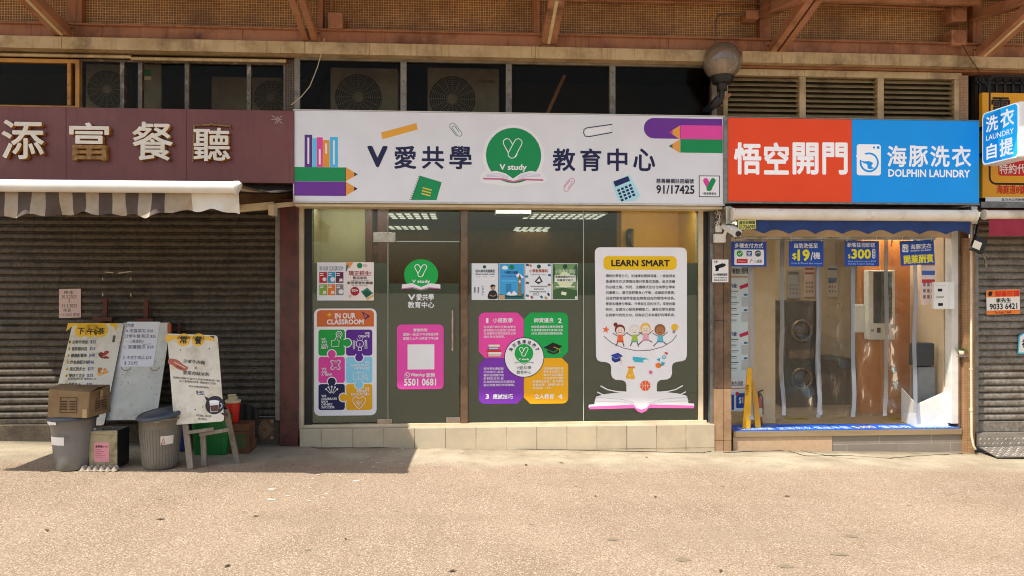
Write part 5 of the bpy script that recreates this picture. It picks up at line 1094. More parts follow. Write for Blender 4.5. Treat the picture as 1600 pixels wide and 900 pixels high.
# hanging blue tags
YT = -.05
def tagboard(pts, lab):
    p = Pr(y=YT); p.slab(pts, '#1f479f', .004); return p
GT = 'blue price tags hanging in the laundry doorway'
def strings(p, u0, u1, v):
    for u in (u0, u1): p.line([(u, v + 2), (u, v - 8)], .7, '#c8c6c0', 1)
p = tagboard([(1142, 416.5), (1198, 416.5), (1198, 377.3), (1142, 377.3)], ''); p.text('多種支付方式', 1147, 380, 1192.5, 387.6, '#e4e8f0', .02); p.rr(1146.6, 390, 1194, 414, 2, '#e6e8ea', 1)
p.disc(1155.6, 396.2, 5, '#2a9a3e', 2); p.line([(1153, 396), (1155, 398), (1158.6, 394)], 1.1, '#f0f4f0', 3); p.rr(1166, 392, 1174.5, 400.5, 1, '#1f479f', 2); p.text('支', 1167, 393, 1173.5, 399.6, '#eef', .02); p.disc(1184, 396.2, 5, '#4a4f58', 2); p.line([(1180, 397), (1184, 394), (1188, 396)], 1.0, '#dde', 3)
p.rect(1150.6, 404.6, 1168, 411.4, '#c01f2c', 2); p.text('Payme', 1153, 406.4, 1165.5, 410, '#e8a8a8', .01); p.line([(1171, 411), (1174, 405), (1172, 408), (1176, 407)], .8, '#b03a3a', 2); p.text('八達通', 1178, 405.5, 1190, 411, '#55504e', .01)
strings(p, 1148, 1192, 377); tag(p.build('price_tag'), 'blue tag listing payment methods on a white panel with a red bar', 'price tag', GT)
p = tagboard([(1232, 416.5), (1287.2, 416.5), (1287.2, 376.5), (1232, 376.5)], ''); p.text('自助洗低至', 1240, 380, 1278, 387.8, '#e4e8f0', .02); YL = '#f2d92a'; p.text('$', 1237.3, 395.3, 1244.4, 406.3, YL, .03); p.text('19', 1245.2, 389.6, 1265.2, 408, YL, .055); p.text('/', 1266, 393.5, 1270, 407, '#e4e8f0', .02); p.text('機', 1270.2, 394, 1281.3, 405, '#e4e8f0', .02); p.text('From $19/wash after coupon', 1236, 409.8, 1284.5, 413.6, '#a8c4ee', .01)
strings(p, 1236, 1283, 376); tag(p.build('price_tag'), 'blue tag advertising $19 in large yellow figures', 'price tag', GT)
p = tagboard([(1319, 416), (1374, 416), (1374, 376.5), (1319, 376.5)], ''); p.text('新客註冊即送', 1322.7, 379, 1367.8, 386.4, '#e4e8f0', .02); p.text('$', 1324.5, 397, 1328.5, 404.5, YL, .02); p.text('300', 1329.2, 389, 1361, 404.7, YL, .05); p.rr(1362.4, 388.8, 1367.4, 404, 2.4, '#e4e8f0', 1)
for i, ch in enumerate('優惠券'): p.text(ch, 1363.2, 390.3 + i * 4.5, 1366.6, 394.2 + i * 4.5, '#1f479f', .01)
p.text('New customers get a $300', 1324.5, 407, 1369, 410, '#a8c4ee', .01); p.text('laundry coupon package', 1324.5, 411, 1366, 414, '#a8c4ee', .01)
strings(p, 1323, 1369, 376); tag(p.build('price_tag'), 'blue tag advertising $300 in large yellow figures', 'price tag', GT)
p = Pr(y=YT); cu_, cv_ = 1433, 394.8; A_ = -3.2
p.slab(rotp([(1405.5, 414), (1460.5, 414), (1460.5, 375.5), (1405.5, 375.5)], cu_, cv_, A_), '#1f479f', .004)
washer(p, 1409.5, 382, 1419, 394, '#e4e8f0', '#1f479f', 1); p.text('海豚洗衣', 1421.5, 381, 1455.5, 389, '#e4e8f0', .02, rot=R(A_)); p.text('DOLPHIN LAUNDRY', 1421.8, 390, 1455.5, 392.6, '#e4e8f0', .02, rot=R(A_)); p.text('開業酬賓', 1410.6, 397.5, 1459, 411.5, YL, .035, rot=R(A_))
strings(p, 1410, 1455, 375); tag(p.build('price_tag'), 'slightly tilted blue tag with yellow opening offer characters', 'price tag', GT)

# things on the laundry sill
yb = .06; t = thing('white_collection_box', 'white slanted open collection box standing at the right end of the laundry sill', 'box', P(1458, 660, yb))
m = M(); PB = lambda u, v, y=yb: P(u, v, y)
x0, x1 = X(1432, yb), X(1482, yb); zb_ = LZ; zlo = P(1432, 607, yb).z; zhi = P(1475, 579, yb + .3).z; th = .012; y1 = yb + .3
def sideprof(x): return [(x, yb, zb_), (x, yb, zlo - .06), (x, y1, zhi), (x, y1, zb_)]
m.extr([(x0, yb, zb_ + .001), (x1, yb, zb_ + .001), (x1, yb, P(1480, 610, yb).z), (x0, yb, P(1432, 632, yb).z)], (0, th, 0), m_whiteplastic)
fr = [P(1432, 606, y1), P(1441, 600, y1), P(1462, 580.5, y1), P(1465, 578.5, y1), P(1480, 579, y1), P(1483, 583, y1)]
m.extr([(x0, y1, zb_)] + [(x1, y1, zb_)] + [(p.x, y1, p.z) for p in fr[::-1]], (0, th, 0), m_whiteplastic)
m.extr([(x0, yb + th, zb_ + .001), (x0, y1, zb_ + .001), (x0, y1, fr[0].z), (x0, yb + th, P(1432, 632, yb).z)], (th, 0, 0), m_whiteplastic)
m.extr([(x1 - th, yb + th, zb_ + .001), (x1 - th, y1, zb_ + .001), (x1 - th, y1, fr[-1].z), (x1 - th, yb + th, P(1480, 610, yb).z)], (th, 0, 0), m_whiteplastic)
m.build('tray', t, bevel=.003)
m = M(); m.pbox(1467, 583.5, 1477, 587, y1 - .006, y1 - .0005, m_dark); m.build('hand_slot', t)
p = Pr(y=yb); p.line([(1456, 652), (1462, 652), (1462, 647), (1470, 652)], .8, '#c6c9cc', 1); p.build('printed_mark', t)
m = M(); m.pbox(1430, 536, 1461, 572, .16, .3, mk('charcoal_plastic', '#35373a', '#2a2c2f', rough=.4)); m.pbox(1434, 573, 1463, 640, .18, .32, mk('grey_plastic', '#777a7a', '#686b6b', rough=.45)); m.pbox(1436, 640, 1462, 656, .2, .3, m_black)
tag(m.build('vending_unit', bevel=.02), 'charcoal and grey plastic unit standing behind the white slanted box', 'machine')
t = thing('control_box', 'white wall box with two black slots on the right door frame of the laundry', 'control box', P(1475, 483, -.06))
m = M(); m.pbox(1459.5, 440.5, 1492, 483, -.07, -.022, m_whiteplastic); m.build('casing', t, bevel=.006)
p = Pr(y=-.07); p.rr(1465, 451, 1472.5, 455.5, 1, '#1c1c1e', 1); p.rr(1465.5, 473.5, 1473.5, 478, 1, '#1c1c1e', 1); p.text('PAYMENT', 1463, 463, 1475, 465.5, '#4a4a48', .02); p.line([(1461, 446), (1478, 446)], .5, '#b9bab8', 1); p.rect(1482.3, 441, 1482.9, 482.6, '#aeb0ae', 1); p.build('slot', t)
# folding wet floor sign, edge on
t = thing('wet_floor_sign', 'yellow folding wet floor sign seen nearly edge on at the left of the laundry doorway', 'wet floor sign', P(1172, 655, .12))
m_wet = mk('yellow_sign_plastic', '#e0a81c', '#cf9812', rough=.4)
for pix, y in (([(1160, 653), (1172.5, 655), (1175, 576), (1168, 573.5)], .045), ([(1180, 650), (1189, 652), (1184, 618), (1174, 588)], .1)):
    m = M(); q = [P(u, v, y) for u, v in pix]; q[0].z = q[1].z = LZ + .002; m.extr(q, (0, .015, 0), m_wet); m.build('leaf_board', t, bevel=.002)
p = Pr(y=.044); p.text('小心地滑', 1159, 607, 1176, 612, '#4a3a10', .01, rot=R(-86)); p.build('printed_warning', t)
t = thing('fire_extinguisher', 'red fire extinguisher behind the yellow wet floor sign', 'fire extinguisher', P(1186, 645, .3))
c = P(1186, 645, .3); c.z = LZ; m_fe = mk('red_enamel', '#b3251d', '#9a1d16', rough=.3, coat=.3); m = M(); m.lathe(c, [(.001, 0), (.036, 0), (.038, .02), (.038, .27), (.028, .31), (.015, .33), (.001, .33)], m_fe, 20); m.build('cylinder', t)
m = M(); m.lathe(c, [(.014, .32), (.018, .38), (.001, .39)], m_black, 12); m.bar(c + Vector((-.02, 0, .38)), c + Vector((.05, 0, .41)), .02, .012, m_black); m.tube([c + Vector((.02, 0, .36)), c + Vector((.045, 0, .32)), c + Vector((.048, 0, .12))], .007, m_black); m.build('valve', t)
m = M(); m.lathe(c, [(.0388, .10), (.0388, .2)], mk('extinguisher_label', '#d8cfc0', '#c8beac'), 20); m.build('label_band', t)

# awnings
m_roll = mk('white_awning_tube', '#e3dccd', '#d2c8b4', rough=.4, scale=3, dirt='#a89b83', dscale=2.2)
def awning(name, lab, u0, u1, vb0, vb1, y, ywall, fabmat, vv, scal, loc, caps=True):
    t = thing(name, lab, 'awning', loc); v = (vb0 + vb1) / 2; a, c = P(u0, v, y), P(u1, v, y); zc = (a.z + c.z) / 2; r = (vb1 - vb0) / 2 * .0072
    a.z = c.z = zc; m = M(); m.tube([a, c], r, m_roll, 20); m.build('front_bar', t)
    if caps:
        for e, s in ((a, -1), (c, 1)): m = M(); m.tube([e + Vector((s * .001, 0, 0)), e + Vector((s * .025, 0, 0))], r * 1.12, m_roll, 16); m.build('end_cap', t)
    m = M(); zt_ = zc + r * .8
    m.extr([(a.x + .02, y, zt_), (a.x + .02, y, zt_ + .006), (a.x + .02, ywall, zt_ + .056), (a.x + .02, ywall, zt_ + .05)], (c.x - a.x - .04, 0, 0), fabmat); m.build('canopy_fabric', t)
    zb_ = P((u0 + u1) / 2, vv, y).z; m = M(); n = 120; up_, lo_ = [], []
    for i in range(n + 1):
        f = i / n; x = a.x + .03 + (c.x - a.x - .06) * f; wv = .012 * math.sin(f * 40); sc_ = abs(math.sin(f * math.pi * scal)) * .045 if scal else 0
        up_.append((x, y - .01, zc - r * .7)); lo_.append((x, y - .01 + wv, zb_ + sc_ * 1.0 - (.0 if scal else 0)))
    m.add(up_ + lo_, [(i, i + 1, n + i + 2, n + i + 1) for i in range(n)], fabmat, True); m.build('valance', t)
    return t
m_navy = mk('navy_awning_cloth', '#18356a', '#132b58', rough=.75, bump=.1)
aw = awning('navy_awning', 'rolled up navy awning with white bar and scalloped edge above the laundry door', 1146, 1520, 327, 345, -.36, -.0, m_navy, 366, 9, P(1330, 366, -.36))
for u in (1140, 1524): m = M(); m.pbox(u - 6, 322, u + 4, 350, -.34, -.12, m_chrome); m.build('wall_bracket', aw, bevel=.01)
awning('red_awning', 'rolled up red awning with white bar at the far right', 1540, 1720, 329, 343, -.34, -.0, mk('crimson_awning_cloth', '#9c2740', '#871f35', rough=.75), 369, 0, P(1620, 368, -.34))
p = Pr(y=-.385); p.slab(rotp([(1152.5, 358.5), (1181.5, 358.5), (1181.5, 343.5), (1152.5, 343.5)], 1167, 351, -2), '#c9c46a', .002); p.text('盧志記帳篷', 1154.5, 345, 1180, 350.5, '#2f3a2a', .02, rot=R(-2)); p.text('31736093', 1154, 351.8, 1180.5, 357.5, '#2f3a2a', .03, rot=R(-2))
tag(p.build('phone_label'), 'small yellow label with a phone number on the navy awning', 'label')

# security camera, its sign, flood light
t = thing('security_camera', 'white bullet security camera beside the navy awning pointing down to the street', 'camera', P(1138, 352, -.3))
m = M(); a, c = P(1133, 352, -.2), P(1153, 365, -.46); m.bar(a, c, .085, .075, m_white); m.build('housing', t, bevel=.012)
m = M(); d = (c - a).normalized(); m.tube([c, c + d * .02], .03, m_black, 16); m.build('lens', t)
m = M(); m.tube([a + d * .06, P(1130, 371, -.16)], .02, m_white); m.tube([P(1130, 371, -.16), P(1128, 371, -.122)], .035, m_white); m.build('mount', t)
m = M(); m.pbox(1119, 352, 1129, 363, -.17, -.122, m_white); m.build('cable_box', t, bevel=.008)
m = M(); m.pbox(1117, 365, 1135, 379, -.2, -.122, m_white); tag(m.build('sensor_box', bevel=.015), 'small white plastic box under the security camera on the brown pier', 'sensor')
t = thing('cable_clutter', 'tangle of pale cables and fittings at the top of the brown stone pier', 'cables', P(1125, 345, -.13))
m = M()
for k in range(7):
    u, v = 1126 + random.uniform(-5, 6), 322 + random.uniform(0, 8); pts = [P(u + random.uniform(-6, 6), v + i * 6, -.15 - random.uniform(0, .03)) for i in range(5)]; m.tube(pts, .007, random.choice([m_white, m_creamtrim, m_alu]), 6)
m.build('cable', t)
p = Pr(y=-.1225); p.slab([(1112.5, 441), (1138.3, 441), (1138.3, 405.5), (1112.5, 405.5)], '#dddcd8', .003)
p.shp(rotp([(1117, 413), (1131, 413), (1131, 419), (1117, 419)], 1124, 416, -18), '#1a1a1c', 1); p.disc(1131.5, 414, 2.2, '#1a1a1c', 2); p.shp([(1119, 418), (1123, 417), (1123, 423), (1117, 424)], '#1a1a1c', 1)
p.text('注意', 1115, 407, 1121, 410.5, '#2a2a2a', .02); p.text('24小時錄影監察', 1114, 427, 1136.5, 431, '#2a2a2a', .03); p.text('CCTV IN OPERATION', 1115, 433, 1136, 435, '#3a3a3a', .02); p.text('閉路電視操作中', 1115, 436.5, 1136, 439, '#3a3a3a', .01)
tag(p.build('camera_notice'), 'small white notice with a black camera symbol on the brown pier', 'notice')
t = thing('flood_light', 'small black flood light with white face hanging beside the red awning', 'flood light', P(1525, 383, -.25))
fl = Pr(y=-.27); fl.slab(rotp([(1516, 394), (1535, 394), (1535, 372), (1516, 372)], 1525, 383, 22), m_black, .06); fl.build('case', t)
fl = Pr(y=-.331); fl.slab(rotp([(1520, 389), (1533, 389), (1533, 377), (1520, 377)], 1526.5, 383, 22), '#d8d2c0', .003); fl.build('glass_face', t)
m = M(); m.tube([P(1522, 374, -.24), P(1527, 352, -.1)], .012, m_black); m.build('bracket_arm', t)
m = M(); m.tube([P(1532, 392, -.24), P(1539, 404, -.1), P(1541, 418, -.08)], .012, m_alu); m.build('cable', t)
m = M(); dp = [P(1517.5, 318, -.14), P(1517.5, 560, -.14), P(1518, 680, -.14), P(1521, 696, -.16), P(1524, 702, -.15)]; m.tube(dp, .013, m_creamtrim, 10)
for v in (345, 470, 577, 640): c = P(1517.5, v, -.14); m.tube([c - Vector((0, 0, .012)), c + Vector((0, 0, .012))], .018, m_creamtrim, 10)
tag(m.build('drain_pipe'), 'thin cream pipe running down the beige tile column to the ground', 'pipe')
# ------------------------------------------------------------------ roller shutters
def shuttermat(name, c1, c2, d): return mk(name, c1, c2, rough=.55, metal=0, scale=26, lo=.42, hi=.6, dirt=d, dscale=5, bump=.25, bscale=60, streaks=d)
def shutter(name, lab, u0, u1, vt, vb, y, mat, pitch, foot):
    x0, x1 = X(u0, y), X(u1, y); zt_, zb_ = P(u1 if u0 < 0 else u0, vt, y).z, P(u1 if u0 < 0 else u0, vb, y).z
    t = thing(name, lab, 'shutter', ((x0 + x1) / 2, y, zb_)); m = M(); pr = []; z = zb_ + foot
    while z < zt_:
        for f, d in ((0, .0), (.03, .016), (.10, .016), (.13, -.004), (.2, -.012), (.34, -.017), (.62, -.017), (.78, -.012), (.86, -.004), (.88, .004), (.94, .004)):
            pr.append((d, z + f * pitch))
        z += pitch
    n = len(pr); m.add([(x, y + d, zz) for x in (x0, x1) for d, zz in pr], [(i, i + 1, n + i + 1, n + i) for i in range(n - 1)], mat, False); m.build('slat', t)
    m = M(); m.box(x0, x1, y - .03, y + .02, zb_, zb_ + foot - .004, mat); m.build('bottom_bar', t, bevel=.004)
    return t, zb_
m_shL = shuttermat('soiled_steel_shutter', '#574d3d', '#383127', '#262019'); m_shR = shuttermat('grey_steel_shutter', '#857e72', '#6a6358', '#574a3a')
shL, zbL = shutter('roller_shutter', 'wide dark soiled roller shutter closed behind the boards and bins', -150, 436.5, 318, 657, .06, m_shL, .0775, .05)
shR, zbR = shutter('roller_shutter', 'closed grey roller shutter with rust at the far right', 1524, 1760, 345, 674, .06, m_shR, .083, .12)
m = M(); m.pbox(430, 322, 437, 657, .0, .06, m_alu); m.build('guide_rail', shL)
m = M(); m.pbox(1523.5, 345, 1529, 676, .0, .06, m_alu); m.build('guide_rail', shR)
p = Pr(y=.038); p.slab(rotp([(1556, 668), (1568, 668), (1568, 661), (1556, 661)], 1562, 665, -2), '#c9c8c2', .002); p.build('paper_scrap', shR)
# little tape marks left on the left shutter
p = Pr(y=.036)
for a, b_ in [((164, 425), (177, 426)), ((185, 427), (205, 424)), ((160.5, 434), (160.5, 438)), ((204.5, 434), (204.5, 438)), ((160.5, 458), (160.5, 463)), ((204.5, 458), (204.5, 463))]: p.line([a, b_], 1.6, '#b3a68d', 1)
p.build('tape_mark', shL)
# base under the left shutter, with a run of patterned tiles
m = M(); m.box(X(-150, -.03), X(437, -.03), -.03, .12, -.3, zbL - .004, mk('rough_dark_kerb', '#5f5343', '#473d30', rough=.85, scale=30, bump=.5, bscale=50, dirt='#2f271d'))
kb = m.build('shutter_kerb', bevel=.006); tag(kb, 'low rough dark kerb below the left roller shutter', 'kerb')
m_pt = mk('patterned_tile', '#6b4f38', '#5a402b', rough=.45, dirt='#3c2b1d'); m_ptl = mk('patterned_tile_line', '#b08f68', '#9b7b56', rough=.5)
for u0, u1 in ((398, 428), (366, 396.5)):
    m = M(); x0, x1, z0, z1 = Rc(u0, 655, u1, 687, -.036); m.box(x0, x1, -.042, -.031, z0, z1, m_pt); uc = (u0 + u1) / 2; p = Pr(y=-.042)
    for k in (13, 9, 5): p.line(close([(uc - k, 671), (uc, 671 + k), (uc + k, 671), (uc, 671 - k)]), 1.1, m_ptl, 1)
    for a, b_ in ((u0 + 3, 658), (u1 - 3, 658), (u0 + 3, 684), (u1 - 3, 684)): p.disc(a, b_, 2.4, m_ptl, 1)
    o = m.build('patterned_tile', kb); p.build('printed_pattern', o)

# diamond plate step at the far right
m_plate = mk('diamond_plate_steel', '#9c948a', '#857d72', rough=.4, metal=.5, dirt='#6e6356', dscale=4)
t = thing('plate_step', 'diamond plate steel step and ramp below the right shutter', 'step', P(1570, 700, -.1))
x0, x1 = X(1526, -.05), X(1760, -.05); zt_ = zbR - .004; zm = P(1560, 697, -.05).z
def diamonds(m, o, ux, uy, nx, ny, s):
    for i in range(nx):
        for j in range(ny):
            c = o + ux * ((i + .5) * s) + uy * ((j + .5) * s); a = (ux + uy).normalized() if (i + j) % 2 else (ux - uy).normalized(); b_ = (ux - uy).normalized() if (i + j) % 2 else (ux + uy).normalized(); nn = ux.cross(uy).normalized()
            m.add([c + a * s * .42, c + b_ * s * .13, c - a * s * .42, c - b_ * s * .13, c + nn * .005], [(0, 1, 4), (1, 2, 4), (2, 3, 4), (3, 0, 4)], m_studs)
m_studs = mk('plate_stud', '#c9c0b2', '#b3aa9c', rough=.35, metal=.4)
m = M(); m.box(x0, x1, -.05, .12, zm, zt_, m_plate); diamonds(m, Vector((x0 + .02, -.0505, zm + .005)), Vector((1, 0, 0)), Vector((0, 0, 1)), 26, 2, .052); m.build('kick_plate', t)
ramp = [Vector((x0 + .02, -.052, zm - .004)), Vector((x1, -.052, zm - .004)), Vector((x1, -.36, zm - .05)), Vector((X(1558, -.36), -.36, zm - .05))]
m = M(); m.extr(ramp, (0, 0, -.008), m_plate); d_ = (ramp[3] - ramp[0]); diamonds(m, ramp[3] + Vector((0, 0, .002)), Vector((1, 0, 0)), (ramp[1] - ramp[2]).normalized(), 22, 6, .05); m.build('ramp_plate', t)
m = M(); fz = P(1575, 715, -.36).z; m.box(ramp[3].x, x1, -.358, -.34, fz, zm - .06, m_plate); diamonds(m, Vector((ramp[3].x + .01, -.3585, fz + .005)), Vector((1, 0, 0)), Vector((0, 0, 1)), 22, 2, .05); m.build('front_plate', t)

# notices on the right shutter
p = Pr(y=.03); p.slab(rotp([(1540, 491), (1594.5, 491), (1594.5, 452.5), (1540, 452.5)], 1567, 472, -1.5), '#e0dcd2', .003)
p.shp(rotp([(1540.2, 464), (1594.3, 464), (1594.3, 452.7), (1540.2, 452.7)], 1567, 472, -1.5), '#e8792a', 1); p.shp(rotp([(1540.2, 490.8), (1594.3, 490.8), (1594.3, 484.6), (1540.2, 484.6)], 1567, 472, -1.5), '#e8792a', 1)
p.text('御峯旺舖', 1553, 454, 1593, 463.2, '#d42a1c', .04, rot=R(-1.5)); p.shp([(1543, 459), (1546, 455), (1551, 456), (1549, 462), (1545, 463)], '#1c1a18', 2); p.text('李先生', 1555, 465.6, 1580, 473, '#1c1a18', .03, rot=R(-1.5)); p.text('9033 6421', 1545, 474, 1590, 483.4, '#1c1a18', .03, rot=R(-1.5)); p.text('To Let / Sell', 1552, 485.6, 1580, 489.8, '#8c2a18', .03, rot=R(-1.5))
tag(p.build('letting_notice'), 'orange and white letting notice with phone number 9033 6421 on the right shutter', 'notice')
p = Pr(y=.03); p.slab([(1588, 553), (1660, 553), (1660, 500), (1600, 519), (1590, 524)], '#3fb2cc', .003); p.shp([(1590, 550.5), (1658, 550.5), (1658, 506), (1598, 522), (1592, 526)], '#dcdcd8', 1); p.text('初', 1596, 530, 1608, 543, '#1c1a18', .03)
tag(p.build('blue_edged_notice'), 'white notice with light blue edge on the right shutter at the picture edge', 'notice')

# ------------------------------------------------------------------ striped awning over the restaurant, let out into the sun
YA = -2.08
zbar = P(360, 293, YA).z; zwal = P(450, 296, -.05).z
AXR = P(374, 293, YA).x; AXL = PG(8, 738).x - 1.27
t = thing('striped_awning', 'let out awning with white bar and brown and beige striped valance over the restaurant shutter', 'awning', ((AXR + AXL) / 2, -.02, zwal))
m_bar = mk('sunlit_white_tube', '#d8d6cf', '#cac7bf', rough=.35, scale=3)
m = M(); m.tube([(AXL, YA, zbar), (AXR - .04, YA, zbar)], .05, m_bar, 24); m.build('front_bar', t)
m = M(); m.tube([(AXR - .04, YA, zbar), (AXR - .01, YA, zbar), (AXR, YA, zbar - .005)], [.054, .056, .045], m_bar, 24); m.build('end_cap', t)
m_sb = mk('brown_stripe_cloth', '#574a42', '#4a3e37', rough=.85, bump=.1); m_sw = mk('beige_stripe_cloth', '#a89a86', '#988a76', rough=.85, bump=.1, scale=14); m_vw = mk('faded_cloth_end', '#ddd8cc', '#c9c2b2', rough=.8)
SW = .105
m = M(); n = int((AXR - AXL) / SW)
for k in range(n + 1):
    xa, xb = AXL + k * SW, min(AXR, AXL + (k + 1) * SW); mt = m_sb if k % 2 else m_sw
    pts = [[(x, YA + (-.05 - YA) * j / 8, zbar + .03 + (zwal - zbar - .03) * j / 8 - .05 * math.sin(j / 8 * math.pi)) for j in range(9)] for x in (xa, xb)]
    m.add(pts[0] + pts[1], [(j, 9 + j, 10 + j, j + 1) for j in range(8)], mt, True)
m.build('canopy_fabric', t)
zv0 = zbar - .045; m = M(); uu = 2
for k in range(n + 1):
    xa, xb = AXL + k * SW, min(AXR - .02, AXL + (k + 1) * SW)
    mt = m_sb if k % 2 else m_sw
    if xb > AXR - .40: mt = m_vw if xb > AXR - .32 else m_sw
    vs = []
    for i in range(7):
        x = xa + (xb - xa) * i / 6; dr = .185 + .016 * math.sin((x - AXL) * 4.7) 
        if x > AXR - .75: dr -= .10 * math.sin((x - AXR + .75) / .75 * math.pi) ** 1 * .6
        for j in range(6): f = j / 5; vs.append((x, YA + .05 + .02 * math.sin(x * 5.5) * f + .03 * math.sin(x * 13) * f * f + .012 * math.sin(x * 37 + f * 4) * f, zv0 - dr * f - (.010 * math.sin(x * 31) + .007 * math.sin(x * 17 + 1)) * f))
    m.add(vs, [(i * 6 + j, i * 6 + j + 1, i * 6 + j + 7, i * 6 + j + 6) for i in range(6) for j in range(5)], mt, True)
m.build('valance', t)
m = M()
for s in (0,):
    a0 = P(452, 322, -.06); a1 = Vector((AXR - .9, -1.0, zbar + .0)); a2 = Vector((AXR - .25, YA + .05, zbar - .02))
    m.bar(P(466, 318, -.1), P(372, 327, -.25), .04, .05, m_creamtrim); m.bar(P(428, 321, -.2), P(374, 326, -.26), .07, .075, m_creamtrim); m.tube([P(374, 326, -.26), a2], .028, m_creamtrim)
    m.pbox(419, 319, 428, 336, -.3, -.15, m_creamtrim)
m.build('folding_arm', t, bevel=.003)
m = M(); m.box(AXL, AXR + .2, -.1, .05, zwal - .04, zwal + .08, m_black); m.build('wall_cassette', t)

# ------------------------------------------------------------------ things standing in front of the left shutter
m_bd = mk('white_painted_board', '#ddd8c8', '#cfc9b6', rough=.5, scale=7, dirt='#b3a88e', dscale=6); m_wood = mk('weathered_grey_wood', '#8d8274', '#6d6356', rough=.8, scale=9, stretch=(3, 3, .5), dirt='#4d443a'); m_rustwood = mk('red_brown_post', '#5a2b1e', '#43200f', rough=.7)
def leaning(cs, yt, yb, th=.02):
    tl, tr, br, bl = [P(u, v, y) for (u, v), y in zip(cs, (yt, yt, yb, yb))]
    nrm = (tr - tl).cross(bl - tl).normalized()
    if nrm.y > 0: nrm = -nrm
    xd = (tr - tl).normalized(); ud = nrm.cross(xd) * -1
    if ud.z < 0: ud = -ud
    return tl, tr, br, bl, nrm, xd, ud
def boardprint(tl, nrm, xd, ud): return Pr(pt=tl, n=nrm, xd=xd, ud=ud)
def outline(cs, r=4):
    o = []; n = 4
    for i in range(4):
        p0, p1, p2 = Vector(cs[i - 1]), Vector(cs[i]), Vector(cs[(i + 1) % 4]); a = p1 + (p0 - p1).normalized() * r; b_ = p1 + (p2 - p1).normalized() * r
        for k in range(5): f = k / 4; q = a * (1 - f) ** 2 + p1 * 2 * f * (1 - f) + b_ * f * f; o.append((q.x, q.y))
    return o[::-1]
# afternoon tea menu board
cs = [(104.5, 503.5), (183.2, 503.5), (173.5, 664), (91, 664)]
tl, tr, br, bl, nrm, xd, ud = leaning(cs, -.12, -.42); rot_ = 0
t = thing('menu_board', 'yellow topped afternoon tea menu board with dishes and prices leaning behind the carton', 'menu board', (bl + br) / 2)
p = boardprint(tl, nrm, xd, ud); p.slab(outline(cs), m_bd, .012, side=m_rustwood, ref=(138, 580)); p.build('panel', t)
p = boardprint(tl + nrm * .012, nrm, xd, ud)
YB = '#e3b321'
p.shp([(105.6, 504.8), (124, 504.8), (117, 509), (111, 511), (104.8, 518)], YB, 1); p.shp([(182.6, 504.8), (168, 504.8), (173, 509), (178, 511), (182.2, 519)], YB, 1); p.rr(121, 504.8, 165, 512, 2, YB, 1)
for u in (128, 143, 158): p.disc(u, 516.5, 10.6, YB, 1)
for u, ch in ((126.5, '下'), (142, '午'), (158, '茶')): p.text(ch, u - 5.5, 512, u + 5.5, 523, '#1c1a14', .035)
p.rect(176, 524, 180, 535, '#5a5348', 1)
for i, (s, pr) in enumerate([('沙爹牛肉包', '$32'), ('香煎豬扒包', '$32'), ('雞脾配薯角', '$40'), ('炸魚柳配沙律', '$46'), ('港式西多士', '$33'), ('雙拼三文治', '$33'), ('香脆多士', '$30')]):
    v = 531.5 + i * 10.5 + (3.5 if i == 6 else 0); sh = -i * 1.05; p.disc(109.2 + sh, v + 3, 2.3, '#d8b84a', 1); p.text(str(i + 1), 108.2 + sh, v + 1, 110.2 + sh, v + 5, '#4a3a14', .03); p.text(s, 113.5 + sh, v, 113.5 + sh + len(s) * 4.7, v + 6, '#2c2a24', .02); p.text(pr, 141.5 + sh, v, 150 + sh, v + 6, '#3c4a8c', .01)
p.text('配咖啡或奶茶 凍飲加三元', 107, 590.5, 150, 593.6, '#4a463c', .01); p.text('(12件) 配咖啡或奶茶', 106, 605, 134, 608, '#4a463c', .01)
for c0, v0, cols in ((161, 554, ('#a8341f', '#c04a34', '#6b2c18')), (160, 580, ('#cf8a3a', '#dba050', '#b06a2a')), (158, 607, ('#7a4022', '#a86a3c', '#4d2614'))):
    for k in range(9): p.disc(c0 + random.uniform(-7, 8), v0 + random.uniform(-4, 5), random.uniform(2, 4.2), cols[k % 3], 1 + k * .15, random.uniform(1.6, 3))
p.build('printed_menu', t)
# blank board with handwritten sheet
cs2 = [(184.5, 503), (258.3, 503), (252.5, 655.5), (176, 655.5)]
tl, tr, br, bl, nrm, xd, ud = leaning(cs2, -.10, -.36)
t = thing('blank_board', 'stained blank white board leaning between the two menu boards', 'board', (bl + br) / 2)
p = boardprint(tl, nrm, xd, ud); p.slab(outline(cs2, 3), mk('stained_white_board', '#d3d3c8', '#bfc0b5', rough=.5, scale=4, dirt='#a9a492', dscale=5), .014, side=m_rustwood, ref=(218, 580)); p.build('panel', t)
p = boardprint(tl + nrm * .014, nrm, xd, ud)
for u0 in (191, 236): p.line(arc(u0 + 6, 571, 8, 200, 340, 8), 1.4, '#8c7457', 1)
for k in range(26): p.disc(random.uniform(182, 250), random.uniform(585, 650), random.uniform(.3, 1.0), '#8d8a78', 1)
p.build('stain', t)
p = boardprint(tl + nrm * .0155, nrm, xd, ud); p.slab([(190.8, 573), (242.5, 573), (245.8, 502), (195.5, 502)], '#dcdde2', .002)
for i, (s, a, b_) in enumerate([('供應', 197.5, 209.5), ('A 肉醬菜瓜 $28', 197, 239), ('沙爹牛麵 粉瓜 $25', 196.5, 243), ('— (湯或粉)', 197, 224), ('C 菠蘿雞瓜 $28', 194, 239.5), ('', 0, 0), ('D 中式牛肉瓜 $28', 193, 236), ('$ 32元', 194.5, 215)]):
    if s: p.text(s, a, 505.5 + i * 8.4, b_, 511.6 + i * 8.4, '#2b3358', .005, 1)
p.line([(224, 538), (236, 537.4)], .6, '#2b3358', 1)
tag(p.build('handwritten_sheet'), 'white paper with handwritten dishes taped on the blank board', 'paper')
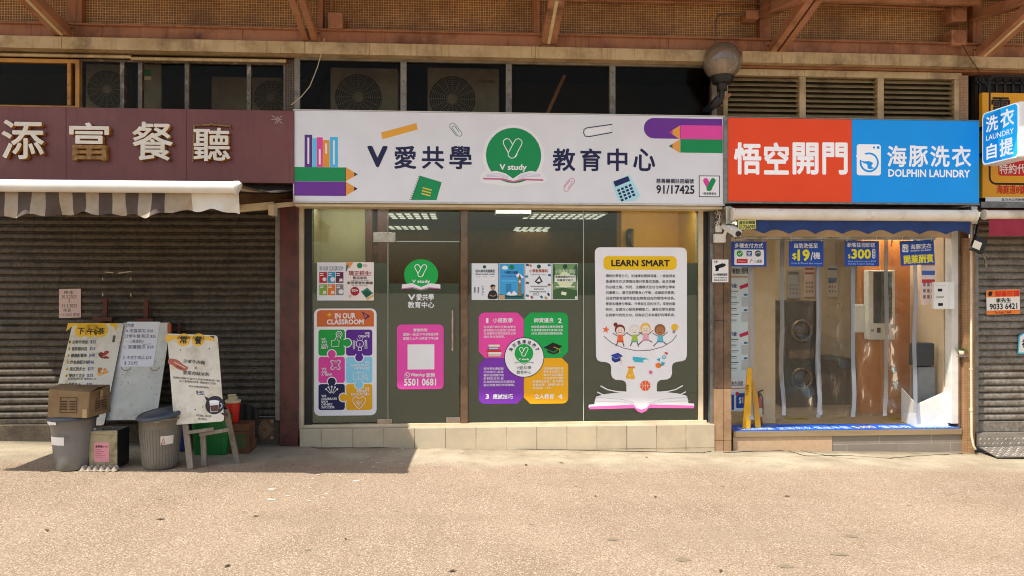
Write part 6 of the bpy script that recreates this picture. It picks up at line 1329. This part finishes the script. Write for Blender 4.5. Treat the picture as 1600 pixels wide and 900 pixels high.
# set meal easel board
cs3 = [(256.8, 522), (334.5, 523.5), (355.5, 656.5), (280.5, 663)]
tl, tr, br, bl, nrm, xd, ud = leaning(cs3, -.98, -1.13)
t = thing('easel_board', 'tilted set meal menu board standing on grey wooden easel legs', 'menu board', PG(330, 731))
p = boardprint(tl, nrm, xd, ud); p.slab(outline(cs3, 5), m_bd, .014, side=m_rustwood, ref=(307, 590)); p.build('panel', t)
p = boardprint(tl + nrm * .014, nrm, xd, ud); T = R(3.5)
p.shp([(258.8, 524), (333.5, 525.2), (335, 533), (322, 530.5), (290, 529.5), (274, 530), (261, 536)], '#dfae3a', 1)
for u in (287, 310): p.disc(u, 531, 10, '#dfae3a', 1)
p.text('常', 281.5, 525, 292.5, 537, '#1c1a14', .035, rot=T); p.text('餐', 304.5, 525.5, 315.5, 538, '#1c1a14', .035, rot=T)
p.shp(spl([(264, 561), (276, 562), (287, 570), (294, 574), (290, 579), (279, 577), (270, 571), (263, 568)], 4), '#a8604a', 1); p.line([(272, 566), (290, 575)], 1.4, '#d8b0a0', 2); p.line([(275, 572), (286, 577)], 1.2, '#7a3428', 2); p.disc(270, 575, 3.2, '#d3bf98', 1)
p.text('沙爹牛肉麵', 287, 562.5, 320, 568.5, '#3a3631', .015, rot=T); p.text('或', 304, 572.5, 308, 577, '#8c4a3a', .01, rot=T); p.text('雪菜肉絲米粉', 286.5, 580.5, 327, 586.6, '#3a3631', .015, rot=T)
p.text('配鮮奶/通粉/牛油/多士炒蛋/炸魚柳(選一款)', 271.5, 590.8, 343, 594.6, '#4a463f', .01, rot=T); p.text('以上配咖啡/奶茶 凍飲加三元起', 281, 595.4, 336.5, 599, '#4a463f', .01, rot=T); p.text('學生特價(憑證惠顧)', 295.5, 603.2, 326, 606.4, '#4a463f', .01, rot=T)
p.text('$40', 306.5, 610.5, 318, 616, '#2e3a6c', .01, rot=T); p.line([(308, 617), (320, 616)], .7, '#2e3a6c', 2)
p.disc(335.5, 633, 14.3, '#2a2530', 1); p.shp([(319, 619), (326, 622), (323.5, 627)], '#2a2530', 1); p.shp([(327, 628), (342, 626), (341, 643), (330, 644)], '#d5d2d0', 2); p.shp([(328, 634), (341, 632.5), (340.5, 642.5), (330.5, 643)], '#5b3a30', 3); p.shp(circ(334.5, 627.5, 7.6, 2.4), '#e8e6e4', 3); p.line(arc(343, 634, 4, 80, -80, 6), 1.2, '#c9c6c8', 2)
p.text('07:00-10:30', 307, 648, 330, 651.4, '#4a463f', .02, rot=T); p.text('售完即止', 310, 653, 324, 656.2, '#4a463f', .01, rot=T)
for u, v in ((282, 547), (327, 545), (317, 636), (305, 640)): p.disc(u, v, 1.0, '#2f2a22', 1)
p.shp([(344, 645), (356, 645), (357, 651), (349, 649)], '#3a2c20', 1); p.shp([(326.5, 524.8), (334, 525), (334.5, 529)], '#3a2c20', 2)
p.build('printed_menu', t)
def leg(a, b_, w=.05):
    m = M(); m.bar(a, b_, w, .025, m_wood, (0, 1, 0)); return m.build('leg', t, bevel=.002)
def gp(u, v): q = PG(u, v); q.z = gz(q.x) + .004; return q
leg(P(289, 655, -1.11), gp(298, 733), .055); leg(P(353, 640, -1.08), gp(371.5, 724), .05); leg(P(317, 672, -1.06), gp(319, 729), .048)
m = M(); m.bar(P(292, 676, -1.15), P(334, 670, -1.12), .028, .03, m_wood); m.bar(P(312, 679, -1.10), P(358, 671, -1.10), .028, .034, m_wood); m.build('crossbar', t, bevel=.002)
# posts standing behind
for (u0, v0, u1, v1, lab) in [(165, 466, 160, 640, 'reddish brown wooden post behind the afternoon tea board'), (229, 468, 225, 640, 'brown wooden post behind the blank board'), (280, 504, 280, 640, 'thin brown post behind the easel board')]:
    m = M(); a = P(u0, v0, -.02); b_ = P(u1, v1, -.07); b_.z = gz(b_.x); w_ = .05 if u0 < 250 else .02
    m.bar(a, b_, w_, .03, m_rustwood, (0, 1, 0)); 
    if u0 < 250: c = P(u0 - 1, v0 + 33, -.05); m.box(c.x - .11, c.x + .09, -.09, -.03, c.z - .02, c.z + .025, m_rustwood)
    tag(m.build('wooden_post', bevel=.003), lab, 'post', 'posts behind the boards')
m = M(); m.pbox(261, 505, 267, 521, -.3, -.27, mk('orange_cloth', '#a8501f', '#8a3f16')); tag(m.build('orange_rag', bevel=.008), 'scrap of orange cloth showing between blank board and easel board', 'rag')
p = Pr(y=.037); p.slab([(93, 497), (126, 496), (126, 451), (93, 451.5)], '#c2aba4', .002)
for i, (s, a, b_) in enumerate([('東主', 100, 115), ('30.3.2025', 97, 119), ('至', 107, 110), ('31.3.2025', 97, 120), ('休息', 99, 111), ('1.4.2025 照常', 96, 124)]): p.text(s, a, 454 + i * 7, b_, 459.4 + i * 7, '#3a3230', .0, 1)
tag(p.build('paper_note'), 'pale handwritten paper note taped to the left shutter', 'paper')

# bins with lids
m_bin = mk('grey_bin_plastic', '#7d7b76', '#6e6c67', rough=.42, scale=3, dirt='#57534b', dscale=5); m_lidb = mk('slate_blue_lid', '#474d57', '#3c424b', rough=.45)
def ground_at(u, v, r):
    q = PG(u, v); q.y += r; q.z = gz(q.x) + .003; return q
def bin_(u, v, r0, r1, h, lab, lidtilt, mat=m_bin, ribs=False):
    c = ground_at(u, v, r0); t = thing('storage_bin', lab, 'bin', c, 'lidded grey bins by the left shutter')
    m = M(); pf = [(.001, .004), (r0 - .01, 0), (r0, .01)] + [(r0 + (r1 - r0) * f, .01 + (h - .03) * f) for f in (.25, .5, .75, 1)] + [(r1 + .014, h - .018), (r1 + .016, h), (r1 - .004, h), (r1 - .01, h - .05)]
    m.lathe(c, pf, mat, 48)
    if ribs:
        for k in range(40):
            a = k * math.pi / 20; d = Vector((math.cos(a), math.sin(a), 0)); m.tube([c + d * (r0 + .001) + Vector((0, 0, .03)), c + d * (r1 - .006) + Vector((0, 0, h * .78))], .004, mat, 5, False)
    m.build('tub', t)
    return t, c
t1, c1 = bin_(101, 737.5, .153, .188, .475, 'grey bin with white label carrying the brown carton', 0)
m = M(); m.lathe(c1 + Vector((0, 0, .477)), [(.208, -.018), (.212, .004), (.19, .018), (.15, .012), (.001, .014)], m_lidb, 48); m.build('lid', t1)
m = M(); a0 = R(-128); vs = []
def wrap(c, r0, r1, h, a0, a1, z0, z1, mat, name, parent, off=.003):
    m = M(); vs = []; n = 14
    for z in (z0, z1):
        rr_ = r0 + (r1 - r0) * z / h + off
        for i in range(n + 1): a = R(a0 + (a1 - a0) * i / n); vs.append(c + Vector((math.cos(a) * rr_, math.sin(a) * rr_, z)))
    m.add(vs, [(i, i + 1, n + 2 + i, n + 1 + i) for i in range(n)], mat, True); return m.build(name, parent)
lb = wrap(c1, .153, .188, .475, -172, -88, .24, .315, pc('#dcdad6'), 'paper_label', t1)
wrap(c1, .153, .188, .475, -172, -160, .245, .31, pc('#3a3a3c'), 'bar_code', t1, .004)
wrap(c1, .153, .188, .475, -150, -105, .43, .455, pc('#dcdad6'), 'lid_clip', t1, .02)
t2_, c2 = bin_(240, 735.5, .152, .188, .475, 'grey ribbed bin with crooked dark lid and recycling style sticker', 0, mat=mk('olive_grey_bin_plastic', '#7a756a', '#6a655a', rough=.42, scale=3, dirt='#535045', dscale=5), ribs=True)
axl = Matrix.Rotation(R(-7), 3, 'Y') @ Matrix.Rotation(R(6), 3, 'X')
m = M(); m.lathe(c2 + Vector((.0, 0, .50)), [(.205, -.022), (.212, 0), (.19, .018), (.16, .008), (.14, .02), (.001, .024)], m_lidb, 48, axl); m.build('lid', t2_)
st = wrap(c2, .152, .188, .475, -68, -30, .235, .315, pc('#d8d2c4'), 'paper_label', t2_, .005)
m = M()
def onb(a, z, off=.0075): rr_ = .152 + (.036) * z / .475 + off; return c2 + Vector((math.cos(R(a)) * rr_, math.sin(R(a)) * rr_, z))
m.tube([onb(-66, .24), onb(-60, .30), onb(-56, .25), onb(-66, .24)], .003, pc('#b0402c'), 5); m.build('sticker_mark', t2_)
vs, fs = glyphs('豪華塑膠', 0); m = M(); m.add([onb(-84 + 14 * a, .445 + .016 * b, .006) for a, b in vs], fs, pc('#d0ccc0')); m.build('moulded_lettering', t2_)

# cardboard carton on the first bin
m_card = mk('brown_cardboard', '#8c7352', '#775f40', rough=.85, scale=5, dirt='#5f452b', dscale=4); m_ink = mk('carton_print', '#4a3322', '#3a2717', rough=.9)
t = thing('cardboard_carton', 'battered brown cardboard carton sitting on the grey bin', 'carton', c1 + Vector((.02, 0, .492)))
zb_ = c1.z + .493
A = PZ(74, 656, zb_); B_ = PZ(137, 661, zb_); A.y = c1.y - .165; B_.y = c1.y - .2
A.x = P(74, 650, A.y).x; B_.x = P(137.5, 658, B_.y).x; Cc = Vector((P(173, 652, c1.y + .12).x, c1.y + .12, zb_)); Dd = A + (Cc - B_); hh = .258
base = [Vector((q.x, q.y, zb_)) for q in (A, B_, Cc, Dd)]; topv = [q + Vector((dx, dy, hh + dz)) for q, dx, dy, dz in zip(base, (.01, .01, -.004, .0), (0, .01, 0, 0), (.0, -.03, .0, .0))]
m = M(); m.add(base + topv, [(3, 2, 1, 0), (0, 1, 5, 4), (1, 2, 6, 5), (2, 3, 7, 6), (3, 0, 4, 7)], m_card)
mid0, mid1 = (topv[0] + topv[3]) / 2, (topv[1] + topv[2]) / 2; up_ = Vector((0, 0, .02))
m.add([topv[0], topv[1], mid1 + up_, mid0 + up_ * 1.5], [(0, 1, 2, 3)], m_card); m.add([topv[3], topv[2], mid1 + up_ * .6, mid0 + up_], [(0, 1, 2, 3)], m_card); m.build('box', t, bevel=.006)
m = M(); mt_ = mk('packing_tape', '#b39a70', '#a08860', rough=.3)
def fq_(q0, q1, q2, a0, b0, a1, b1, off=.003):
    n_ = (q1 - q0).cross(q2 - q0).normalized(); n_ = -n_ if n_.y > 0 else n_
    m.add([q0 + (q1 - q0) * a + (q2 - q0) * b + n_ * off for a, b in ((a0, b0), (a1, b0), (a1, b1), (a0, b1))], [(0, 1, 2, 3)], mt_)
fq_(base[1], base[2], topv[1], .44, .62, .58, 1.0); fq_(base[0], base[1], topv[0], .86, .0, .97, .3)
m.build('tape', t)
m = M()
def facept(q0, q1, q2, a, b_, off): n_ = (q1 - q0).cross(q2 - q0).normalized(); n_ = -n_ if n_.y > 0 and abs(n_.y) > .2 else n_; return q0 + (q1 - q0) * a + (q2 - q0) * b_ + n_ * off
for (q0, q1, q2, a0, a1) in ((base[0], base[1], topv[0], .30, .72), (base[1], base[2], topv[1], .28, .78)):
    m = M()
    for a_, b0, c_, d_ in [(a0, .18, a1, .2), (a0, .70, a1, .72), (a0, .18, a0 + .015, .72), (a1 - .015, .18, a1, .72)] + [(a0 + .02 + (a1 - a0) * .5 * (k % 2), .28 + .09 * (k // 2), a0 + (a1 - a0) * (.42 + .5 * (k % 2)), .32 + .09 * (k // 2)) for k in range(8)]:
        m.add([facept(q0, q1, q2, a_, b0, .004), facept(q0, q1, q2, c_, b0, .004), facept(q0, q1, q2, c_, d_, .004), facept(q0, q1, q2, a_, d_, .004)], [(0, 1, 2, 3)], m_ink)
    m.build('printed_panel', t)

# oil tin with pink label, egg tray in front
m_tin = mk('dull_gold_tin', '#b0a482', '#978b69', rough=.4, metal=.15, dirt='#50472f', dscale=7); m_tind = mk('dark_tin_side', '#2c2a25', '#211f1b', rough=.45, metal=.3)
yt_ = PG(160, 733).y; x0, x1, z0, z1 = Rc(139.8, 673, 183, 733, yt_); z0 = gz(x0) + .004; z1 = P(160, 673, yt_).z
t = thing('oil_tin', 'square dull gold oil tin with pink label between the two grey bins', 'tin', ((x0 + x1) / 2, yt_ + .12, z0))
m = M(); m.box(x0, x1, yt_, yt_ + .012, z0, z1, m_tin); m.box(x0, x1, yt_ + .0125, yt_ + .25, z0, z1 - .003, m_tind); m.build('body', t, bevel=.004)
m = M()
for zz in (z0 + .008, z1 - .016, z1 - .045): m.box(x0 - .003, x1 + .003, yt_ - .006, yt_ - .0005, zz, zz + .010, m_tin)
for xx in (x0, x1 - .012): m.box(xx, xx + .012, yt_ - .004, yt_ - .0005, z0 + .02, z1 - .05, m_tin)
m.build('seam', t, bevel=.002)
m = M(); zt_ = z1 - .002; m.tube([(x0 + .06, yt_ + .12, zt_), (x0 + .08, yt_ + .12, zt_ + .02), (x0 + .14, yt_ + .12, zt_ + .02), (x0 + .16, yt_ + .12, zt_)], .006, m_alu); m.tube([(x0 + .02, yt_ + .05, zt_), (x0 + .02, yt_ + .05, zt_ + .02)], .016, m_white); m.build('carry_handle', t)
p = Pr(y=yt_ - .0005); p.slab([(147.5, 722), (170, 722), (170, 691.5), (147.5, 691.5)], '#d9929c', .0015); p.text('食用油', 149.3, 695.5, 160, 699.5, '#3a2022', .03); p.text('NET 15KG', 161, 696.5, 168.5, 699, '#5a3236', .01)
for k in range(5): p.line([(149.3, 702.5 + k * 2.9), (158 + (k * 5) % 9, 702.5 + k * 2.9)], .8, '#9c5a66', 1)
p.build('paper_label', t)
ye = yt_ - .075; m_tray = mk('egg_tray_pulp', '#b3a693', '#9c8f7c', rough=.95, scale=12)
xa, xb = P(125, 735, ye).x, P(184, 735, ye).x; m = M(); nx = 6
for i in range(nx):
    xx = xa + (xb - xa) * (i + .5) / nx
    for j in range(2): c = Vector((xx, ye + .04 * j, gz(xx) + .003)); m.lathe(c, [(.028, 0), (.026, .01), (.012, .04), (.006, .045), (.001, .045)], m_tray, 12)
m.box(xa, xb, ye - .025, ye + .062, gz(xa) + .001, gz(xa) + .009, m_tray)
tag(m.build('egg_tray'), 'grey pulp egg tray lying on the ground in front of the oil tin', 'egg tray')

# green tub, red drum, brown boxes, blue tub behind the easel
m_gr = mk('green_plastic', '#1d7a36', '#17662c', rough=.35, scale=4); m_rd = mk('red_plastic', '#d42a1e', '#c0241a', rough=.38, scale=4); m_blue = mk('blue_plastic', '#1b3580', '#152a66', rough=.4)
c = ground_at(326, 712, .17); t = thing('green_tub', 'dark green plastic tub standing behind the easel legs', 'tub', c)
m = M(); pf = lambda s, z: [Vector((c.x + x * s, c.y + y * s, c.z + z)) for x, y in [(a, b_) for a, b_ in rrp(-.19, -.17, .19, .17, .05)]]
la, lb_ = pf(.86, 0), pf(.97, .37); n = len(la)
m.add(la + lb_, [(i, (i + 1) % n, n + (i + 1) % n, n + i) for i in range(n)], m_gr, True); m.add(la, [list(range(n))], m_gr); lc = pf(1.02, .37); ld = pf(1.02, .395); m.add(lb_ + lc + ld, [(i, (i + 1) % n, n + (i + 1) % n, n + i) for i in range(n)] + [(n + i, n + (i + 1) % n, 2 * n + (i + 1) % n, 2 * n + i) for i in range(n)], m_gr); m.build('tub_body', t)
m = M(); m.add([q + Vector((0, 0, .02)) for q in lb_], [list(range(n))], m_gr); m.build('tub_lid', t)
yb_ = -.5
x0, x1, z0, z1 = Rc(354, 663, 388.5, 712, yb_); z0 = gz(x1) + .003; m_cb = mk('dark_cardboard', '#7a4f30', '#633e24', rough=.85, scale=5, dirt='#4a2d19')
t = thing('brown_crate', 'dark brown carton with green band behind the right easel leg', 'carton', ((x0 + x1) / 2, yb_ + .15, z0))
m = M(); m.box(x0 - .03, x1, yb_, yb_ + .3, z0, z1, m_cb); m.build('box', t, bevel=.006)
m = M(); m.box(x0 - .03, x1 + .001, yb_ - .002, yb_ - .0005, z1 - .075, z1 - .065, m_dark); m.box(x0 - .03, x1 - .03, yb_ - .002, yb_ - .0005, z0 + .06, z0 + .2, mk('faded_green_print', '#4d5a33', '#404b28', rough=.9)); m.build('printed_band', t)
c = Vector((P(364, 665, -.38).x, -.38, z1 + .001)); t = thing('red_drum', 'red plastic drum with cream lid standing on the brown carton', 'drum', c)
hred = P(364, 627, -.38).z - z1; r1_ = .073
m = M(); m.lathe(c, [(.001, .001), (.055, 0), (.058, .004), (r1_, hred)], m_rd, 32); m.build('drum_body', t)
m_crl = mk('cream_plastic', '#d8c69c', '#c7b48a', rough=.45); m = M(); m.lathe(c + Vector((0, 0, hred)), [(r1_ + .004, -.012), (r1_ + .008, 0), (r1_ + .006, .014), (.05, .018), (.045, .05), (.03, .055), (.001, .055)], m_crl, 32); m.build('drum_lid', t)
m = M(); m.tube([c + Vector((-.05, 0, hred + .06)), c + Vector((.03, 0, hred + .065))], .012, m_crl); m.build('drum_handle', t)
c = ground_at(393, 694, .0); m = M(); x0, x1, z0, z1 = Rc(366, 640, 396, 694, -.2); z0 = gz(x1) + .003
m.box(x0, x1, -.2, -.06, z0, z1, m_blue); tag(m.build('blue_tub', bevel=.02), 'blue plastic tub behind the brown carton and red drum', 'tub')
m = M(); x0, x1, z0, z1 = Rc(259, 648, 288, 716, -.45); z0 = gz(x1) + .003; m.box(x0, x1, -.45, -.25, z0, z1, m_blue); tag(m.build('blue_tub', bevel=.02), 'blue plastic tub in the shade between second bin and easel', 'tub')
# dark rag hanging over the blue tub
m = M(); vs = []; n = 12
for j in range(9):
    for i in range(n + 1): f = i / n; q = P(372 + f * 31 + math.sin(j * .8) * 2 * (j / 8), 632 + j * 5.6 + 9 * f * f - 3 * (1 - j / 8) * math.sin(f * 3.1), -.225 - .02 * math.sin(f * 16) - .015); vs.append(q)
m.add(vs, [(j * (n + 1) + i, j * (n + 1) + i + 1, (j + 1) * (n + 1) + i + 1, (j + 1) * (n + 1) + i) for j in range(8) for i in range(n)], mk('black_cloth', '#2b2925', '#1e1c19', rough=.95, bump=.3), True)
o = m.build('dark_rag'); tag(o, 'dark grey cloth draped over the blue tub beside the maroon pier', 'cloth'); sd_ = o.modifiers.new('thickness', 'SOLIDIFY'); sd_.thickness = .012
# potted plant glimpsed at the right pier
c = P(1503, 556, -.06); t = thing('small_plant', 'small green plant in a pale pot on the polished pier right of the laundry', 'plant', c)
m = M(); m.lathe(c, [(.001, -.0), (.025, 0), (.035, .06), (.03, .06), (.001, .05)], m_creamtrim, 16); m.build('pot', t)
m = M(); m_lf = mk('plant_leaf', '#4a6a2c', '#36521f', rough=.6)
for k in range(16):
    a = random.uniform(0, 6.28); e = random.uniform(.2, 1.3); d = Vector((math.cos(a) * math.cos(e), math.sin(a) * math.cos(e) - .1, math.sin(e))).normalized(); b_ = c + Vector((0, 0, .055)); l = random.uniform(.05, .1); s_ = d.orthogonal().normalized() * .012
    m.add([b_, b_ + d * l * .5 + s_, b_ + d * l, b_ + d * l * .5 - s_], [(0, 1, 2, 3)], m_lf)
m.build('foliage', t)
m = M(); q_ = P(1503, 556, -.06); m.box(q_.x - .05, q_.x + .05, -.11, -.041, q_.z - .012, q_.z - .001, m_alu); tag(m.build('small_shelf'), 'little metal shelf holding the small plant', 'shelf')
